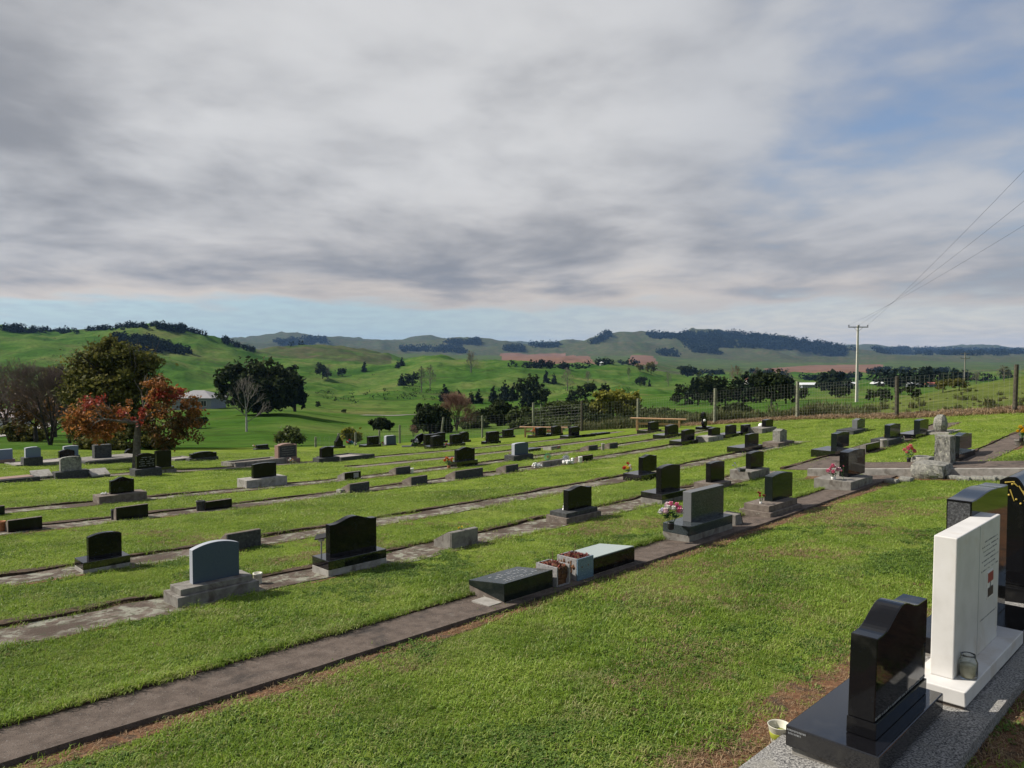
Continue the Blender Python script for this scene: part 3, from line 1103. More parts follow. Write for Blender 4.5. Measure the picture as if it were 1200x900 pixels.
# --- the nearest row, right foreground
def near_black():
    top = .27
    F_ = at(1030, 888, top)
    s0, n0 = to_sn(F_)
    s1 = to_sn(at(1107, 812, top))[0]
    n1 = to_sn(at(925, 851, top))[1]
    x, y = sn(s0, n0)
    g = lawn_h(x, y)
    e = empty('headstone', (x, y, g), ROT, 'glossy black granite headstone with curved top on a wide black base, nearest the camera', 'headstone')
    Wd, dp = s1 - s0, n1 - n0
    MB().box(.03, Wd - .03, .03, dp - .03, .04, .131).build('plinth', MT['conc'], e, bevel=.006)
    MB().box(0, Wd, 0, dp, .131, top).build('base', MT['blackb'], e, bevel=.007)
    # serpentine tablet, leaning back a touch
    y0 = .10
    Q = Vector((x, y, g + top)) + NV * y0
    sl = solve(lambda q: proj(Q + TV * q)[0], 1024, -1, 3)
    sr = solve(lambda q: proj(Q + TV * q)[0], 1083, -1, 4)
    hs = solve(lambda q: proj(Q + TV * sl + Vector((0, 0, q)))[1], 751, 0, 3)
    C = Q + TV * (sl + (sr - sl) * .42)
    hc = solve(lambda q: proj(C + Vector((0, 0, q)))[1], 712, 0, 3)
    w = sr - sl
    th = .17
    out = [(0, .11), (0, hs)]
    for i in range(1, 31):
        t = i / 30
        if t < .10:
            f = .0
        elif t < .48:
            f = .5 - .5 * math.cos(math.pi * (t - .10) / .38)
        elif t < .82:
            f = .5 + .5 * math.cos(math.pi * (t - .48) / .34)
        else:
            f = .0
        out.append((w * t, hs + (hc - hs) * (f if t < .48 else .36 + .64 * f)))
    out += [(w, .11)]
    lx = .055
    mb = MB()
    mb.prism([(sl + a, b) for a, b in out], y0, y0 + th, 'y')
    mb.v = [(a + lx * c, b, c + top) for a, b, c in mb.v]
    mb.build('tablet', MT['black'], e, bevel=.006)
    mb = MB()
    mb.prism([(sl - .004, .003), (sl - .004, .109), (sl + w + .004, .109), (sl + w + .004, .003)], y0 - .012, y0 + th + .004, 'y')
    mb.v = [(a + lx * c, b, c + top) for a, b, c in mb.v]
    mb.build('lower_tablet', MT['black'], e, bevel=.003)
    # rough-pitched chips along the joint, mason's mark on the end of the base
    r = random.Random(5)
    mb = MB()
    for i in range(26):
        a = sl + w * (i + .2) / 26
        mb.box(a, a + w / 26 * (.4 + .5 * r.random()), y0 - .003, y0 + .002, top + .122 + .004 * r.random(), top + .132 + .008 * r.random())
    mb.v = [(a + lx * (c - top), b, c) for a, b, c in mb.v]
    mb.build('letter_line', MT['greypaint'], e)
    mb = MB()
    for row, (n_, z_) in enumerate(((13, top - .030), (9, top - .052))):
        for i in range(n_):
            yb = dp - .012 - .010 * i - .008 * row
            mb.box(-.0022, .001, yb - .007 * (.6 + .4 * r.random()), yb, z_, z_ + .011)
    mb.build('mason_mark', MT['silver'], e)
    return e


near_black()


def near_white():
    top = .24
    F_ = at(1132, 812, top)
    s0, n0 = to_sn(F_)
    s1 = to_sn(at(1199, 738, top))[0]
    x, y = sn(s0, n0)
    g = lawn_h(x, y)
    e = empty('headstone', (x, y, g), ROT, 'tall square white marble headstone with small red and navy emblem', 'headstone')
    Wd = s1 - s0
    dp = .40
    MB().box(.02, Wd - .02, .02, dp - .02, .05, .125).build('plinth', MT['concb'], e)
    MB().box(0, Wd, 0, dp, .125, top).build('base', MT['marble'], e, bevel=.008)
    y0 = .135
    Q = Vector((x, y, g + top)) + NV * y0
    sl = solve(lambda q: proj(Q + TV * q)[0], 1117, -1, 3)
    sr = solve(lambda q: proj(Q + TV * q)[0], 1168, -1, 5)
    hs = solve(lambda q: proj(Q + TV * sl + Vector((0, 0, q)))[1], 632, 0, 3)
    th = .165
    w = sr - sl
    mb = MB()
    mb.box(sl, sr, y0, y0 + th, top, top + hs)
    lx = .028
    mb.v = [(a + lx * (c - top), b, c) for a, b, c in mb.v]
    mb.build('tablet', MT['marble'], e, bevel=.008)
    r = random.Random(2)

    def px_(f, zz):            # fraction across the face, height above base
        return sl + w * f + lx * zz
    mb = MB()
    mb.box(px_(.5, .5) - .0015, px_(.5, .5) + .0015, y0 - .0012, y0 + .001, top + .012, top + hs - .012)
    mb.v = [(a + lx * (c - top - .5), b, c) for a, b, c in mb.v]
    mb.build('engraved_line', MT['letter'], e)
    # lines of small engraved letters, too fine to read
    mb = MB()
    zt = hs - .17
    for k, (a, b) in enumerate(((.62, .93), (.56, .97), (.58, .93), (.62, .87), (.56, .97), (.60, .88), (.55, .95))):
        f = a
        while f < b:
            ww = .006 + .010 * r.random()
            z0 = top + zt - k * .040
            if r.random() > .14:
                mb.box(px_(f, zt), px_(f, zt) + ww * .8, y0 - .0015, y0 + .001, z0, z0 + .009 + .004 * r.random())
            f += (ww + (.007 if r.random() < .8 else .022)) / w
    f = .56
    while f < .95:
        ww = .006 + .008 * r.random()
        z0 = top + .27
        if r.random() > .16:
            mb.box(px_(f, .27), px_(f, .27) + ww * .8, y0 - .0015, y0 + .001, z0, z0 + .008 + .004 * r.random())
        f += (ww + (.007 if r.random() < .8 else .022)) / w
    mb.build('inscription', MT['letter'], e)['kind'] = 'stuff'
    a, b = px_(.69, .5), px_(.84, .5)
    z0, z1 = top + .42, top + .65
    p = MB().box(a, b, y0 - .006, y0 + .001, z0, z1).build('emblem_plate', MT['white'], e)
    MB().box(a + .020, b - .008, y0 - .0085, y0 - .0055, z1 - .092, z1 - .012).build('red_field', MT['redpaint'], p)
    MB().box(a + .020, b - .008, y0 - .0085, y0 - .0055, z0 + .016, z0 + .092).build('navy_field', MT['navypaint'], p)
    mb = MB()
    m_ = (a + b) / 2
    mb.box(m_ - .020, m_ + .022, y0 - .0085, y0 - .0055, z0 + .094, z0 + .104)
    mb.box(m_ - .007, m_ + .009, y0 - .0085, y0 - .0055, z0 + .104, z1 - .104)
    mb.box(m_ - .016, m_ + .018, y0 - .0085, y0 - .0055, z1 - .104, z1 - .096)
    mb.build('emblem_figure', MT['greypaint'], p)
    return e, Vector((x, y, g + top)), sl, y0


WE, WP, WSL, WY0 = near_white()


def glass_mat():
    m, n, b = new_mat('jar_glass')
    b.inputs['Base Color'].default_value = (.93, .94, .90, 1)
    b.inputs['Roughness'].default_value = .08
    b.inputs['Transmission Weight'].default_value = .97
    b.inputs['IOR'].default_value = 1.3
    return m


MT['glass'] = glass_mat()
MT['murk'] = pmat('murky_water', [(.30, .28, .18), (.46, .44, .32), (.22, .18, .10)], 12, .3, 0)
MT['limewater'] = flat('lime_green_tub', (.36, .40, .05), .4)

jx = at(1134, 794, .24)
j = empty('glass_jar', jx, 0, 'clear glass jar of murky water on the white base', 'jar')
MB().lathe([(.062, 0.002), (.068, .02), (.068, .13), (.055, .155), (.052, .165), (.052, .185), (.047, .185), (.047, .16), (.06, .13), (.06, .02), (.05, .012)], 20).build('jar', MT['glass'], j, smooth=True)
MB().lathe([(.056, .014), (.058, .02), (.058, .10), (.0, .102)], 18).build('water', MT['murk'], j, smooth=True)

tb = at(913, 868, .02)
t_ = empty('plastic_tub', tb - Vector((0, 0, .012)), 0, 'small clear tub with lime green water beside the black base', 'tub')
MB().lathe([(.052, 0.0), (.055, .004), (.078, .125), (.082, .13), (.079, .132), (.072, .122), (.050, .010)], 20).build('tub', MT['cream'], t_, smooth=True)
MB().lathe([(.051, .003), (.0685, .078), (.0, .080)], 18).build('liquid', MT['limewater'], t_, smooth=True)
MB().lathe([(.0535, .001), (.0712, .080), (.0705, .083), (.053, .003)], 18).build('stained_wall', MT['limewater'], t_, smooth=True)


# black stones behind the white one
def right_stones():
    # ogee topped double stone
    y0n = 1.85
    P = at(1136, 712, .10)
    s0 = to_sn(P)[0]
    # place by its visible left edge on the same berm
    def stone_at(px_l, px_r, top_s, top_c, n_, label, style, thick, thin=False):
        # left front edge column px_l on the line n = n_
        def col(s):
            x, y = sn(s, n_)
            return proj((x, y, lawn_h(x, y) + .8))[0]
        sl = solve(col, px_l, 4, 30)
        sr = sl + px_r
        x, y = sn(sl, n_)
        g = float(lawn_h(x, y))
        e = empty('headstone', (x, y, g), ROT, label, 'headstone')
        L = Vector((x, y, g))
        hs = solve(lambda q: proj(L + Vector((0, 0, q)))[1], top_s, 0, 4)
        C = L + TV * (px_r * .5)
        hc = solve(lambda q: proj(C + Vector((0, 0, q)))[1], top_c, 0, 4)
        return e, hs, hc, px_r
    e, hs, hc, w = stone_at(1137, 1.25, 588, 574, 1.86, 'broad black granite headstone with wavy top behind the white one', 'ogee', .2)
    MB().box(-.18, w + .18, -.30, .50, .03, .10).build('plinth', MT['conc'], e)
    MB().box(-.16, w + .16, -.28, .46, .10, .24).build('base', MT['black2'], e, bevel=.007)
    mb = MB()
    mb.prism([(a, b + .24) for a, b in top_profile('ogee', w, hs - .24, hc - hs)], 0, .20, 'y')
    mb.build('tablet', MT['black'], e, bevel=.007)
    mb = MB()
    mb.box(-.004, 0.0, .012, .188, .26, hs - .02)
    mb.build('pitched_end', MT['sawn'], e)
    # next stone along, thick, its curved end towards the viewer carries a gilded motif
    def col(s):
        x, y = sn(s, 2.12)
        return proj((x, y, lawn_h(x, y) + 1.0))[0]
    sl = solve(col, 1170.5, 4, 30)
    x, y = sn(sl, 1.72)
    g = float(lawn_h(x, y))
    e = empty('headstone', (x, y, g), ROT, 'black granite headstone with gilded motif at right edge of photo', 'headstone')
    far_ = Vector((x, y, g)) + NV * .40
    h = solve(lambda q: proj(far_ + Vector((0, 0, q)))[1], 561.5, 0, 4)
    out = [(0, .24), (0, h - .27)]
    for i in range(15):
        t = i / 14
        out.append((.03 + .23 * t, h - .27 + .31 * (.5 - .5 * math.cos(math.pi * t))))
    out += [(.32, h + .035), (.37, h + .01), (.40, h - .01), (.40, .24)]
    MB().box(-.12, 1.2, -.2, .55, .03, .238).build('base', MT['black2'], e, bevel=.007)
    MB().prism(out, 0, 1.0, 'x').build('tablet', MT['black'], e, bevel=.007)
    g_ = MB()
    for a, b, c, d_ in ((.36, -.06, .33, -.13), (.35, -.03, .26, -.01), (.27, -.02, .23, -.06), (.22, -.05, .10, -.26), (.19, -.10, .12, -.16), (.30, -.10, .26, -.22), (.17, -.20, .13, -.24)):
        g_.tube((-.003, a, h + b), (-.003, c, h + d_), .008, .005, 5)
    for a, b in ((.34, -.10), (.28, -.04), (.24, -.20), (.20, -.24), (.16, -.12), (.31, -.16)):
        g_.ball((-.002, a, h + b), .012, 6, 4)
    g_.build('gilded_motif', MT['gold'], e)


right_stones()

STONES = [
    # row carrying the speckled granite stone
    ('headstone', 'broad speckled grey granite headstone with scalloped top, pink flowers on its base', (808, 638.4), 858.4, .50, [(10, 'conc', 0), (11, 'speck', .0)], (810, 848, 577, 568, 'wave', 'speck', .16)),
    ('headstone', 'dark green granite headstone on stepped brown concrete, red plant beside it', (903, 609), 939.4, .62, [(7.5, 'concb', 0), (7, 'concb', .06)], (905, 928.6, 559, 553.6, 'arch', 'green', .16)),
    ('headstone', 'shiny black headstone on a tall concrete block at the end of the front path', (997, 577), 1022.6, .80, [(12, 'conc', 0)], (994, 1013.6, 530.5, 526.5, 'arch', 'black', .20)),
    # second row
    ('headstone', 'blue grey headstone with gently arched top on stepped pale concrete', (208.6, 713), 304, .46, [(12, 'conc', 0), (7.5, 'conc', .06)], (226, 280.6, 645, 634.5, 'arch', 'blue', .10)),
    ('headstone', 'large black ogee topped headstone with a solar lamp on its base', (385, 675.6), 453, .44, [(7, 'concw', 0), (11, 'blackb', .0)], (387, 441.4, 615.6, 604.5, 'ogee', 'black', .12)),
    ('headstone', 'black headstone on dark stepped base with white figurine at its side', (664, 614.4), 704.6, .52, [(6.5, 'concb', 0), (5, 'oldd', .05)], (666, 693.4, 575, 569.3, 'ogee', 'black2', .13)),
    ('headstone', 'black arched headstone on black base, left of the speckled granite one', (776, 591), 804, .55, [(4.5, 'conc', 0), (7, 'blackb', 0)], (775, 797, 549, 544.5, 'arch', 'black2', .14)),
    ('headstone', 'small black headstone on brown concrete half hidden behind the speckled granite one', (837, 574), 857, .55, [(6, 'concb', 0)], (833, 849, 543.4, 540.8, 'arch', 'black2', .14)),
    ('headstone', 'dark headstone on tall concrete base with an empty flower holder', (880.6, 562.4), 902, .60, [(9.5, 'conc', 0)], (880, 895, 531.8, 528.8, 'arch', 'black2', .15)),
    # third row
    ('headstone', 'black arched headstone standing alone at far left, before the wedge markers', (97.6, 672), 153, .42, [(3.5, 'concw', 0), (9, 'blackb', 0)], (104, 143, 630, 623.8, 'arch', 'black', .10)),
    ('headstone', 'black headstone with colourful posy at the left of its base', (751.6, 563.6), 771, .60, [(6.5, 'blackb', 0)], (753, 769.6, 536.2, 532.8, 'ogee', 'black', .14)),
    ('headstone', 'dark headstone on a broad black base below the sculpted black one', (869, 531), 893.6, .55, [(6, 'blackb', 0)], (877, 889, 509.5, 507.8, 'arch', 'black2', .14)),
    ('headstone', 'rugged grey boulder headstone on concrete slab', (912, 524), 931, .60, [(4.5, 'concb', 0)], (914, 922, 505, 502.6, 'peak', 'old', .28)),
    # fourth and fifth rows
    ('headstone', 'black peaked headstone on dark base with white ornament, left side', (116.4, 590.4), 172.4, .50, [(8, 'concb', 0)], (129.6, 157.4, 563.8, 558.8, 'ogee', 'black', .12)),
    ('headstone', 'plain black headstone on pale concrete base in the open lawn', (289, 572.4), 336.6, .60, [(9, 'concw', 0)], (297, 324, 544.6, 542.2, 'arch', 'black2', .13)),
    ('headstone', 'black peaked headstone with orange flowers, in mid lawn', (535.5, 547.6), 560, .50, [(6, 'blackb', 0)], (535.5, 556.4, 527.5, 523.8, 'ogee', 'black', .14)),
    ('headstone', 'blue grey round shouldered headstone in mid lawn', (602, 540.2), 625, .50, [(5.5, 'oldd', 0)], (603, 619, 521.2, 518.8, 'round', 'blue', .16)),
    ('headstone', 'black headstone right of the picnic bench with white reflection on base', (777.5, 514), 799, .60, [(3.8, 'blackb', 0)], (783, 795, 499.5, 497.6, 'leanl', 'black2', .2)),
    ('headstone', 'black headstone directly in front of the picnic bench', (757, 508), 775, .60, [(3.2, 'blackb', 0)], (762.5, 772, 495.2, 494.2, 'arch', 'black2', .2)),
    ('headstone', 'black arched headstone on wide black base, nearest the picnic bench row', (799, 522), 818, .60, [(4.5, 'blackb', 0)], (802.5, 814, 505, 503.2, 'arch', 'black2', .18)),
    ('headstone', 'black arched headstone on pale concrete base below the black sculpture', (830, 518), 847.6, .6, [(5.5, 'concw', 0)], (834, 844, 502.6, 500.8, 'arch', 'black2', .18)),
    ('headstone', 'black headstone on black base, middle of the three below the fence', (850, 513.6), 866, .55, [(4, 'blackb', 0)], (854, 863, 499.2, 497.8, 'arch', 'black2', .18)),
    ('headstone', 'small black headstone behind two larger ones below the fence', (870.5, 510), 881, .5, [(2.6, 'blackb', 0)], (872, 879.6, 498.2, 497.4, 'flat', 'black2', .18)),
    ('headstone', 'black headstone on grey base with white ball ornament by the fence', (893, 507.6), 910, .7, [(5.2, 'conc', 0)], (897.5, 906, 492.4, 491.4, 'arch', 'black2', .2)),
    # right hand rows
    ('headstone', 'dark green headstone on broad polished base, beyond the low wall', (979, 535), 998, .75, [(6, 'blackb', 0)], (980.5, 995, 508.4, 506, 'ogee', 'green', .18)),
    ('headstone', 'dark headstone crowded with ornaments beside a concrete pot', (1041, 523), 1059, .55, [(7, 'oldd', 0)], (1043, 1055, 498.6, 496.8, 'arch', 'green', .18)),
    ('headstone', 'dark green headstone on broad black base left of the oval stone', (1073, 514), 1092.5, .6, [(4.6, 'blackb', 0)], (1078, 1088, 493, 491.3, 'arch', 'green', .2)),
    ('headstone', 'polished dark green headstone right of the rough granite pillar', (1124, 541), 1143, .60, [(8.5, 'blackb', 0)], (1124.5, 1138.6, 511, 507.4, 'ogee', 'green', .18)),
    ('headstone', 'small grey green headstone alone near the straw verge', (1000, 509), 1017, .65, [(4.2, 'oldd', 0)], (1004.5, 1013.6, 492.4, 490.4, 'ogee', 'speck', .2)),
    # far rows by the fence
    ('headstone', 'black headstone below the dark fence post, two flat slabs to its right', (665.5, 514), 681, .6, [(2.6, 'blackb', 0)], (669.5, 679, 501.4, 500.2, 'clip', 'black2', .22)),
    ('headstone', 'black headstone in front of the right end of the far bench', (646.5, 511), 660, .6, [(2.2, 'blackb', 0)], (648.5, 657.6, 500.4, 499.2, 'arch', 'black2', .22)),
    ('headstone', 'black headstone with orange flowers in front of the far bench', (626, 513), 642, .6, [(2.2, 'blackb', 0)], (630, 640, 501.8, 500.8, 'arch', 'black2', .22)),
    ('headstone', 'small black headstone between two white topped fence posts', (590, 513.4), 604, .5, [(1.8, 'blackb', 0)], (591, 602, 504, 503, 'flat', 'black2', .22)),
    ('headstone', 'broad black headstone with pale yellow flowers at its left', (571, 520.4), 587, .5, [(2.4, 'blackb', 0)], (572.5, 585, 507, 505.8, 'clip', 'black2', .24)),
    ('headstone', 'black headstone at right end of the dense far cluster, set back', (540.5, 518.4), 552, .5, [(2, 'blackb', 0)], (541, 549.6, 507.4, 506, 'leanl', 'black2', .24)),
    ('headstone', 'black headstone at right of the dense far cluster, in front', (527.5, 523.2), 545.5, .6, [(2.6, 'blackb', 0)], (530, 542, 510.4, 509, 'clip', 'black2', .24)),
    ('headstone', 'black headstone in the middle of the dense far cluster, set back', (513, 519), 525, .5, [(2, 'blackb', 0)], (514, 522, 507.2, 506, 'flat', 'black2', .24)),
    ('headstone', 'front black headstone of the dense far cluster with red flower', (505.5, 526.2), 523, .6, [(2.6, 'blackb', 0)], (507.4, 520, 512, 510.4, 'arch', 'black2', .24)),
    ('headstone', 'broad black headstone behind the front one in the far cluster', (497, 523.4), 518, .6, [(2, 'blackb', 0)], (499, 514, 509.6, 508.4, 'flat', 'black2', .24)),
    ('headstone', 'blue grey headstone with sloping top corners on the far lawn edge', (452, 522), 465, .4, [(.8, 'oldd', 0)], (452.6, 464, 511.6, 510.4, 'clip', 'blue', .24)),
    ('headstone', 'square black headstone with red flowers on the far lawn edge', (427, 524), 447, .6, [(2.0, 'blackb', 0)], (432.4, 444, 512, 511.6, 'flat', 'black2', .24)),
    ('headstone', 'narrow pointed black headstone at far lawn edge', (389, 525.4), 405, .5, [(1.6, 'blackb', 0)], (394, 402, 517.5, 510.6, 'peak', 'black2', .24)),
    # old section, left and centre
    ('headstone', 'dark headstone with pale edge in front of a gravelled grave, centre left', (374, 542.2), 398, .5, [(4.6, 'oldd', 0)], (377, 391, 526, 523.4, 'arch', 'black2', .18)),
    ('headstone', 'weathered red granite headstone with grey face', (325, 543.6), 352, .55, [(4, 'pink', 0)], (326, 348, 522.5, 519.8, 'step', 'pink', .30)),
    ('headstone', 'low wide black headstone with curved top, left of the kerbed grave', (222, 540.4), 256, .4, [(2.4, 'oldd', 0)], (224, 254, 532.4, 529.2, 'step', 'black2', .2)),
    ('headstone', 'tiny dark headstone at lawn edge with a white posy, left of the red granite stone', (300, 527), 316, .4, [(1, 'oldd', 0)], (301.5, 314.6, 521.8, 521, 'flat', 'black2', .24)),
    ('headstone', 'black headstone with lettering beside the tree trunk', (158.5, 558.4), 190, .55, [(7.5, 'oldd', 0)], (160.5, 182.4, 534.5, 531.2, 'arch', 'black2', .16)),
    ('headstone', 'black capped headstone on layered base, right of the tree trunk', (180, 554.5), 207, .55, [(2.6, 'conc', 0), (3, 'blackb', .06)], (183.5, 201, 529.4, 528, 'clip', 'black2', .2)),
    ('headstone', 'rounded old grey headstone between two flat grey slabs', (65, 561), 105, .4, [(7, 'oldd', 0)], (71, 95.8, 540, 535, 'round', 'old', .16)),
    ('headstone', 'large dark square headstone on a concrete grave plot', (104, 542.6), 140, .8, [(3, 'conc', 0)], (111, 131, 522, 520.6, 'flat', 'oldd', .34)),
    ('headstone', 'blue grey headstone on a dark plinth, second from the left edge', (28, 546), 50.5, .5, [(9, 'oldd', 0)], (30, 48, 525.4, 523.8, 'leanl', 'bluelight', .2)),
    ('headstone', 'blue grey headstone cut by the left edge of the photo', (-8, 543), 18, .5, [(3, 'pink', 0)], (-4, 15, 527.4, 526.8, 'flat', 'bluelight', .2)),
    ('headstone', 'black arched headstone just behind the rounded grey one', (68, 541), 89, .45, [(3, 'blackb', 0)], (69.6, 87.6, 529.4, 526.8, 'arch', 'black', .2)),
    ('headstone', 'pale blue grey headstone behind the black arched one, left', (74, 537), 94, .45, [(2, 'conc', 0)], (75, 92, 523.6, 522.4, 'arch', 'bluelight', .2)),
    ('headstone', 'small dark slanted headstone left of the tree trunk', (143, 538), 160, .45, [(2, 'oldd', 0)], (147, 158, 530, 526, 'leanl', 'black2', .2)),
]
SD = {}
for name, label, fl, fr, dep, tiers, tab in STONES:
    near_ = fl[1] > 555
    SD[label] = G(name, label, fl, fr, dep, tiers, tab, bev=.006 if near_ else .0)

# lettering on the stone beside the trunk, face panel on the red granite one
e, t, (sl, sr, yo_, z, hs, rise) = SD['black headstone with lettering beside the tree trunk']
mb = MB()
r = random.Random(4)
for k in range(5):
    f = .12 + .08 * (k % 2)
    while f < .86:
        ww = .02 + .03 * r.random()
        if r.random() > .2:
            x = sl + (sr - sl) * f
            mb.box(x, x + ww, yo_ - .004, yo_ + .001, z + hs * (.82 - .16 * k), z + hs * (.82 - .16 * k) + .022)
        f += (ww + .012) / (sr - sl)
mb.build('lettering', MT['greypaint'], e)['kind'] = 'stuff'
e, t, (sl, sr, yo_, z, hs, rise) = SD['weathered red granite headstone with grey face']
MB().box(sl + .06, sr - .05, yo_ - .008, yo_ + .001, z + .08, z + hs - .03).build('face_panel', MT['oldd'], e)
mb = MB()
for k in range(4):
    f = .2
    while f < .8:
        ww = .02 + .03 * r.random()
        x = sl + (sr - sl) * f
        mb.box(x, x + ww, yo_ - .011, yo_ - .0075, z + hs * (.78 - .16 * k), z + hs * (.78 - .16 * k) + .022)
        f += (ww + .02) / (sr - sl)
mb.build('lettering', MT['conc'], e)['kind'] = 'stuff'

# low wedge markers
WEDGES = [
    ('dark wedge marker topped with a tiny yellow flower, left of the front planters', (528.4, 643.6), 560, 623, .44, 'conc', 'conc'),
    ('grey wedge marker just behind the blue grey headstone', (266, 646), 306, 625, .40, 'concb', 'oldd'),
    ('long dark wedge marker, first from the left edge', (9.6, 623.8), 50, 609, .3, 'concb', 'black2'),
    ('dark wedge marker with a green vase at its left end', (136.4, 610), 174, 594, .3, 'concb', 'black2'),
    ('dark wedge marker with a mossy pot at its left end', (240.4, 598), 272, 587.4, .3, 'concb', 'black2'),
    ('tiny dark wedge marker cut by the left edge of the photo', (-9, 604), 6, 593, .3, 'concb', 'green'),
    ('brown wedge marker with rubble at its sloping end', (410, 577.8), 433, 566.5, .42, 'concb', 'oldd'),
    ('dark wedge marker with a small white plaque', (404, 562.4), 423, 553.4, .42, 'conc', 'black2'),
    ('dark wedge marker left of the long one in mid lawn', (482, 568.8), 501, 558.4, .44, 'concb', 'oldd'),
    ('dark wedge marker with white cup at its right end', (464, 556.2), 481, 547.4, .40, 'concb', 'oldd'),
    ('long dark wedge marker below the black peaked headstone', (533.6, 562.2), 566, 551.6, .46, 'concb', 'oldd'),
    ('short dark wedge marker below the blue grey round shouldered headstone', (593, 553.8), 607.4, 545, .46, 'concb', 'oldd'),
    ('grey wedge marker between white ornaments with a green pinwheel', (636, 547.2), 661, 540.4, .40, 'conc', 'conc'),
    ('black wedge marker right of the white vase', (683, 540.4), 695, 533.6, .40, 'concb', 'black2'),
    ('brown wedge marker with flowers, left of a dark block', (690, 528.2), 700.5, 522, .46, 'concb', 'oldd'),
    ('dark wedge marker right of a pale figurine', (714.5, 525.8), 724, 519, .46, 'concb', 'oldd'),
    ('grey wedge marker with a red flower at its end', (646, 527.4), 657, 522.8, .50, 'concw', 'conc'),
    ('black wedge marker with concrete slope, beyond the low wall', (1015, 531), 1031, 520, .55, 'conc', 'black2'),
    ('low black slab lying right of the blue grey round shouldered headstone', (618, 529.4), 634, 526.2, .5, 'black2', 'black2'),
    ('low black slab, right one of a pair below the far fence', (700, 510), 715, 507.4, .5, 'black2', 'black2'),
    ('low black slab, left one of a pair below the far fence', (689, 511.8), 698, 508.4, .5, 'black2', 'black2'),
]
WD = {}
for label, fl, fr, top, dep, mat, face in WEDGES:
    WD[label] = wedge(label, fl, fr, top, dep, mat, face, plaque='black' if mat != 'black2' else None)
e = WD['dark wedge marker with a small white plaque']
MB().box(.32, .5, -.012, -.0062, .05, .2).build('plate', MT['tilewhite'], e)


# flat desk markers on the front path: granite top sloping away from the viewer
def desk(label, fl, fr, ptop, dep, hb, mat='green', pale=False):
    P = at(fl[0], fl[1], .05)
    Wd = solve(lambda q: proj(P + TV * q)[0], fr, 0, 6)
    h = solve(lambda q: proj(P + Vector((0, 0, q)))[1], ptop, 0, 2)
    e = empty('desk_marker', P - Vector((0, 0, .02)), ROT, label, 'grave marker')
    MB().prism([(.0, -.03), (.0, .03), (dep, hb), (dep, -.03)], 0, Wd, 'x').build('body', MT['concb'], e, bevel=.005)
    MB().prism([(-.006, .032), (-.006, h), (dep + .006, hb + .06), (dep + .006, hb + .002)], -.006, Wd + .006, 'x').build('slab', MT[mat], e, bevel=.005)
    mb = MB()
    r = random.Random(9)
    slope = (hb + .06 - h) / dep
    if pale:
        MB().prism([(.004, h + .001), (.004, h + .014), (dep - .004, hb + .074), (dep - .004, hb + .061)], .004, Wd - .004, 'x').build('plaque', MT['pale'], e, bevel=.003)  # pale plate coloured to stand for sky mirrored in the black granite
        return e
    for k in range(6):
        f = .12 + .05 * (k % 3)
        while f < .85:
            ww = .03 + .05 * r.random()
            x = Wd * f
            y = .08 + k * (dep - .16) / 6
            if r.random() > .25:
                z0 = h + slope * y + .001
                mb.add([(x, y, z0), (x + ww, y, z0), (x + ww, y + .022, z0 + slope * .022), (x, y + .022, z0 + slope * .022)], [(0, 1, 2, 3)])
            f += (ww + .02) / Wd
    mb.build('lettering', MT['silver'], e)['kind'] = 'stuff'
    return e


DESK_L = desk('black desk marker with sloping inscribed top, left of the planters on the front path', (591, 707), 647, 682, .62, .11)
DESK_R = desk('black desk marker with sky reflection coloured onto its top, right of the planters on the front path', (696, 674), 743, 653, .62, .11, 'black', True)

# ------------------------------------------------------------------ flowers and ornaments on the graves
FM = {}


def fcol(c):
    if c not in FM:
        FM[c] = flat('petals_%d' % len(FM), c, .7)
    return FM[c]


MT['stem'] = flat('flower_stems', (.06, .13, .03), .7)
MT['leafy'] = flat('flower_leaves', (.05, .16, .05), .6)
MT['teal'] = flat('teal_wrapping', (.02, .22, .14), .5)


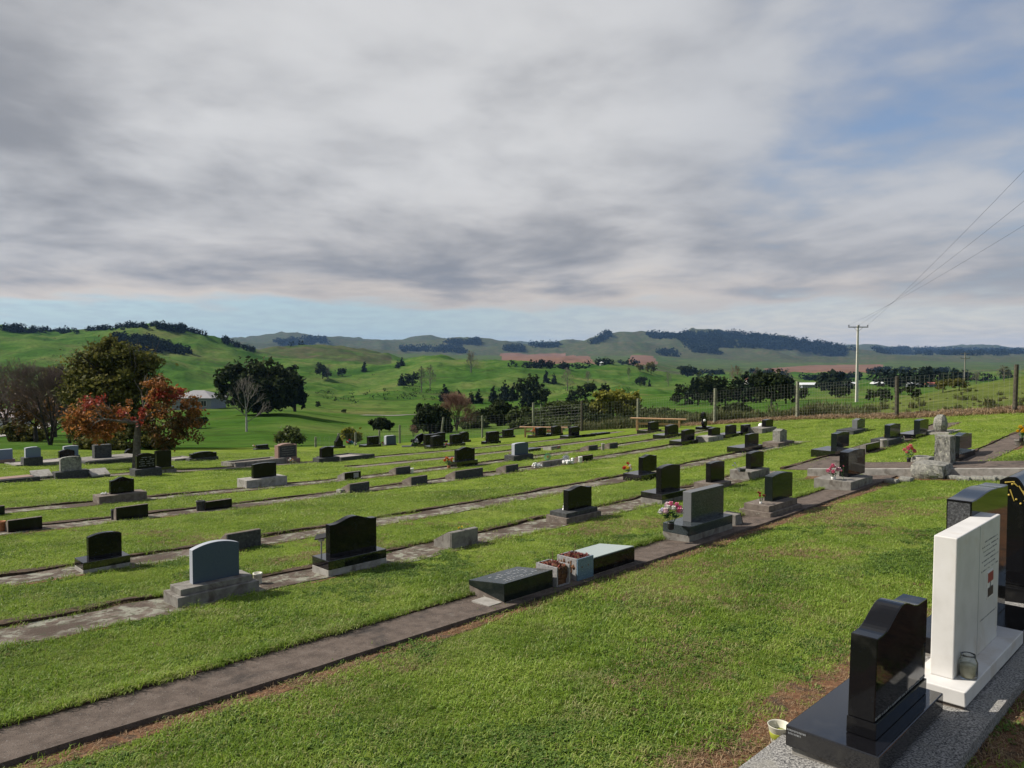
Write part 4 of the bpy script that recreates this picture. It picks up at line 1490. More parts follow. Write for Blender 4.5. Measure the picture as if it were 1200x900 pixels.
def bouquet(label, px, py, wpx, hpx, cols, nb=7, vase=None, lift=.012, cat='flowers', seed=1, wrap=None, name='flowers'):
    """posy: vase, stems, leaves and ruffled blooms, each bloom a cluster of petals"""
    P = at(px, py, lift)
    k = P.y / FPX
    w, h = wpx * k, hpx * k
    r = random.Random(seed)
    e = empty(name, P - Vector((0, 0, .012)), 0, label, cat)
    vh = h * .27
    if vase:
        vr = w * .13
        MB().lathe([(vr * .8, 0), (vr, vh * .15), (vr * 1.05, vh * .8), (vr * 1.15, vh), (vr * .95, vh), (vr * .8, vh * .3)], 12).build('vase', MT[vase], e, smooth=True)
    st = MB()
    lv = MB()
    for i in range(nb):
        a = r.random() * 6.28
        q = (i + .5) / nb
        rr = w * .42 * math.sqrt(q)
        b = Vector((rr * math.cos(a), rr * math.sin(a) * .8, h * (.62 + .34 * (1 - q) * r.random() + .16 * (1 - q))))
        st.tube((b.x * .12, b.y * .12, .01 if not vase else vh * .6), b, .004, .003, 4)
        br = w * .16 * (.8 + .4 * r.random())
        mb = MB()
        # petals: rings of small cupped plates
        for ring, (n_, ro, zz) in enumerate(((7, 1.0, -.25), (6, .68, .15), (4, .36, .45))):
            for j_ in range(n_):
                t = 6.28 * (j_ + .5 * (ring % 2)) / n_ + r.random() * .3
                c = Vector((b.x + br * ro * .62 * math.cos(t), b.y + br * ro * .62 * math.sin(t), b.z + br * zz))
                s_ = br * .42
                u = Vector((-math.sin(t), math.cos(t), 0)) * s_
                o = Vector((math.cos(t) * .75, math.sin(t) * .75, .66)) * s_
                mb.add([c - u * .5 - o, c + u * .5 - o, c + u + o * .4, c + o * 1.05, c - u + o * .4], [(0, 1, 2, 3, 4)])
        mb.ball(b, br * .40, 6, 4, .3)
        mb.build('bloom', fcol(cols[i % len(cols)]), e)
        for _ in range(3):
            t = r.random() * 6.28
            c = Vector((b.x * .5, b.y * .5, b.z * .62))
            d = Vector((math.cos(t), math.sin(t), .5)) * w * .22
            s_ = Vector((-math.sin(t), math.cos(t), 0)) * w * .06
            lv.add([c, c + d * .5 + s_, c + d, c + d * .5 - s_], [(0, 1, 2, 3)])
    st.build('stems', MT['stem'], e)
    lv.build('leaves', MT[wrap or 'leafy'], e)
    return e


PINK, PALE, WHT, RED, ORG, YEL, LIL = (.72, .22, .34), (.80, .62, .66), (.78, .78, .72), (.55, .05, .06), (.72, .22, .05), (.78, .58, .04), (.62, .60, .74)
E_SP = SD['broad speckled grey granite headstone with scalloped top, pink flowers on its base'][2]
bouquet('pink and white flowers on the speckled granite base', 786, 619.5, 30, 31, [PINK, WHT, PALE, WHT, PINK, PALE, WHT, LIL, PINK], 13, 'darkplastic', lift=.285, seed=3)
bouquet('pink flowers in a white vase on the concrete block of the shiny black headstone', 976.5, 563, 19, 18, [PINK, PALE, PINK, (.75, .30, .42)], 9, 'white', lift=.235, seed=5)
bouquet('lone pink bloom against the left side of the shiny black headstone', 987.5, 563, 7, 18, [PINK, PALE], 3, 'cream', lift=.235, seed=6)
bouquet('spiky red potted plant in white pot on stepped concrete', 891.5, 592, 11, 18, [RED, (.30, .06, .04), (.35, .10, .05)], 6, 'white', lift=.225, seed=7)
bouquet('red, yellow and white posy at the left of a black base', 735.5, 557.5, 16, 14, [RED, YEL, ORG, WHT, YEL], 9, None, lift=.0, seed=8)
bouquet('orange flowers beside the black peaked headstone', 526, 549, 14, 14, [ORG, (.6, .25, .06), ORG], 8, 'terracotta', lift=.0, seed=9)
bouquet('coral flowers with teal leaves in a dark pot on the path edge', 1065, 541, 17, 19, [(.75, .16, .14), (.78, .30, .28), PINK], 8, 'darkplastic', lift=.19, seed=10, wrap='teal')
bouquet('bright yellow flowers in a dark pot at the right edge of the photo', 1197, 517, 17, 18, [YEL, (.80, .50, .03), YEL], 12, 'darkplastic', lift=.15, seed=11)
bouquet('white posy in front of the red granite headstone', 341, 543.8, 8, 7, [WHT, (.8, .4, .1), WHT], 6, 'leafy', lift=.0, seed=12)
bouquet('orange and white posy left of the tiny dark headstone', 297, 526.8, 7, 5, [ORG, WHT], 5, None, lift=.0, seed=13)
bouquet('orange and pink flowers in front of the far bench', 625, 512.4, 9, 10, [ORG, (.8, .45, .25), PALE], 8, 'cream', lift=0, seed=14)
bouquet('orange flowers between two black headstones at the far bench', 643.5, 511.5, 6, 9, [(.8, .45, .25), ORG], 5, None, lift=0, seed=15)
bouquet('pale yellow flowers left of the broad black headstone by the fence', 569, 518.6, 8, 8, [(.70, .72, .30), WHT], 7, None, lift=0, seed=16)
bouquet('red flower at the foot of the front black headstone in the far cluster', 524, 524.5, 6, 5, [RED], 4, None, lift=0, seed=17)
bouquet('blue and red toys and flowers beside the pointed black headstone', 409, 524.5, 11, 9, [RED, (.10, .25, .45), (.35, .55, .62), (.10, .25, .45)], 9, None, lift=0, seed=18)
bouquet('small white bouquet at the far lawn edge between two black stones', 416, 524.5, 5, 6, [WHT], 4, None, lift=0, seed=19)
bouquet('red and pink flowers right of the square black headstone', 447.5, 523, 7, 5, [RED, PALE], 5, None, lift=0, seed=20)
bouquet('red flower at the end of the grey wedge marker', 655, 527.5, 4, 5, [RED], 3, None, lift=0, seed=21)
bouquet('yellow ornaments beside the crowded dark headstone', 1038.5, 517, 6, 9, [(.6, .4, .06), (.5, .3, .1)], 5, None, lift=.1, seed=22)
bouquet('tiny yellow flower lying on the grey wedge marker', 540, 620.4, 8, 4, [YEL], 3, None, lift=.285, seed=23)
bouquet('pale flowers at the right side of the crowded dark headstone', 1059, 518, 5, 7, [WHT, PALE], 4, None, lift=.05, seed=24)
bouquet('pale flowers beside the blue grey round shouldered headstone', 598, 538.5, 9, 7, [(.55, .40, .30), WHT], 6, None, lift=0, seed=25)


def vase_thing(label, px, py, r, h, mat, lift=.012, name='vase', cat='vase', prof_=None):
    P = at(px, py, lift)
    k = P.y / FPX
    r, h = r * k, h * k
    e = MB().lathe(prof_ or [(r * .85, -.01), (r, h * .1), (r, h * .82), (r * 1.12, h * .86), (r * 1.12, h), (r * .9, h), (r * .85, h * .5)], 14).build(name, MT[mat], None, smooth=True)
    e.location = P
    return tag(e, label, cat)


vase_thing('cream flower vase right of the blue grey headstone', 302, 684, 5.0, 13, 'cream')
vase_thing('mossy green vase at the left of a dark wedge marker', 133.5, 608.5, 3.0, 12, 'oldd')
vase_thing('mossy square pot left of a dark wedge marker', 235, 598, 4.6, 11.5, 'oldd', name='pot', cat='pot')
vase_thing('orange terracotta pot at the left edge of the photo', 1.5, 622, 4.6, 11.5, 'terracotta', name='pot', cat='pot')
vase_thing('white vase left of a black wedge marker in mid lawn', 680, 542, 2.2, 7, 'white')
vase_thing('white cup right of a dark wedge marker in mid lawn', 483, 554.5, 1.7, 6, 'white', name='cup', cat='cup')
vase_thing('pale stone pot left of the crowded dark headstone', 1035.5, 524, 3.6, 9.5, 'concw', name='pot', cat='pot')
vase_thing('concrete pot carrying the yellow flowers at the right edge', 1196, 521.5, 6.0, 6, 'conc', name='pot', cat='pot')
vase_thing('small dark vase on the base beside the empty flower holder', 869.5, 552, 4.2, 3, 'oldd', lift=.25)
vase_thing('pale figurine between two dark wedge markers', 706.5, 527.5, 1.8, 8, 'concw', name='figurine', cat='figurine')


# white seated figurine, white sheep-like ornaments, ball
def figurine(label, px, py, h, lift, mat='white'):
    P = at(px, py, lift)
    k = P.y / FPX * h
    mb = MB()
    mb.ball((0, 0, .22 * k), .24 * k, 10, 7, .08, (1, 1, .95))
    mb.ball((0, 0, .52 * k), .17 * k, 10, 7, .08, (1, .9, 1.35))
    mb.ball((0, -.03 * k, .82 * k), .15 * k, 10, 7, .04)
    mb.tube((-.14 * k, -.05 * k, .6 * k), (-.05 * k, -.2 * k, .32 * k), .05 * k, .04 * k, 7)
    mb.tube((.14 * k, -.05 * k, .6 * k), (.05 * k, -.2 * k, .32 * k), .05 * k, .04 * k, 7)
    mb.tube((-.1 * k, -.1 * k, .14 * k), (-.12 * k, -.34 * k, .07 * k), .08 * k, .06 * k, 7)
    mb.tube((.1 * k, -.1 * k, .14 * k), (.12 * k, -.34 * k, .07 * k), .08 * k, .06 * k, 7)
    o = mb.build('figurine', MT[mat], None, smooth=True)
    o.location = P
    o.rotation_euler = (0, 0, .6)
    return tag(o, label, 'figurine')


figurine('small white seated figurine left of a black headstone', 661.5, 600, 12, .17)


def lamb(label, px, py, w, lift=.012, flip=1):
    P = at(px, py, lift)
    k = P.y / FPX * w
    mb = MB()
    r = random.Random(int(px))
    for i in range(26):
        a = Vector((r.gauss(0, .2), r.gauss(0, .1), r.gauss(.22, .06))) * k
        mb.ball(a, .11 * k, 7, 5, .2)
    mb.ball((.33 * k * flip, 0, .40 * k), .11 * k, 9, 6, .05, (1.25, .9, 1))
    mb.ball((.42 * k * flip, 0, .36 * k), .06 * k, 7, 5)
    for s_ in (-1, 1):
        mb.ball((.30 * k * flip, s_ * .11 * k, .45 * k), .045 * k, 6, 4, 0, (1, 1.5, .7))
        mb.tube((.22 * k * flip, s_ * .08 * k, .14 * k), (.38 * k * flip, s_ * .09 * k, .04 * k), .05 * k, .04 * k, 7)
    mb.ball((-.36 * k * flip, 0, .24 * k), .07 * k, 7, 5)
    o = mb.build('lamb_ornament', MT['white'], None, smooth=True)
    o.location = P
    o.rotation_euler = (0, 0, .35)
    return tag(o, label, 'ornament')


lamb('white lying lamb ornament at the left of the grey wedge marker', 630, 548.5, 13, flip=-1)
lamb('white lying lamb ornament at the right of the grey wedge marker', 666.5, 544.2, 15)
lamb('white stone ornament on the left of the peaked headstone base', 122, 579.5, 6, .2)


def pinwheel(label, px, py, hub, rad, c1, c2, n_=14):
    P = at(px, py)
    k = P.y / FPX
    H = (py - hub) * k
    R = rad * k
    e = empty('pinwheel', P, ROT * .3, label, 'pinwheel')
    MB().tube((0, 0, -.02), (0, 0, H), .006, .005, 6).build('stick', MT['white'], e)
    for nm, ro, cc, off, yy in (('outer_petals', 1.0, c1, 0, -.02), ('inner_petals', .62, c2, .5, -.035)):
        mb = MB()
        for i in range(n_):
            t = 6.283 * (i + off) / n_
            d = Vector((math.cos(t), 0, math.sin(t)))
            u = Vector((-math.sin(t), 0, math.cos(t)))
            c = Vector((0, yy, H))
            a = c + d * R * ro * .2
            b = c + d * R * ro
            mb.add([a - u * R * .05, a + u * R * .05, (a + b) / 2 + u * R * .14 + Vector((0, -.012, 0)), b, (a + b) / 2 - u * R * .14 + Vector((0, .006, 0))], [(0, 1, 2, 3, 4)])
        mb.build(nm, fcol(cc), e)
    MB().ball((0, -.04, H), R * .18, 8, 5).build('hub', fcol(ORG if c1[0] < .5 else WHT), e)


pinwheel('green and white pinwheel flower standing over the grey wedge marker', 641.5, 545, 535, 5.2, (.22, .62, .30), (.62, .78, .30))
pinwheel('white pinwheel flower beside the white lamb ornament', 663, 543, 537, 5.6, (.82, .82, .80), (.70, .70, .74))


def solar_lamp():
    P = at(376.6, 650, .20)
    k = P.y / FPX
    e = empty('solar_lamp', P - Vector((0, 0, .012)), 0, 'small solar lamp on a thin post at the black headstone', 'lamp')
    MB().tube((0, 0, 0), (0, 0, 21 * k), .012, .012, 8).build('post', MT['steel'], e)
    mb = MB()
    w = 7 * k
    mb.add([(-w, -w * .7, 19 * k), (w, -w * .7, 21.5 * k), (w, w * .7, 25 * k), (-w, w * .7, 22.5 * k), (-w, -w * .7, 20.4 * k), (w, -w * .7, 23 * k), (w, w * .7, 26.5 * k), (-w, w * .7, 24 * k)],
           [(3, 2, 1, 0), (4, 5, 6, 7), (0, 1, 5, 4), (1, 2, 6, 5), (2, 3, 7, 6), (3, 0, 4, 7)])
    mb.build('lamp_head', MT['darkplastic'], e, bevel=.004)
    MB().lathe([(w * .5, 17.5 * k), (w * .62, 20.5 * k), (w * .2, 21 * k)], 10).build('lens', MT['cream'], e)


solar_lamp()


def flower_holder():
    P = at(867, 553, .25)
    mb = MB()
    mb.tube((0, 0, -.01), (-.16, -.02, .16), .008, .006, 5)
    mb.tube((0, 0, -.01), (-.10, .05, .20), .008, .006, 5)
    mb.tube((0, 0, -.01), (-.02, .0, .14), .008, .006, 5)
    mb.tube((-.16, -.02, .16), (-.20, -.03, .17), .02, .012, 7)
    mb.tube((-.10, .05, .20), (-.13, .06, .23), .02, .012, 7)
    o = mb.build('flower_holder', MT['steel'])
    o.location = P
    tag(o, 'empty metal flower holder leaning on a concrete base', 'holder')


flower_holder()


def white_ball():
    P = at(892, 502.4, .1)
    o = MB().ball((0, 0, .13), .14, 14, 9).build('ball_ornament', MT['white'], None, smooth=True)
    o.location = P
    tag(o, 'white ball ornament left of a black headstone by the fence', 'ornament')


white_ball()


# tiled planter boxes between the desk markers
def planter(label, fl, fr, ptop, dep, mat, open_front, lean=0.0):
    P = at(fl[0], fl[1], .05)
    W_ = solve(lambda q: proj(P + TV * q)[0], fr, 0, 4)
    H = solve(lambda q: proj(P + Vector((0, 0, q)))[1], ptop, 0, 2)
    e = empty('planter_box', P - Vector((0, 0, .02)), ROT, label, 'planter')
    t = .022

    def slab(name, x0, x1, y0, y1, m):
        mb = MB().box(x0, x1, y0, y1, .0, H)
        mb.v = [(a + lean * c, b, c) for a, b, c in mb.v]
        mb.build(name, MT[m], e, bevel=.002)
    if open_front:
        slab('side_tile', -.012, t - .012, -.005, dep, 'tilewhite')
        slab('side_tile', W_ - t, W_, -.005, dep, 'tilewhite')
        mb = MB().box(t, W_ - t, -.01, t, .0, .03)
        mb.build('front_lip', MT['tilewhite'], e)
    else:
        slab('side_tile', 0, t, t, dep - t, 'tilewhite')
        slab('side_tile', W_ - t, W_, t, dep - t, 'tilewhite')
        slab('front_tile', 0, W_, 0, t - .002, mat)
    slab('rear_tile', .0, W_ - t, dep - t, dep, 'tilewhite')
    mb = MB()
    r = random.Random(int(fl[0]))
    n_ = 7
    for i in range(n_):
        for k in range(n_):
            a, b = t + (W_ - 2 * t) * i / n_, t + .02 + (dep - 3 * t) * k / n_
            mb.ball((a + .03, b + .03, H * .62), .07, 6, 4, .6, (1, 1, 1.4))
    mb.box(t + .002, W_ - t - .002, .05 if open_front else t + .002, dep - t - .002, .0, H * .7)
    mb.build('potting_soil', MT['soil'], e)
    N_ = 130
    c = np.stack([rng.uniform(.01, W_ - .01, N_), rng.uniform(.02, dep - .02, N_), rng.uniform(H * .80, H * 1.02, N_)], 1)
    make_leaves('succulents', c, .035, MT['l_succ'], e, up=.6)
    st = MB()
    st.tube((W_ * .6, dep * .6, H), (W_ * .62, dep * .6, H + .14), .006, .004, 5)
    st.build('dry_stalk', MT['twigb'], e)
    return e


def make_leaves(name, C, size, mat, parent=None, up=0.3, out=None, tint=None, asp=1.7, sizes=None, link=True):
    """cloud of little leaf blades at points C, as one mesh"""
    n = len(C)
    d = rng.normal(size=(n, 3))
    if out is not None:
        d += out * 1.1
    d[:, 2] += up
    d /= np.linalg.norm(d, axis=1)[:, None] + 1e-9
    a = np.cross(d, rng.normal(size=(n, 3)))
    a /= np.linalg.norm(a, axis=1)[:, None] + 1e-9
    b = np.cross(d, a)
    s = (sizes if sizes is not None else size * rng.uniform(.6, 1.35, n))[:, None]
    a = a * s * asp * .5
    b = b * s * .5
    V = np.stack([C - a, C + b - a * .1, C + a, C - b - a * .1], 1)
    me = quads_mesh(name, V, {'tint': tint if tint is not None else rng.uniform(0, 1, n)})
    me.materials.append(mat)
    if not link:
        return me
    o = bpy.data.objects.new(name, me)
    COL.objects.link(o)
    o.parent = parent
    return o


planter('white tiled planter with open front and dark red succulents', (653, 688), 668, 663.5, .36, 'tilewhite', True)
planter('planter with speckled blue front tile and red succulents', (677, 681), 695.5, 654, .36, 'tileblue', False, .0)


# slanted plaque block right of the speckled stone
def plaque_block():
    P = at(862, 616, .05)
    e = empty('plaque_block', P - Vector((0, 0, .02)), ROT, 'small grey block with slanted black plaque between two front row headstones', 'grave marker')
    MB().prism([(0, 0), (0, .20), (.18, .20), (.26, 0)], 0, .30, 'y').build('body', MT['conc'], e, bevel=.006)
    mb = MB()
    mb.add([(.182, .01, .205), (.182, .29, .205), (.27, .29, .0), (.27, .01, .0), (.205, .01, .21), (.205, .29, .21), (.293, .29, .004), (.293, .01, .004)],
           [(0, 1, 2, 3), (7, 6, 5, 4), (0, 4, 5, 1), (1, 5, 6, 2), (2, 6, 7, 3), (3, 7, 4, 0)])
    mb.build('plaque', MT['black'], e)


plaque_block()


# old kerbed graves: kerb stones round a gravel bed
def kerb_grave(label, px, py, L, Wd, h=.16, bed='gravel', kerb='conc', ang=0.0, cover=False, name='kerbed_grave'):
    """L along the view-away direction n, Wd along the row"""
    P = at(px, py)
    e = empty(name, P - Vector((0, 0, .03)), ROT + ang, label, 'grave')
    drop = float(lawn_h(P.x, P.y) - lawn_h(P.x + NX * L, P.y + NY * L))
    t = .14

    def kerb_piece(x0, x1, y0, y1, z1):
        mb = MB().box(x0, x1, y0, y1, -.1, z1)
        mb.v = [(a, b, c - drop * b / L) for a, b, c in mb.v]
        mb.build('kerb', MT[kerb], e, bevel=.01)
    kerb_piece(0, Wd, 0, t, h)
    kerb_piece(0, Wd, L - t, L, h)
    kerb_piece(0, t, t + .003, L - t - .003, h - .004)
    kerb_piece(Wd - t, Wd, t + .003, L - t - .003, h - .004)
    mb = MB().box(t + .002, Wd - t - .002, t + .002, L - t - .002, -.1, h * (.72 if not cover else 1.2))
    mb.v = [(a, b, c - drop * b / L) for a, b, c in mb.v]
    mb.build('gravel_bed' if not cover else 'cover_slab', MT[bed], e)
    return e


kerb_grave('concrete kerbed grave in the open, left of the red granite headstone', 276, 547.5, 1.3, 2.2, .2, 'concb')
kerb_grave('gravelled grave with dark kerb behind the pale edged headstone', 400, 540.2, 2.0, 1.7, .18, 'gravel', 'oldd')
kerb_grave('broad concrete grave plot under the large dark square headstone', 100, 544.5, 2.6, 2.6, .14, 'conc', 'oldd', cover=True)
kerb_grave('gravelled plot behind the low wide black headstone', 205, 540.5, 1.6, 1.0, .12, 'gravel', 'conc')
kerb_grave('pale gravel plot round the second blue grey headstone', 18, 546.5, 1.8, 2.0, .08, 'gravel', 'conc')
kerb_grave('concrete grave plot behind the oval stone near the right verge', 1112, 509, 1.6, 1.5, .1, 'conc', 'concw', cover=True)
kerb_grave('dark brown grave slab at the left edge below the blue grey stones', -14, 567, 1.0, 1.4, .1, 'pink', 'oldd', cover=True)


def flat_slab(label, fl, fr, dep, h, tilt, mat, dark='oldd'):
    P = at(fl[0], fl[1])
    W_ = solve(lambda q: proj(P + TV * q)[0], fr, 0, 6)
    e = empty('slab_marker', P - Vector((0, 0, .02)), ROT, label, 'grave marker')
    MB().prism([(0, -.05), (0, h), (dep, h + tilt), (dep, -.05)], 0, W_, 'x').build('base', MT[dark], e)
    MB().prism([(-.01, h + .002), (-.01, h + .05), (dep + .01, h + tilt + .05), (dep + .01, h + tilt + .002)], -.01, W_ + .01, 'x').build('slab', MT[mat], e, bevel=.006)
    return e


flat_slab('flat grey inscribed slab left of the rounded grey headstone', (40, 562), 62, .5, .05, .16, 'concw')
flat_slab('flat grey inscribed slab right of the rounded grey headstone', (108, 560), 129, .5, .05, .16, 'concw')


# rough granite pillar on a rock, oval boulder stone, black sculpture
def rough_block(name, label, px, py, wpx, hpx, dep, mat, kind, lift=.0, base=None):
    P = at(px, py, lift)
    k = P.y / FPX
    w, h = wpx * k, hpx * k
    e = empty(name, P - Vector((0, 0, .02)), ROT, label, 'headstone')
    me = bpy.data.meshes.new(name)
    bm = bmesh.new()
    bmesh.ops.create_cube(bm, size=1)
    bmesh.ops.subdivide_edges(bm, edges=bm.edges, cuts=7, use_grid_fill=True)
    r = np.random.default_rng(int(px))
    sd = int(px)
    for v in bm.verts:
        x, y, z = v.co
        if kind == 'pillar':
            q = 1 - .04 * (z + .5)
            X, Y, Z = x * w * q, y * dep * q, (z + .5) * h
        elif kind == 'oval':
            R = max(abs(x), abs(z))
            s = R / (math.hypot(x, z) + 1e-9)
            zz = z * s
            X, Y, Z = x * s * w * (1.1 - .35 * max(0, zz)), y * dep * math.sqrt(max(.04, 1 - 3.4 * R * R)), zz * h * 1.1 + h * .5
        else:
            s = .5 / (math.sqrt(x * x + y * y + z * z) + 1e-9)
            s = .45 + .55 * s * max(abs(x), abs(y), abs(z)) * 2
            X, Y, Z = x * w * s, y * dep * s, (z * s + .42) * h
        jt = .05 * min(w, h)
        nx = float(fbm(np.array([X * 9 + Z * 5]), np.array([Y * 9 - Z * 7]), 1.0, 3, sd)[0])
        v.co = (X + jt * nx * 2, Y + jt * nx * 1.5, Z + jt * nx)
    bm.to_mesh(me)
    bm.free()
    me.materials.append(MT[mat])
    o = bpy.data.objects.new('stone' if kind != 'pillar' else 'pillar', me)
    COL.objects.link(o)
    o.parent = e
    if base:
        base(e, w, h)
    return e


rough_block('headstone', 'tall rough granite pillar at the corner of the low wall', 1107, 546, 22, 37, .34, 'old', 'pillar', .14)
rough_block('boulder', 'large flat lichened rock at the foot of the granite pillar', 1092, 559.5, 50, 22, .8, 'old', 'rock')
rough_block('boulder', 'grey rock leaning behind the granite pillar base', 1082, 544, 30, 12, .5, 'old', 'rock', .1)
rough_block('headstone', 'upright oval boulder headstone near the straw verge', 1102, 508, 16, 22, .45, 'old', 'oval', 0,
            lambda e, w, h: MB().box(-w * .7, w * .7, -.35, .35, -.05, .09).build('base', MT['conc'], e, bevel=.01))
rough_block('grave_marker_block', 'dark block at the right foot of the granite pillar', 1123, 549, 15, 8, .4, 'oldd', 'pillar', .05)
rough_block('rubble_stone', 'rubble stone at the sloping end of the brown wedge marker', 399, 577.5, 7, 6, .25, 'old', 'rock')
for i, (px, py, w) in enumerate(((1130, 563, 16), (1146, 563, 13), (1160, 563, 15), (1172, 562.5, 12), (1062, 564, 18), (1045, 566, 14), (1118, 562, 10))):
    rough_block('edging_stone', ('broken stone edging the lawn below the low wall, number %d of a ragged line' % 0) if 0 else
                ['ragged edging stone below the low wall, left of the broad black headstone', 'ragged edging stone just right of the first below the low wall', 'middle ragged edging stone below the low wall',
                 'rightmost ragged edging stone below the low wall', 'flat edging stone left of the pillar rock', 'flat edging stone at the end of the front path', 'small edging stone under the pillar'][i],
                px, py, w, 7, .3, 'old', 'rock')


def black_sculpture():
    P = at(826, 504.5)
    k = P.y / FPX
    e = empty('sculpture', P - Vector((0, 0, .02)), ROT, 'curved black sculpture on a black plinth by the fence post', 'sculpture')
    MB().box(-.1, .75, 0, .5, -.03, 1.2 * k).build('plinth', MT['conc'], e)
    MB().box(-.1, .75, 0, .5, 1.2 * k + .002, 4.2 * k).build('base', MT['black'], e)
    pts = [(.20, .0), (.12, .18), (.16, .36), (.08, .55), (.12, .72), (.26, .78), (.34, .62), (.44, .42), (.48, .2), (.40, .0)]
    MB().prism([(a + .05, 4.2 * k + b) for a, b in pts], .16, .34, 'y').build('figure', MT['black'], e, bevel=.02)
    MB().ball((.20, .14, 4.2 * k + .34), .07, 8, 6).build('white_detail', MT['white'], e)


black_sculpture()


# leaning dark memorial with wrapped flowers at the left of the far cluster
def leaning_memorial():
    P = at(492, 523)
    k = P.y / FPX
    e = empty('memorial', P - Vector((0, 0, .02)), ROT - .5, 'leaning black memorial with dark bouquet at the left of the far cluster', 'memorial')
    mb = MB()
    mb.prism([(-.55, 0), (-.1, .0), (.45, .62), (.15, .78), (-.2, .62)], 0, .22, 'y')
    mb.build('leaning_stone', MT['black'], e, bevel=.02)
    MB().box(-1.0, .3, -.15, .45, -.05, .05).build('base', MT['oldd'], e)


leaning_memorial()
bouquet('dark wrapped bouquet with silver ribbon at the leaning memorial', 486, 525, 12, 11, [(.05, .05, .09), (.45, .46, .52), (.03, .03, .05)], 12, None, lift=0, seed=31)
bouquet('pale wrapped bouquet right of the leaning memorial', 496, 522.5, 7, 8, [(.62, .64, .45), WHT], 6, None, lift=0, seed=32)


# timber benches
def bench(label, px0, px1, py, hpx, ang):
    P = at(px0, py)
    Q = at(px1, py)
    Wd = max(1.4, (Q - P).length)
    e = empty('bench', (P + Q) / 2 - Vector((0, 0, .0)), ang, label, 'bench')
    h = hpx * P.y / FPX
    for i, y in enumerate((-.14, .0, .14)):
        MB().box(-Wd / 2, Wd / 2, y - .062, y + .062, h - .06, h).build('top_plank', MT['bench'], e, bevel=.006)
    for s_ in (-1, 1):
        x = s_ * Wd * .38
        for y in (-.15, .15):
            MB().box(x - .05, x + .05, y - .04, y + .04, -.15, h - .062).build('leg', MT['bench'], e, bevel=.005)
        MB().box(x - .03, x + .03, -.18, .18, h - .16, h - .064).build('rail', MT['bench'], e)
    MB().box(-Wd * .38, Wd * .38, -.03, .03, h * .38, h * .38 + .12).build('stretcher', MT['bench'], e)


bench('timber bench by the fence at right of centre', 756.5, 787, 503, 12.5, -.32)
bench('timber bench half hidden behind two black headstones at the far fence', 626.5, 648, 511, 10.5, -.1)


def path_patch():
    P = at(573, 711, .05)
    o = MB().box(0, .42, 0, .30, -.02, .006).build('cement_patch', MT['concw'])
    o.location = P
    o.rotation_euler = (0, 0, ROT)
    tag(o, 'pale cement patch on the dark path left of the desk marker', 'patch')


path_patch()

# ------------------------------------------------------------------ deer fence along the far edge
FENCE = [  # picture column, foot row, top row, weathered(0)/dark foot(1), lean
    (1290, 476, 414, 1, 0), (1190, 483, 427, 1, .02), (1052, 491, 441, 1, -.01), (935, 491, 447, 0, 0), (838, 497, 455, 0, .01), (748, 502, 467, 0, 0), (682, 505, 470, 1, 0),
    (625, 508, 472, 0, 0), (565, 512, 487, 0, 0), (515, 516, 489, 0, .16), (468, 518, 498, 0, 0), (444, 519, 504, 0, 0), (416, 521, 507, 0, 0), (396, 522.5, 508, 0, 0), (369, 524, 512, 0, 0)]


def fence():
    pts = []
    for px, f, t, dk, ln in FENCE:
        d = float(np.interp(px, COLS, EDGE_D)) - .6
        p = on(px, d)
        h = solve(lambda q: proj(p + Vector((0, 0, q)))[1], t, 0, 6)
        pts.append((p, min(h, 2.6), dk, ln, px))
    c = pts[6][0]
    e = empty('wire_fence', c, 0, 'tall wire netting fence on timber posts along the far edge of the cemetery', 'fence')
    for p, h, dk, ln, px in pts:
        b = p - c
        mb = MB()
        r = .085 if dk or px > 600 else .07
        mb.tube(b + Vector((0, 0, -.4)), b + Vector((ln * h, 0, h)), r * 1.08, r, 9)
        mb.build('post', MT['postd' if dk else 'post'], e, smooth=False)
    # slim battens and the diagonal stay
    p, h = pts[7][0] - c, pts[7][1]
    MB().tube(p + Vector((.55, -.1, -.3)), p + Vector((.55, -.1, h * .96)), .03, .03, 6).build('batten', MT['post'], e)
    MB().tube(p + Vector((-3.2, -.4, -.1)), p + Vector((.1, 0, .9)), .06, .05, 7).build('stay', MT['postd'], e)
    # netting, one sheet of wires per bay
    for (p0, h0, _, l0, _), (p1, h1, _, l1, px) in zip(pts[:-1], pts[1:]):
        mb = MB()
        a, b = p0 - c, p1 - c
        L = (b - a).length
        hh = min(h0, h1, 2.0) * .97
        far = a.y + c.y
        nh = 12 if px > 700 else 9
        rw = .0031 if px > 700 else .0028
        zs = [.06 + (hh - .06) * (i / nh) for i in range(nh + 1)]
        nseg = 5
        P = []
        for i in range(nseg + 1):
            q = a.lerp(b, i / nseg)
            w = q + c
            q = Vector((q.x, q.y, tz(w.x, w.y) - c.z))
            if i in (0, nseg):
                q.z = (a if i == 0 else b).z
            P.append(q)
        for z in zs:
            for i in range(nseg):
                mb.tube(P[i] + Vector((0, 0, z)), P[i + 1] + Vector((0, 0, z)), rw, rw, 3, False)
        nv = max(4, int(L / (.19 if px > 700 else .30)))
        for k in range(1, nv):
            t = k / nv * nseg
            i = min(int(t), nseg - 1)
            q = P[i].lerp(P[i + 1], t - i)
            mb.tube(q + Vector((0, 0, zs[0])), q + Vector((0, 0, zs[-1])), rw * .8, rw * .8, 3, False)
        mb.build('wire_netting', MT['wire'], e)


fence()


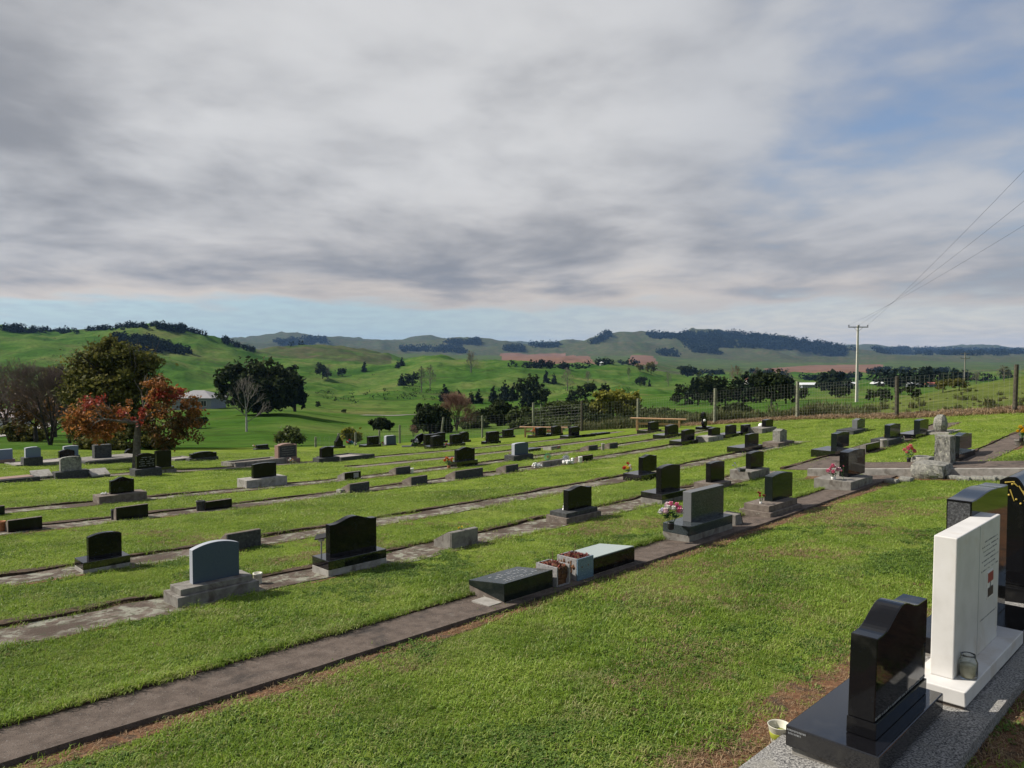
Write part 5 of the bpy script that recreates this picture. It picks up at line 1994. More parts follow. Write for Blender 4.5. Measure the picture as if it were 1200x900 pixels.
# ------------------------------------------------------------------ power line
def power_pole(label, px, foot, top, depth, wood=False, arms=1, ang=0.0, aw=1.25):
    p = on(px, depth)
    h = solve(lambda q: proj(p + Vector((0, 0, q)))[1], top, 0, 40)
    e = empty('power_pole', p, ang, label, 'power pole')
    m = MT['polewood' if wood else 'pole']
    if wood:
        MB().tube((0, 0, -.6), (0, 0, h), .17, .11, 10).build('pole', m, e)
    else:
        MB().add([(-.17, -.14, -.6), (.17, -.14, -.6), (.17, .14, -.6), (-.17, .14, -.6), (-.10, -.09, h), (.10, -.09, h), (.10, .09, h), (-.10, .09, h)],
                 [(3, 2, 1, 0), (4, 5, 6, 7), (0, 1, 5, 4), (1, 2, 6, 5), (2, 3, 7, 6), (3, 0, 4, 7)]).build('pole', m, e, bevel=.02)
    tops = []
    for k in range(arms):
        z = h - .25 - k * 1.1
        MB().box(-aw, aw, -.13, -.02 - .072 + .0, z - .06, z + .06).build('cross_arm', MT['polewood'], e)
        for s_ in (-1, 1):
            MB().tube((s_ * .55, -.11, z - .06), (0, -.11, z - .55), .02, .02, 5).build('brace', MT['polewood'], e)
        for x in (-aw * .94, -aw * .02 + .12 * (not wood), aw * .94):
            MB().lathe([(.03, 0), (.03, .07), (.075, .08), (.075, .14), (.05, .15), (.06, .20), (.02, .22)], 8, (x, -.11, z + .06)).build('insulator', MT['darkplastic'], e)
            tops.append(Vector((x, -.11, z + .26)))
    return e, p, h, tops


PE, PP, PH, PT = power_pole('white concrete power pole with one cross arm beyond the fence', 1004.5, 472, 381, 96)
power_pole('distant timber power pole with two cross arms on the right', 1130.5, 455, 413, 175, True, 2, .3, 1.35)


def wires():
    ends = [(1200, 200), (1200, 235.5), (1200, 264)]
    for k, (ex, ey) in enumerate(ends):
        a = PP + PT[2 - k] if k != 1 else PP + PT[1]
        a = PP + PT[(2, 1, 0)[k]]
        u, w = ray(ex, ey)
        D = (37.0, 41.0, 45.0)[k]
        b = Vector((u * D, D, CZ + w * D))
        # carry on past the picture edge to the next support
        end = a + (b - a) * 1.45
        pts = []
        n_ = 34
        for i in range(n_ + 1):
            t = i / n_
            q = a.lerp(end, t)
            sag = .55 * (4 * t * (1 - t))
            tb = 1 / 1.45
            sag_b = .55 * (4 * tb * (1 - tb))
            q.z += -sag + sag_b * (t / tb) * (1 if t < tb else 1)
            pts.append(q - a)
        mb = MB()
        for i in range(n_):
            mb.tube(pts[i], pts[i + 1], .007, .007, 5, False)
        o = mb.build('power_line', MT['darkplastic'])
        o.location = a
        tag(o, ['topmost power line running to the upper right from the concrete pole', 'middle power line running to the upper right from the concrete pole', 'lowest power line running to the upper right from the concrete pole'][k], 'power line')


wires()

# ------------------------------------------------------------------ buildings in the valley
MT['wallg'] = pmat('blue_grey_wall', [(.16, .18, .20), (.22, .24, .26)], 3, .8, .1)
MT['wallw'] = pmat('white_wall', [(.50, .48, .46), (.62, .60, .58)], 3, .8, .1)
MT['roofg'] = pmat('grey_roof_iron', [(.20, .195, .20), (.27, .265, .27)], 2, .55, .1)
MT['roofp'] = pmat('faded_pink_roof_iron', [(.20, .16, .16), (.28, .23, .23)], 2, .6, .1)
MT['roofw'] = pmat('white_roof_iron', [(.62, .64, .66), (.75, .76, .77)], 1, .5, .05)
MT['roofr'] = pmat('red_roof_iron', [(.34, .10, .07), (.42, .14, .10)], 1, .6, .05)
MT['glassd'] = flat('dark_window_glass', (.02, .022, .026), .1)


def house(name, label, px, depth, L, Wd, hw, hr, wall, roof, ang=0.0, hip=True, wins=(), door=None):
    if depth < 0:                           # given by the row where it stands, sizes in picture px
        p = at(px, -depth)
        k = p.y / FPX
        L, Wd, hw, hr = L * k, Wd * k, hw * k, hr * k
    else:
        p = on(px, depth)
    e = empty(name, p, ang, label, 'house' if name == 'house' else 'building')
    MB().box(-L / 2, L / 2, -Wd / 2, Wd / 2, -1.5, hw).build('wall', MT[wall], e)
    o = .45
    a, b = L / 2 + o, Wd / 2 + o
    ri = max(.2, L / 2 - (Wd / 2 if hip else -o))
    MB().add([(-a, -b, hw + .003), (a, -b, hw + .003), (a, b, hw + .003), (-a, b, hw + .003), (-a, -b, hw + .14), (a, -b, hw + .14), (a, b, hw + .14), (-a, b, hw + .14), (-ri, 0, hw + hr), (ri, 0, hw + hr)],
             [(3, 2, 1, 0), (0, 1, 5, 4), (1, 2, 6, 5), (2, 3, 7, 6), (3, 0, 4, 7), (4, 5, 9, 8), (5, 6, 9), (6, 7, 8, 9), (7, 4, 8)]).build('roof', MT[roof], e)
    for x, z, w, h in wins:
        f = MB().box(x - w / 2 - .06, x + w / 2 + .06, -Wd / 2 - .04, -Wd / 2 - .002, z - h / 2 - .06, z + h / 2 + .06).build('window', MT['wallw'], e)
        MB().box(x - w / 2, x - .03, -Wd / 2 - .055, -Wd / 2 - .041, z - h / 2, z + h / 2).build('pane', MT['glassd'], f)
        MB().box(x + .03, x + w / 2, -Wd / 2 - .055, -Wd / 2 - .041, z - h / 2, z + h / 2).build('pane', MT['glassd'], f)
    return e


house('house', 'blue grey house with hipped grey roof among the trees', 233, 178, 9.5, 7, 2.6, 1.75, 'wallg', 'roofg', -.12, True, ((3.0, 1.5, 1.2, 1.2), (1.0, 1.5, 1.2, 1.2)))
house('shed', 'pale roofed shed behind the bare trees at far left', 3, 110, 5.6, 4, 1.4, 1.2, 'wallw', 'roofp', .2, False)
house('greenhouse', 'long white roofed growing shed on the plain, leftmost', 960, -453.5, 46, 14, 2.6, 2.6, 'wallg', 'roofw', .05, False)
house('greenhouse', 'second long white roofed shed left of the concrete pole', 990, -452, 22, 10, 2.2, 2.4, 'wallg', 'roofw', .05, False)
house('shed', 'small white roofed shed right of the concrete pole', 1028, -451.5, 11, 7, 1.8, 2.4, 'wallg', 'roofw', .1, False)
house('shed', 'white roofed shed between the two poles on the plain', 1069, -453, 13, 8, 2.4, 2.4, 'wallg', 'roofw', -.1, False)
house('barn', 'red roofed barn on the plain near the second pole', 1092, -453, 9, 6, 2.4, 2.6, 'wallg', 'roofr', 0, False)
house('house', 'cream house with orange roof above the dark tree row', 878, -447.5, 9, 7, 3.0, 2.2, 'wallw', 'roofr', .2, True, ())
house('house', 'tiny white house at the foot of the far hills', 705.5, -427.5, 5, 4, 2.4, 1.4, 'wallw', 'roofw', 0, True)

# ------------------------------------------------------------------ trees and shrubs
def branch_tree(mb, p, d, L, r, depth, rnd, spread=.55, n=(2, 3), sides=5, tips=None, up=.12, shrink=.72, segs=2, rmin=.004):
    """recursive tapered limbs"""
    p = Vector(p)
    d = Vector(d).normalized()
    q = p
    rr = r
    for i in range(segs):
        d2 = (d + Vector((rnd.gauss(0, .09), rnd.gauss(0, .09), rnd.gauss(up * .3, .05)))).normalized()
        e = q + d2 * (L / segs)
        r2 = max(rmin, rr * (.86 if depth else .6))
        mb.tube(q, e, rr, r2, sides, False)
        q, d, rr = e, d2, r2
    if depth == 0:
        if tips is not None:
            tips.append(q)
        return
    k = rnd.randint(*n)
    a0 = rnd.random() * 6.28
    for i in range(k):
        a = a0 + 6.283 * i / k + rnd.gauss(0, .35)
        o = d.orthogonal().normalized()
        o2 = d.cross(o)
        s = spread * (.65 + .6 * rnd.random())
        nd = (d + (o * math.cos(a) + o2 * math.sin(a)) * s + Vector((0, 0, up))).normalized()
        branch_tree(mb, q, nd, L * shrink * (.8 + .4 * rnd.random()), rr * (.62 if k > 2 else .72), depth - 1, rnd, spread, n, max(3, sides - 1), tips, up, shrink, segs, rmin)
    if depth >= 2 and rnd.random() < .75:
        branch_tree(mb, q, (d + Vector((rnd.gauss(0, .2), rnd.gauss(0, .2), .1))).normalized(), L * .8, rr * .8, depth - 1, rnd, spread, n, max(3, sides - 1), tips, up, shrink, segs, rmin)


def cluster_crown(lobes, nclus, nleaf, size, sig=.16, shell=.6, flatz=.8):
    """leaf points gathered into clumps spread over lobes (cx,cy,cz,rx,ry,rz,weight)"""
    lobes = np.array(lobes, float)
    w = lobes[:, 6] / lobes[:, 6].sum()
    li = rng.choice(len(lobes), nclus, p=w)
    d = rng.normal(size=(nclus, 3))
    d /= np.linalg.norm(d, axis=1)[:, None]
    rad = shell + (1 - shell) * rng.random(nclus) ** .7
    rad *= rng.uniform(.82, 1.08, nclus)
    C = lobes[li, :3] + d * lobes[li, 3:6] * rad[:, None]
    R = lobes[li, 3:6].mean(1)
    k = rng.integers(0, nclus, nleaf)
    csz = rng.uniform(.55, 1.35, nclus)
    off = rng.normal(size=(nleaf, 3)) * (sig * R[k] * csz[k])[:, None]
    off[:, 2] *= flatz
    P = C[k] + off
    ct = rng.uniform(0, 1, nclus)
    tint = np.clip(.55 * ct[k] + .45 * rng.uniform(0, 1, nleaf), 0, 1)
    out = d[k] * .8
    return P, out, tint


def leaf_obj(name, lobes, nclus, nleaf, size, mat, parent, sig=.16, shell=.6, tint=None, up=.3, link=True):
    P, out, t = cluster_crown(lobes, nclus, nleaf, size, sig, shell)
    if tint:
        t = tint(P, t)
    return make_leaves(name, P, size, mat, parent, up, out, t, 1.7, None, link)


def tree_root(name, label, p, cat='tree', group=None):
    return empty(name, p, 0, label, cat, group)


# --- autumn rowan in the old section
def rowan():
    p = at(159.5, 549)
    k = p.y / FPX
    e = tree_root('rowan_tree', 'orange and red autumn tree with a pale grey trunk in the cemetery', p)
    rnd = random.Random(12)
    mb = MB()
    tips = []
    mb.tube((0, 0, -.2), (.06, 0, 1.15), .17, .13, 10, False)
    mb.tube((.06, 0, 1.15), (.14, 0, 1.9), .13, .105, 9, False)
    for d, L in (((-1.2, .1, .35), .78), ((.9, -.1, .7), .75), ((.55, .7, .7), .7), ((-.9, -.4, .3), .7), ((.6, -.2, 1.0), .7)):
        branch_tree(mb, (.12, 0, 1.75), d, L, .075, 3, rnd, .6, (2, 3), 6, tips, .02, .68)
    mb.build('trunk', MT['bark'], e)
    lobesL = [(-1.75, 0, 2.0, 1.0, .9, .85, 1), (-1.35, .1, 1.45, .8, .8, .55, .6), (-2.35, 0, 1.8, .5, .6, .5, .4), (-.75, .2, 2.2, .6, .7, .5, .3)]
    lobesR = [(1.15, 0, 2.55, 1.15, 1.0, .95, 1), (1.75, 0, 1.75, .9, .9, .95, .9), (.75, 0, 1.75, .7, .8, .6, .5), (2.3, .1, 2.2, .5, .7, .8, .4), (1.2, -.2, 3.05, .75, .7, .5, .5), (1.4, 0, 1.2, .9, .8, .5, .5)]
    leaf_obj('crown', lobesL, 80, 3300, .075, MT['l_orange'], e, .15, .15, lambda P, t: np.clip(.12 + t * .85, 0, 1))
    leaf_obj('crown', lobesR, 110, 4600, .075, MT['l_orange'], e, .14, .15, lambda P, t: np.clip(t * .9 - .30 * (P[:, 2] < 2.0), 0, 1))
    leaf_obj('red_sprays', [(1.25, -.1, 3.0, .85, .8, .55, 1), (-1.7, -.1, 2.45, .8, .8, .35, .35), (.35, -.4, 2.15, .55, .5, .4, .3)], 34, 1000, .075, MT['l_red'], e, .16, .2)


rowan()


def olive_tree():
    p = on(131, 50)
    k = 50 / FPX
    zt = CZ - (398 - 416) * k - p.z      # crown top above the root
    e = tree_root('broadleaf_tree', 'large olive green broadleaf tree behind the autumn tree', p)
    rnd = random.Random(3)
    mb = MB()
    tips = []
    mb.tube((0, 0, -.4), (.1, 0, 2.2), .42, .32, 10, False)
    for d in ((-.7, 0, 1), (.7, .1, 1), (.1, .6, 1.1), (-.1, -.5, 1.2)):
        branch_tree(mb, (.1, 0, 2.0), d, 1.9, .19, 3, rnd, .5, (2, 3), 6, tips, .05, .72)
    mb.build('trunk', MT['barkd'], e)
    R = 55 * k
    lb = [(0, 0, zt * .56, R * .85, R * .8, zt * .34, 1.2), (-R * .45, .2, zt * .70, R * .5, R * .55, zt * .24, .9), (R * .42, 0, zt * .72, R * .5, R * .6, zt * .23, .9), (-.1, 0, zt * .84, R * .55, R * .5, zt * .15, .8),
          (R * .62, 0, zt * .45, R * .4, R * .5, zt * .22, .7), (-R * .62, 0, zt * .45, R * .38, R * .5, zt * .2, .6), (0, -R * .5, zt * .4, R * .6, R * .4, zt * .3, .8), (-R * .3, -R * .3, zt * .24, R * .55, R * .5, zt * .16, .9), (R * .35, -R * .3, zt * .22, R * .55, R * .5, zt * .16, .9), (R * .8, 0, zt * .62, R * .25, R * .3, zt * .14, .35)]
    leaf_obj('crown', lb, 380, 40000, .15, MT['l_olive'], e, .15, .4)


olive_tree()


def bare_tree(name, label, p, hpx, mat, bark, seed, stems=1, spread=.5, depth=5, width=1.0, r0=None, n=(2, 3), up=.12):
    k = p.y / FPX
    H = hpx * k
    e = tree_root(name, label, p)
    rnd = random.Random(seed)
    tr = MB()
    cr = MB()
    r0 = r0 or H * .022
    rmin = max(.003, .11 * k)
    for s in range(stems):
        a = 6.28 * s / max(stems, 1) + rnd.random()
        d = Vector((math.cos(a) * .25 * (stems > 1), math.sin(a) * .25 * (stems > 1), 1)).normalized()
        top = Vector((d.x, d.y, d.z)) * H * .26
        tr.tube((0, 0, -.3), top, r0 * (1 if stems == 1 else .6), r0 * (.75 if stems == 1 else .45), 8, False)
        tip = top + (d + Vector((rnd.gauss(0, .12), rnd.gauss(0, .12), .3))).normalized() * H * .36
        tr.tube(top, tip, r0 * (.75 if stems == 1 else .45), r0 * .22, 6, False)
        nb = 5 if stems > 1 else 9
        for i in range(nb):
            f = (i + rnd.random()) / nb
            a2 = 2.4 * i + rnd.random()
            q = top * .62 if f < .15 else top.lerp(tip, (f - .15) / .85)
            d2 = Vector((math.cos(a2) * (1.15 - .6 * f) * width, math.sin(a2) * (1.15 - .6 * f) * width, .55 + .7 * f))
            branch_tree(cr, q, d2, H * (.20 - .07 * f), r0 * (.45 - .2 * f), depth - 2, rnd, spread + .15, n, 4, None, up, .74, 2, rmin)
    tr.build('trunk', MT[bark], e)
    cr.build('crown', MT[mat], e)
    return e


bare_tree('bare_tree', 'leafless purple brown multi stemmed tree behind the left headstones', on(57, 52), 96, 'twig', 'barkd', 4, 5, .5, 6, n=(3, 4))
bare_tree('bare_tree', 'leafless brown tree at the far left edge', on(9, 66), 100, 'twig', 'barkd', 8, 2, .55, 6, n=(3, 4))
bare_tree('bare_tree', 'second leafless tree at the left edge, smaller', on(-14, 60), 88, 'twig', 'barkd', 18, 2, .55, 6, n=(2, 4))
bare_tree('bare_bush', 'low leafless purple bush between the left headstones and the road', on(80, 56), 52, 'twig', 'barkd', 28, 6, .7, 5, n=(3, 4))
bare_tree('birch_tree', 'thin pale leafless birch on the green slope', on(288, 82), 68, 'twigw', 'barkw', 5, 1, .42, 5, .8)
bare_tree('bare_bush', 'rusty brown leafless bush behind the wire fence', on(535, 84), 46, 'twigb', 'barkd', 6, 8, .5, 6, .9, up=.06)
bare_tree('bare_bush', 'rusty low bush beside the dark pine at the fence', on(484, 72), 16, 'twigb', 'barkd', 7, 5, .6, 4, .8)


def leafy(name, label, p, wpx, toppx, mat, n=6000, size=None, seed=0, lobes=5, trunk=True, bark='barkd', shell=.4, sig=.16, low=.25, nclus=None, cat='tree', peak=0.0, tint=None, basepy=None):
    k = p.y / FPX
    H = CZ - (toppx - 416) * k - p.z
    R = wpx * k / 2
    e = tree_root(name, label, p, cat)
    r = np.random.default_rng(seed)
    if trunk:
        mb = MB()
        tips = []
        rnd = random.Random(seed)
        mb.tube((0, 0, -.3), (0, 0, H * .3), H * .035, H * .026, 8, False)
        for i in range(4):
            a = 1.57 * i + rnd.random()
            branch_tree(mb, (0, 0, H * .26), (math.cos(a) * .7, math.sin(a) * .7, 1), H * .2, H * .016, 2, rnd, .5, (2, 3), 5, tips, .05, .75)
        mb.build('trunk', MT[bark], e)
    lb = [(0, 0, H * (low + 1) / 2 * .98, R * .62, R * .62, H * (1 - low) * .46, 1.6)]
    for i in range(lobes):
        a = 6.283 * i / lobes + r.random()
        zz = low + .12 + (.62 - low) * r.random()
        q = R * (.55 + .2 * r.random()) * (1 - peak * zz)
        lb.append((q * math.cos(a), q * math.sin(a), H * zz, R * (.40 + .15 * r.random()) * (1 - peak * zz * .6), R * .42, H * .2 * (1 + r.random() * .5), 1))
    size = size or max(.10, 2.4 * k)
    leaf_obj('crown', lb, nclus or (60 + 24 * lobes), n, size, MT[mat], e, sig, shell, tint)
    return e


leafy('evergreen_tree', 'big dark round evergreen tree on the green slope', on(303, 122), 96, 415, 'l_dark', 15000, .42, 21, 9, low=.12, nclus=260, shell=.5, sig=.15)
leafy('evergreen_tree', 'dark tree peeking out behind the big round evergreen', on(345, 150), 24, 427, 'l_conifer', 2600, .5, 22, 4, low=.1)
leafy('yellow_tree', 'small tree with yellow autumn top behind the purple bare tree', on(62, 74), 30, 424, 'l_yellow', 2600, .22, 23, 4, low=.25, sig=.2)
leafy('shrub', 'light green bush at the lawn edge near the red granite headstone', on(340, 54), 32, 499, 'l_green', 2600, .15, 24, 5, low=.0, cat='shrub', trunk=False, sig=.2)
leafy('shrub', 'wide olive hedge shrub left of the rowan trunk', on(122, 46), 62, 506, 'l_olive', 4200, .16, 25, 8, low=.0, cat='shrub', trunk=False)
leafy('shrub', 'olive shrub right of the rowan trunk', on(182, 47), 42, 510, 'l_olive', 3000, .16, 26, 6, low=.0, cat='shrub', trunk=False)
leafy('shrub', 'olive weeds beside the road behind the left headstones', on(28, 62), 50, 496, 'l_olive', 2600, .2, 27, 7, low=.0, cat='shrub', trunk=False, sig=.22)
leafy('small_tree', 'small dark round tree below the house', on(230, 92), 22, 488, 'l_dark', 1800, .24, 28, 4, low=.2)
leafy('shrub', 'yellow green bush at the fence behind the pointed black headstone', on(411, 57), 22, 499, 'l_yellow', 1400, .16, 29, 5, low=.0, cat='shrub', trunk=False, sig=.24, shell=.2)
leafy('shrub', 'dark rounded shrub behind the fence, left of the dark pine', on(447, 98), 28, 488, 'l_dark', 2400, .26, 30, 5, low=.05, cat='shrub', trunk=False)
leafy('pine_tree', 'dark bushy pine behind the fence in front of the brown bush', on(505, 80), 56, 471, 'l_dark', 8000, .24, 31, 7, low=.0, nclus=170, peak=.45)
leafy('shrub', 'dark rounded tree behind the fence, right of the brown bush', on(588, 92), 42, 469, 'l_dark', 5000, .27, 32, 6, low=.0, trunk=False, cat='shrub')
leafy('shrub', 'wide dark green shrub behind the two fence posts at centre', on(618, 78), 52, 478, 'l_green', 5200, .2, 33, 7, low=.0, trunk=False, cat='shrub', tint=lambda P, t: t * .55)
leafy('shrub', 'dark green shrub left of the yellow autumn tree', on(663, 80), 56, 470, 'l_green', 5600, .2, 34, 7, low=.0, trunk=False, cat='shrub', tint=lambda P, t: t * .5)
leafy('yellow_tree', 'yellow green autumn tree behind the fence at right of centre', on(719, 82), 66, 454, 'l_yellow', 9000, .23, 35, 8, low=.1, nclus=220, tint=lambda P, t: np.clip(t * .75 + .22 - .25 * (P[:, 2] < 2.2), 0, 1))
leafy('shrub', 'dark hedge under the yellow autumn tree', on(700, 72), 80, 486, 'l_dark', 4200, .2, 36, 9, low=.0, trunk=False, cat='shrub')
leafy('shrub', 'dark scrub right of the yellow autumn tree', on(772, 76), 56, 479, 'l_scrub', 3600, .2, 37, 8, low=.0, trunk=False, cat='shrub', tint=lambda P, t: t * .5)
leafy('shrub', 'dark scrub behind the fence post left of the black sculpture', on(862, 66), 40, 472, 'l_dark', 2600, .2, 38, 7, low=.0, trunk=False, cat='shrub', shell=.3)


leafy('shrub', 'dark bush between the dark pine and the rounded tree at the fence', on(556, 88), 40, 486, 'l_green', 3000, .22, 51, 6, low=.0, trunk=False, cat='shrub', tint=lambda P, t: t * .5)
leafy('shrub', 'low green hedge right behind the far bench and fence', on(640, 70), 60, 488, 'l_green', 4200, .17, 52, 9, low=.0, trunk=False, cat='shrub', tint=lambda P, t: t * .7)
leafy('shrub', 'dark shrub mass just left of the yellow autumn tree, higher up', on(685, 100), 46, 468, 'l_dark', 3600, .26, 53, 7, low=.0, trunk=False, cat='shrub')
leafy('shrub', 'green shrub filling the fence bay right of the timber bench', on(800, 72), 44, 484, 'l_green', 2600, .18, 54, 7, low=.0, trunk=False, cat='shrub', tint=lambda P, t: t * .7)
leafy('shrub', 'dark shrub right of the rusty bush beyond the fence', on(566, 110), 34, 478, 'l_dark', 2600, .3, 55, 6, low=.0, trunk=False, cat='shrub')
leafy('shrub', 'dark thicket behind the leftmost fence posts of the tree row bay', on(745, 96), 40, 478, 'l_dark', 2800, .26, 56, 6, low=.0, trunk=False, cat='shrub')
leafy('small_tree', 'reddish brown autumn tree among the bare trees at far left', on(40, 60), 46, 448, 'l_orange', 3000, .13, 57, 6, low=.2, shell=.2, sig=.2, tint=lambda P, t: t * .42)
leafy('small_tree', 'brown leaved autumn tree at the left edge above the shed', on(6, 78), 52, 428, 'l_orange', 2600, .15, 58, 6, low=.3, shell=.2, sig=.2, tint=lambda P, t: t * .36)


# --- prototypes for trees farther off, one metre tall, copied and scaled
def proto_conifer(seed, w, layers=9):
    r = np.random.default_rng(seed)
    e = empty('conifer_tree', (0, 0, -1000), 0, 'x', 'tree')
    MB().tube((0, 0, -.03), (0, 0, .9), .025, .006, 6, False).build('trunk', MT['barkd'], e)
    lb = []
    for i in range(layers):
        z = .10 + .86 * i / layers
        rr = w * (1 - z) ** .75 * .95 + .02
        for j in range(max(2, int(6 * (1 - z) + 1))):
            a = r.random() * 6.28
            lb.append((rr * .6 * math.cos(a), rr * .6 * math.sin(a), z + r.normal() * .02, rr * .5, rr * .5, .07, rr))
    lb.append((0, 0, .93, .02, .02, .06, .05))
    leaf_obj('crown', lb, 130, 1900, .05, MT['l_conifer'], e, .35, .3)
    return e


def proto_round(seed, mat, w, low, n=2000, lobes=6):
    r = np.random.default_rng(seed)
    e = empty('broadleaf_tree', (0, 0, -1000), 0, 'x', 'tree')
    mb = MB()
    mb.tube((0, 0, -.03), (0, 0, .45), .03, .018, 6, False)
    mb.tube((0, 0, .3), (.15, .05, .6), .018, .008, 5, False)
    mb.tube((0, 0, .33), (-.13, .06, .62), .018, .008, 5, False)
    mb.build('trunk', MT['barkd'], e)
    lb = [(0, 0, (1 + low) / 2, w * .62, w * .62, (1 - low) * .47, 1.4)]
    for i in range(lobes):
        a = 6.283 * i / lobes + r.random()
        z = low + .15 + (.55 - low * .4) * r.random()
        lb.append((w * .62 * math.cos(a), w * .62 * math.sin(a), z, w * .38, w * .38, .16 + .08 * r.random(), 1))
    leaf_obj('crown', lb, 110, n, .055, MT[mat], e, .17, .4)
    return e


def proto_bare(seed, mat, bark, spread, up=.3):
    e = empty('bare_tree', (0, 0, -1000), 0, 'x', 'tree')
    rnd = random.Random(seed)
    t, c = MB(), MB()
    t.tube((0, 0, -.03), (0, 0, .75), .026, .006, 6, False)
    for i in range(16):
        f = (i + rnd.random()) / 16
        a = 2.4 * i + rnd.random()
        branch_tree(c, (0, 0, .18 + .55 * f), (math.cos(a) * spread * 1.6 * (1.2 - .7 * f), math.sin(a) * spread * 1.6 * (1.2 - .7 * f), .6 + .5 * f), .15 - .05 * f, .009, 3, rnd, .5, (2, 3), 4, None, up, .74, 2, .003)
    t.build('trunk', MT[bark], e)
    c.build('crown', MT[mat], e)
    return e


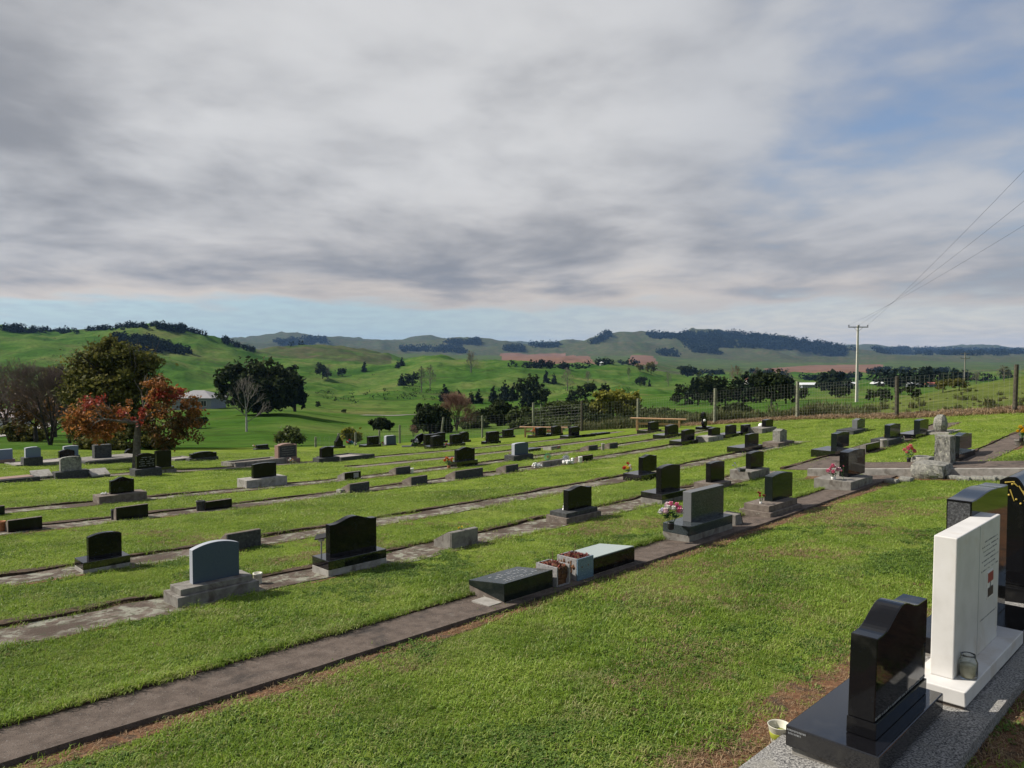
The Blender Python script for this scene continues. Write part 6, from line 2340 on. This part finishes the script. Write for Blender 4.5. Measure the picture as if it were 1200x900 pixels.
PRO = {'con': [proto_conifer(1, .34), proto_conifer(2, .30), proto_conifer(3, .40)],
       'rnd': [proto_round(4, 'l_dark', .50, .08), proto_round(5, 'l_dark', .55, .10), proto_round(6, 'l_conifer', .46, .06)],
       'grn': [proto_round(7, 'l_olive', .5, .15)], 'yel': [proto_round(8, 'l_yellow', .42, .1)],
       'bare': [proto_bare(9, 'twigg', 'bark', .35, .12), proto_bare(10, 'twigg', 'bark', .5, .02)],
       'brn': [proto_bare(11, 'twigb', 'bark', .55, .0)]}
USED = set()
MID = [  # kind, column, root row, top row, width factor, label
    ('con', 521, 470, 449, 1.00, 'dark conifer in the valley, leftmost of the loose conifer line'),
    ('con', 538, 474, 456, 1.00, 'dark conifer second from left in the loose conifer line'),
    ('con', 552, 473, 457, 0.90, 'left conifer of a touching pair in the valley'),
    ('con', 561, 473, 455, 0.90, 'right conifer of a touching pair in the valley'),
    ('con', 578, 471, 451, 1.00, 'round shouldered conifer left of the tall conifer clump'),
    ('con', 592, 470, 444, 0.90, 'tall slim conifer at the left of the conifer clump'),
    ('con', 602, 470, 447, 0.80, 'slim conifer inside the conifer clump'),
    ('rnd', 621, 474, 437, 0.95, 'broad dark tree topping the conifer clump'),
    ('con', 618, 477, 446, 0.70, 'pointed conifer in front of the broad dark clump tree'),
    ('rnd', 635, 475, 453, 0.90, 'low dark tree at the right of the conifer clump'),
    ('con', 640, 449, 433, 0.90, 'left of two small conifers on the middle hill'),
    ('con', 649, 450, 436, 0.80, 'right of two small conifers on the middle hill'),
    ('bare', 494, 458, 429, 0.80, 'left pale leafless poplar on the middle hillside'),
    ('bare', 504, 458, 428, 0.80, 'right pale leafless poplar on the middle hillside'),
    ('bare', 552, 437, 411, 1.10, 'pale leafless tree standing out on the middle hill crest'),
    ('con', 471, 452, 437, 1.10, 'dark tree at the left end of the hillside group by the poplars'),
    ('rnd', 483, 452, 435, 1.00, 'dark round tree just left of the leafless poplars'),
    ('con', 466, 431, 422, 1.00, 'tiny dark tree left of a pair high on the middle hill'),
    ('con', 471, 429, 418, 1.00, 'tiny dark tree right of a pair high on the middle hill'),
    ('rnd', 378, 444, 424, 0.90, 'dark hillside tree right of the big evergreen'),
    ('bare', 384, 446, 430, 0.90, 'leafless tree beside the dark hillside tree'),
    ('rnd', 401, 441, 430, 1.10, 'low dark tree between two hillside trees'),
    ('con', 427, 436, 423, 1.00, 'dark pointed tree on the slope below the brown knoll'),
    ('rnd', 373, 477, 470, 1.20, 'tiny dark bush on the green slope right of the big evergreen'),
    ('rnd', 403, 484, 479, 1.30, 'lone small dark bush on the valley floor'),
    ('bare', 665, 458, 431, 0.90, 'yellowish leafless tree right of the small conifer pair'),
    ('bare', 689, 452, 434, 0.90, 'leafless tree left of the dark trees above the yellow tree'),
    ('rnd', 686, 470, 446, 1.10, 'dark tree directly above the yellow autumn tree, left'),
    ('rnd', 708, 468, 448, 0.90, 'dark tree directly above the yellow autumn tree, right'),
    ('rnd', 670, 472, 457, 1.20, 'low dark tree left of the yellow autumn tree'),
    ('rnd', 751, 453, 440, 1.10, 'dark round tree on the hill right of the yellow tree'),
    ('con', 761, 453, 444, 0.70, 'slim dark tree beside the round one on the hill'),
    ('grn', 750, 436, 426, 1.10, 'olive tree at the hill crest right of centre'),
    ('grn', 763, 439, 424, 0.90, 'taller olive tree at the hill crest right of centre'),
    ('bare', 737, 446, 430, 0.70, 'leafless tree on the hill crest right of centre'),
    ('bare', 783, 452, 436, 0.90, 'leafless tree left of the dark tree row'),
    ('rnd', 806, 441, 427, 1.69, 'dark rounded tree standing beyond the left end of the tree row'),
    ('rnd', 803, 474, 446, 1.17, 'leftmost tree of the big dark tree row'),
    ('rnd', 818, 475, 441, 1.04, 'second tree of the big dark tree row'),
    ('rnd', 834, 475, 436, 1.04, 'third, tall tree of the big dark tree row'),
    ('rnd', 850, 474, 440, 1.04, 'fourth tree of the big dark tree row'),
    ('rnd', 866, 473, 446, 1.17, 'lower tree in the middle of the big dark tree row'),
    ('brn', 864, 452, 428, 1.00, 'brown autumn tree behind the middle of the dark tree row'),
    ('bare', 858, 452, 428, 0.50, 'slim pale poplar behind the dark tree row'),
    ('rnd', 886, 472, 434, 1.04, 'tall tree right of the middle in the dark tree row'),
    ('rnd', 904, 476, 431, 1.04, 'tallest tree of the dark tree row near the fence post'),
    ('brn', 888, 450, 430, 1.00, 'brown autumn tree beside the tallest dark tree'),
    ('rnd', 921, 473, 441, 1.04, 'second from right in the dark tree row'),
    ('rnd', 935, 470, 449, 1.17, 'rightmost tree of the dark tree row'),
    ('bare', 922, 448, 432, 1.00, 'pale leafless tree behind the right end of the tree row'),
    ('rnd', 979, 466, 450, 1.00, 'left of two dark bushy trees beside the concrete pole'),
    ('rnd', 989, 466, 451, 1.00, 'right of two dark bushy trees beside the concrete pole'),
    ('rnd', 1024, 470, 454, 1.20, 'dark bushy tree right of the concrete pole'),
    ('rnd', 1038, 470, 455, 1.10, 'dark bushy tree left of the fence post on the right'),
    ('rnd', 1070, 468, 451, 1.10, 'dark bushy tree behind the fence on the right'),
    ('rnd', 1056, 462, 452, 1.40, 'small dark tree left of the red barn'),
    ('grn', 1105, 460, 444, 1.30, 'olive tree right of the red barn'),
    ('grn', 1124, 458, 443, 1.30, 'olive tree left of the timber power pole'),
    ('bare', 1144, 450, 436, 1.40, 'leafless tree right of the timber power pole'),
    ('bare', 1176, 446, 428, 1.40, 'leafless tree near the right edge of the photo'),
    ('rnd', 178, 473, 460, 1.20, 'dark garden tree left of the house'),
    ('rnd', 260, 472, 462, 1.40, 'garden shrub right of the house'),
    ('grn', 28, 478, 452, 1.10, 'dark garden tree above the shed at far left'),
]
for i, (kind, px, fy, ty, wf, label) in enumerate(MID):
    P = at(px, fy)
    if P is None:
        continue
    k = P.y / FPX
    H = (fy - ty) * k * 1.04
    pr = PRO[kind][i % len(PRO[kind])]
    if pr.name in USED:
        o = copy_tree(pr)
    else:
        o = pr
        USED.add(pr.name)
    o.location = P - Vector((0, 0, .02 * H))
    o.scale = (H * wf, H * wf, H)
    o.rotation_euler = (0, 0, rng.uniform(0, 6.28))
    o['label'] = label
    o['group'] = 'trees in the valley'
for lst in PRO.values():
    for pr in lst:
        if pr.name not in USED:
            for ch in list(pr.children):
                bpy.data.objects.remove(ch)
            bpy.data.objects.remove(pr)


# --- woodland on the hills, masses that cannot be told apart into trees
def woodland(label, polys, size, mat, leaves=26, seed=0):
    r = np.random.default_rng(seed)
    C = []
    for poly, n in polys:
        poly = np.array(poly, float)
        lo, hi = poly.min(0), poly.max(0)
        q = r.uniform(lo, hi, (n * 6, 2))
        q = q[inpoly(q[:, 0], q[:, 1], poly)][:n]
        C.append(at_many(q[:, 0], q[:, 1]))
    C = np.vstack(C)
    n = len(C)
    # crown radius grows with what the wood needs to close its canopy
    R = size * r.uniform(.7, 1.3, n) * (np.clip(C[:, 1] / 3800, .3, 1.15) if size > 10 else 1.0)
    d = r.normal(size=(n, leaves, 3))
    d /= np.linalg.norm(d, axis=2)[:, :, None]
    d[:, :, 2] = d[:, :, 2] * .9 + .55
    P = C[:, None, :3] + d * (R[:, None, None] * r.uniform(.55, 1.0, (n, leaves, 1)))
    P = P.reshape(-1, 3)
    s = np.repeat(R * .36, leaves) * r.uniform(.7, 1.4, n * leaves)
    t = np.clip(np.repeat(r.uniform(0, 1, n), leaves) * .6 + r.uniform(0, .4, n * leaves), 0, 1)
    o = make_leaves('woodland', P, 1, MT[mat], None, .4, (d.reshape(-1, 3)), t, 1.2, s)
    return tag(o, label, 'woodland', kind='stuff')


woodland('dark trees along the crest and slopes of the left hill', [
    ([(0, 381), (60, 387), (60, 391), (0, 388)], 34), ([(62, 387), (90, 388), (90, 392), (64, 392)], 12), ([(100, 386), (170, 380.5), (172, 384), (100, 389)], 34), ([(172, 381), (205, 381.5), (240, 390), (240, 394), (180, 384)], 44),
    ([(126, 394), (170, 396), (212, 407), (228, 416), (200, 415), (160, 410), (128, 402)], 150), ([(255, 395), (300, 410), (296, 413), (262, 402)], 34)], 3.3, 'l_wood', 70, 1)
woodland('dark bush covering the far hill on the right and patches on the far range', [
    ([(755, 392), (790, 392), (800, 398), (770, 397)], 90), ([(795, 391), (850, 390), (905, 395), (960, 401), (1000, 410), (985, 418), (930, 411), (880, 408), (840, 408), (800, 402)], 900),
    ([(800, 404), (835, 408), (848, 416), (815, 413)], 110), ([(770, 412), (790, 412), (796, 418), (772, 417)], 40), ([(690, 402), (712, 390), (720, 391), (700, 404)], 60),
    ([(520, 401), (560, 399), (565, 404), (530, 405)], 80), ([(470, 408), (540, 407), (545, 414), (470, 412)], 130), ([(620, 404), (660, 404), (650, 408), (625, 407)], 50), ([(590, 407), (612, 406), (615, 413), (592, 412)], 50),
    ([(320, 400), (380, 396), (385, 402), (330, 406)], 120), ([(1020, 408), (1060, 408), (1200, 410), (1200, 416), (1080, 416), (1030, 414)], 420)], 15, 'l_wood', 34, 2)
woodland('hedgerows and shelter belts on the plain', [
    ([(795, 437), (850, 436), (850, 440), (800, 441)], 30), ([(940, 443), (1010, 442), (1010, 445), (940, 446)], 50), ([(1015, 446), (1110, 444), (1180, 440), (1200, 442), (1120, 452), (1040, 456), (1015, 452)], 34),
    ([(1010, 433), (1060, 431), (1075, 437), (1020, 439)], 60), ([(1075, 436), (1110, 433), (1120, 438), (1085, 441)], 60), ([(590, 429), (690, 430), (690, 432), (600, 432)], 26), ([(880, 436), (920, 436), (925, 446), (890, 447)], 40), ([(700, 424), (750, 425), (745, 428), (700, 427)], 26),
    ([(960, 447), (1000, 455), (990, 459), (965, 456)], 10)], 4.2, 'l_wood', 60, 3)
woodland('dark rush clumps dotted over the valley floor', [([(425, 458), (470, 454), (540, 459), (545, 469), (470, 468), (430, 470)], 60), ([(355, 452), (420, 458), (430, 474), (370, 470)], 22), ([(640, 455), (700, 452), (760, 458), (740, 466), (650, 466)], 26), ([(330, 425), (440, 428), (460, 445), (350, 440)], 18), ([(30, 395), (150, 400), (220, 430), (60, 440)], 26)], 1.15, 'l_wood', 14, 5)

# ------------------------------------------------------------------ grass: blades in tufts, instanced over the lawn
PROTO = bpy.data.collections.new('grass_tufts')


def tuft(name, n, rad, h, w, mat, lean=.5, seed=0):
    r = np.random.default_rng(seed)
    V = []
    T = []
    for i in range(n):
        a = r.random() * 6.283
        q = rad * math.sqrt(r.random())
        b = np.array([q * math.cos(a), q * math.sin(a), -.008])
        t = r.random() * 6.283
        d = np.array([math.cos(t), math.sin(t), 0])
        s = np.array([-math.sin(t), math.cos(t), 0]) * w * .5
        hh = h * r.uniform(.45, 1.25)
        ln = lean * r.uniform(.1, 1.2)
        m = b + d * hh * ln * .35 + np.array([0, 0, hh * .6])
        e = b + d * hh * ln + np.array([0, 0, hh * (1 - .35 * ln)])
        V.append([b - s, b + s, m + s * .8, m - s * .8])
        V.append([m - s * .8, m + s * .8, e + s * .15, e - s * .15])
        k = r.random()
        T += [k, k]
    me = quads_mesh(name, np.array(V), {'tint': T})
    me.materials.append(mat)
    o = bpy.data.objects.new(name, me)
    return o


def scatter_object(name, label, P, S, protos, rot=None, cat='grass'):
    """one object whose points carry instanced tufts"""
    n = len(P)
    me = bpy.data.meshes.new(name)
    me.vertices.add(n)
    me.vertices.foreach_set('co', P.astype(np.float32).ravel())
    a = me.attributes.new('scl', 'FLOAT', 'POINT')
    a.data.foreach_set('value', S.astype(np.float32))
    a = me.attributes.new('rot', 'FLOAT_VECTOR', 'POINT')
    R = np.zeros((n, 3), np.float32)
    R[:, 2] = rng.uniform(0, 6.283, n)
    R[:, :2] = rng.normal(0, .12, (n, 2))
    a.data.foreach_set('vector', R.ravel())
    o = bpy.data.objects.new(name, me)
    COL.objects.link(o)
    tag(o, label, cat, kind='stuff')
    pc = bpy.data.collections.new(name + '_tufts')
    for p in protos:
        pc.objects.link(p)
    ng = bpy.data.node_groups.new(name + '_scatter', 'GeometryNodeTree')
    ng.interface.new_socket('Geometry', in_out='INPUT', socket_type='NodeSocketGeometry')
    ng.interface.new_socket('Geometry', in_out='OUTPUT', socket_type='NodeSocketGeometry')
    gi = ng.nodes.new('NodeGroupInput')
    go = ng.nodes.new('NodeGroupOutput')
    ip = ng.nodes.new('GeometryNodeInstanceOnPoints')
    ci = ng.nodes.new('GeometryNodeCollectionInfo')
    ci.inputs['Collection'].default_value = pc
    ci.inputs['Separate Children'].default_value = True
    ci.inputs['Reset Children'].default_value = True
    ns = ng.nodes.new('GeometryNodeInputNamedAttribute')
    ns.data_type = 'FLOAT'
    ns.inputs[0].default_value = 'scl'
    nr = ng.nodes.new('GeometryNodeInputNamedAttribute')
    nr.data_type = 'FLOAT_VECTOR'
    nr.inputs[0].default_value = 'rot'
    L = ng.links.new
    L(gi.outputs[0], ip.inputs['Points'])
    L(ci.outputs[0], ip.inputs['Instance'])
    ip.inputs['Pick Instance'].default_value = True
    L(nr.outputs['Attribute'], ip.inputs['Rotation'])
    L(ns.outputs['Attribute'], ip.inputs['Scale'])
    L(ip.outputs[0], go.inputs[0])
    md = o.modifiers.new('scatter', 'NODES')
    md.node_group = ng
    return o


def view_points(n, y0, y1, umax=.74):
    """random ground points in the viewed wedge, even over the area"""
    y = np.sqrt(rng.uniform(y0 * y0, y1 * y1, n))
    x = rng.uniform(-umax, umax, n) * y
    return x, y


STRIPS = [(b[1], b[2], b[3], b[4]) for b in BERMS] + [(2.5, 15.5, 1.40, 2.42)]
XPD = (_b - _a)
XPL = XPD.length
XPu = Vector((XPD.x, XPD.y, 0)).normalized()


def on_lawn(x, y, margin=-.02, jit=.13):
    s = x * TX + y * TY
    n = x * NX + y * NY
    ok = np.ones(len(x), bool)
    wob = jit * 1.6 * fbm(s, n, .5, 3, 77)
    for s0, s1, n0, n1 in STRIPS:
        ok &= ~((s > s0 - .05) & (s < s1 + .05) & (n > n0 - margin + wob) & (n < n1 + margin + wob))
    # cross path
    q = (x - _a.x) * XPu.x + (y - _a.y) * XPu.y
    m = -(x - _a.x) * XPu.y + (y - _a.y) * XPu.x
    ok &= ~((q > -.1) & (q < XPL + .1) & (m > -.42) & (m < 1.55))
    # soil verges grow only thin grass
    near_soil = ((s > 2.0) & (s < 15.5) & (n > .5) & (n < 1.42)) | ((s > 2.0) & (s < 8.6) & (n > 2.4) & (n < 2.82 + wob * 2)) | ((s >= 8.6) & (s < 15.5) & (n > 2.4) & (n < 2.56))
    ok &= ~(near_soil & (rng.random(len(x)) > .10))
    verge = np.zeros(len(x), bool)
    for i, (s0, s1, n0, n1) in enumerate(STRIPS[:-1]):
        up = .22 if BERMS[i][5] == 'lichen' else .05
        dn = .22 if i == 0 else .05
        verge |= (s > s0) & (s < s1) & (((n > n1) & (n < n1 + up + wob)) | ((n < n0) & (n > n0 - dn + wob)))
    ok &= ~(verge & (rng.random(len(x)) > .12))
    return ok


# keep clear of bases and markers
BOX = []
for o in COL.objects:
    if o.type == 'EMPTY' and o.name.startswith(('headstone', 'wedge_marker', 'kerbed_grave', 'slab_marker', 'desk_marker', 'planter_box')):
        lo = np.array([1e9, 1e9])
        hi = -lo
        for c in o.children:
            for v in c.bound_box:
                lo = np.minimum(lo, v[:2])
                hi = np.maximum(hi, v[:2])
        rz = o.rotation_euler.z
        BOX.append((o.location.x, o.location.y, math.cos(rz), math.sin(rz), *lo, *hi))


def clear(x, y):
    ok = np.ones(len(x), bool)
    for ox, oy, c, s, x0, y0, x1, y1 in BOX:
        dx, dy = x - ox, y - oy
        a = dx * c + dy * s
        b = -dx * s + dy * c
        ok &= ~((a > x0) & (a < x1) & (b > y0) & (b < y1))
    return ok


def lawn_points(n, y0, y1):
    x, y = view_points(n, y0, y1)
    px = 600 + FPX * x / y
    k = on_lawn(x, y) & (y < np.interp(px, COLS, EDGE_D) - .2)
    x, y = x[k], y[k]
    k = clear(x, y)
    x, y = x[k], y[k]
    return np.stack([x, y, lawn_h(x, y)], 1)


GT = [tuft('grass_tuft', 24, .075, .038, .0064, MT['grass'], 1.3, 1), tuft('grass_tuft', 22, .07, .032, .0064, MT['grass'], 1.6, 2), tuft('grass_tuft', 22, .08, .052, .0068, MT['grass'], 1.2, 3), tuft('grass_tuft', 18, .06, .026, .006, MT['grass'], 1.7, 4)]
GT2 = [tuft('grass_tuft', 34, .12, .026, .0058, MT['grass'], 1.5, 11), tuft('grass_tuft', 34, .13, .032, .0058, MT['grass'], 1.3, 12)]
GT3 = [tuft('grass_tuft', 26, .26, .024, .012, MT['grass'], 1.6, 21), tuft('grass_tuft', 26, .28, .028, .012, MT['grass'], 1.5, 22)]


def sizes(P, lo=.75, hi=1.3, var=.5):
    return rng.uniform(lo, hi, len(P)) * (1 + var * 1.2 * fbm(P[:, 0], P[:, 1], 1.1, 3, 33))


P = lawn_points(36000, 3.9, 10.5)
scatter_object('grass', 'mown green grass of the near lawn', P, sizes(P), GT)
P = lawn_points(40000, 9.5, 20)
scatter_object('grass', 'mown green grass of the middle lawn', P, sizes(P), GT2)
P = lawn_points(34000, 18, 42)
scatter_object('grass', 'mown green grass of the far lawn', P, sizes(P), GT3)

# longer fringe overhanging the near edges of the berms, dead straw on bare soil
FR = [tuft('grass_fringe', 22, .05, .085, .006, MT['grass'], 1.3, 31), tuft('grass_fringe', 20, .06, .07, .006, MT['grass'], 1.5, 32)]
pts = []
for i, (s0, s1, n0, n1) in enumerate(STRIPS[:5]):
    m = int((min(s1, 19) - s0) * (80 if i < 1 else 44 if i < 3 else 26))
    s = rng.uniform(s0, s1, m)
    side = rng.random(m)
    low_ = side < (.35 if i else .0)
    n_ = np.where(low_, n0 - rng.uniform(.0, .07, m), n1 + rng.uniform(.01, .13, m) + (.03 if i else .0))
    zz = np.where(low_, 0.0, BERMS[i][7] + .02)
    k = fbm(s, n_ * 0 + i, .7, 3, 55 + i) > (-.60 if i == 0 else -.22)
    x, y = sn(s[k], n_[k])
    ok = (y > 3.8) & (np.abs(x) < .75 * y)
    pts.append(np.stack([x[ok], y[ok], lawn_h(x[ok], y[ok]) + zz[k][ok]], 1))
P = np.vstack(pts)
P = P[clear(P[:, 0], P[:, 1])]
scatter_object('grass', 'longer grass fringing the concrete berms', P, sizes(P, .6, 1.2), FR)

ST = [tuft('straw_tuft', 16, .06, .035, .005, MT['l_straw'], 2.2, 41), tuft('straw_tuft', 16, .07, .025, .005, MT['l_straw'], 2.6, 42)]
s = rng.uniform(2.5, 15, 5200)
side = rng.random(5200)
n_ = np.where(side < .62, rng.uniform(.55, 1.38, 5200), np.where(s < 8.6, rng.uniform(2.44, 2.95, 5200), rng.uniform(2.44, 2.6, 5200)))
x, y = sn(s, n_)
P = np.stack([x, y, lawn_h(x, y) + .004], 1)
s = rng.uniform(-1, 19, 2600)
i = rng.integers(0, 3, 2600)
n0a = np.array([STRIPS[q][2] for q in range(3)])[i]
n1a = np.array([STRIPS[q][3] for q in range(3)])[i]
n_ = np.where((i == 0), n0a - rng.uniform(.02, .25, 2600), n1a + rng.uniform(.0, .17, 2600))
x, y = sn(s, n_)
P = np.vstack([P, np.stack([x, y, lawn_h(x, y) + .004], 1)])
# clippings and litter lying on the front path
s = rng.uniform(.5, 18, 900)
x, y = sn(s, rng.uniform(6.34, 6.93, 900))
CL = np.stack([x, y, lawn_h(x, y) + .050], 1)
# thin dead patches in the open lawn
x, y = view_points(60000, 4, 15)
k = (fbm(x, y, 1.4, 4, 91) + .12 * rng.normal(size=len(x)) > .25) & on_lawn(x, y) & (rng.random(len(x)) < .6)
P = np.vstack([P, np.stack([x[k], y[k], lawn_h(x[k], y[k]) + .006], 1)])
P = P[(P[:, 1] > 3.8) & (np.abs(P[:, 0]) < .75 * P[:, 1])]
P = P[clear(P[:, 0], P[:, 1])]
scatter_object('dead_grass', 'dead straw coloured grass on bare patches and soil', P, sizes(P, .7, 1.3), ST)

CT = [tuft('clipping', 3, .03, .006, .005, MT['l_straw'], 5.0, 71), tuft('clipping', 2, .02, .005, .006, MT['l_straw'], 5.0, 72)]
scatter_object('grass_clippings', 'pale grass clippings and litter scattered on the front path', CL, rng.uniform(.5, 1.4, len(CL)), CT, cat='litter')

# low broad leaved weeds and clover in the near lawn
MT['l_clover'] = leaf_mat('clover_leaves', [(.1, (.060, .115, .016)), (.5, (.11, .19, .030)), (.9, (.18, .26, .075))], .4, .6, 1.5, .2)
VT = [tuft('clover_patch', 26, .07, .020, .013, MT['l_clover'], 1.8, 81), tuft('clover_patch', 18, .05, .028, .016, MT['l_clover'], 1.6, 82)]
x, y = view_points(60000, 4, 13)
k = (fbm(x, y, 1.1, 4, 191) + .14 * rng.normal(size=len(x)) > .34) & on_lawn(x, y)
P = np.stack([x[k], y[k], lawn_h(x[k], y[k]) + .012], 1)
P = P[clear(P[:, 0], P[:, 1])]
scatter_object('clover', 'darker broad leaved weeds in the near lawn', P, rng.uniform(.6, 1.3, len(P)), VT, cat='weeds')

# rank weeds and dry stalks along the fence, rough grass on the bank
WT = [tuft('weed_clump', 46, .28, .42, .05, MT['l_scrub'], .8, 51), tuft('weed_clump', 40, .32, .30, .055, MT['l_scrub'], 1.1, 52), tuft('weed_clump', 46, .25, .55, .045, MT['l_scrub'], .6, 53)]
DT = [tuft('dry_stalks', 44, .28, .22, .03, MT['l_straw'], 1.5, 61), tuft('dry_stalks', 40, .3, .16, .03, MT['l_straw'], 1.9, 62)]
px = rng.uniform(640, 1290, 6200)
ed = np.interp(px, COLS, EDGE_D)
dd = ed + rng.exponential(2.6, 6200) * np.interp(px, [640, 760, 900, 1300], [.5, 1, 1.2, 1.2]) + .2
x = (px - 600) / FPX * dd
k = (fbm(x, dd, 3.2, 3, 44) > -.10) & (rng.random(6200) < np.interp(px, [640, 720, 900, 1000, 1060, 1300], [.35, .8, .9, .6, .12, .06]))
P = np.stack([x, dd, terr(x, dd)], 1)[k]
scatter_object('weeds', 'rank weeds growing behind the wire fence', P, rng.uniform(.35, 1.35, len(P)) * (1 + .9 * fbm(P[:, 0], P[:, 1], 2.5, 3, 45)) * np.interp(P[:, 0] / P[:, 1], [.1, .40, .52], [1, .9, .5]), WT, cat='weeds')
px = rng.uniform(800, 1300, 2600)
ed = np.interp(px, COLS, EDGE_D)
dd = ed + rng.uniform(-.9, .7, 2600)
x = (px - 600) / FPX * dd
k = rng.random(2600) < np.interp(px, [800, 880, 1000, 1100, 1300], [.25, .9, 1, .8, .5])
P = np.stack([x, dd, terr(x, dd)], 1)[k]
scatter_object('dry_grass', 'tan dry grass strip along the foot of the fence', P, rng.uniform(.5, 1.0, len(P)), DT)

# ------------------------------------------------------------------ the air: thin haze over the valley
def haze():
    m = bpy.data.materials.new('haze_air')
    m.use_nodes = True
    n = NT(m.node_tree)
    for nd in list(n.n):
        n.n.remove(nd)
    out = n.new('ShaderNodeOutputMaterial')
    v = n.new('ShaderNodeVolumePrincipled')
    v.inputs['Color'].default_value = (.30, .55, 1.0, 1)
    v.inputs['Density'].default_value = HAZE
    v.inputs['Anisotropy'].default_value = .2
    n.l.new(v.outputs[0], out.inputs['Volume'])
    zs = []
    for o in COL.objects:
        if o.type == 'MESH' and o.name.startswith('ground'):
            zs += [min(q.co.z for q in o.data.vertices), max(q.co.z for q in o.data.vertices)]
    o = MB().box(-9800, 9800, -9800, 9800, min(zs) - 2, max(zs) + 40).build('haze', m)
    tag(o, 'thin blue haze over the valley', 'haze', kind='stuff')


HAZE = 5.2e-5
haze()
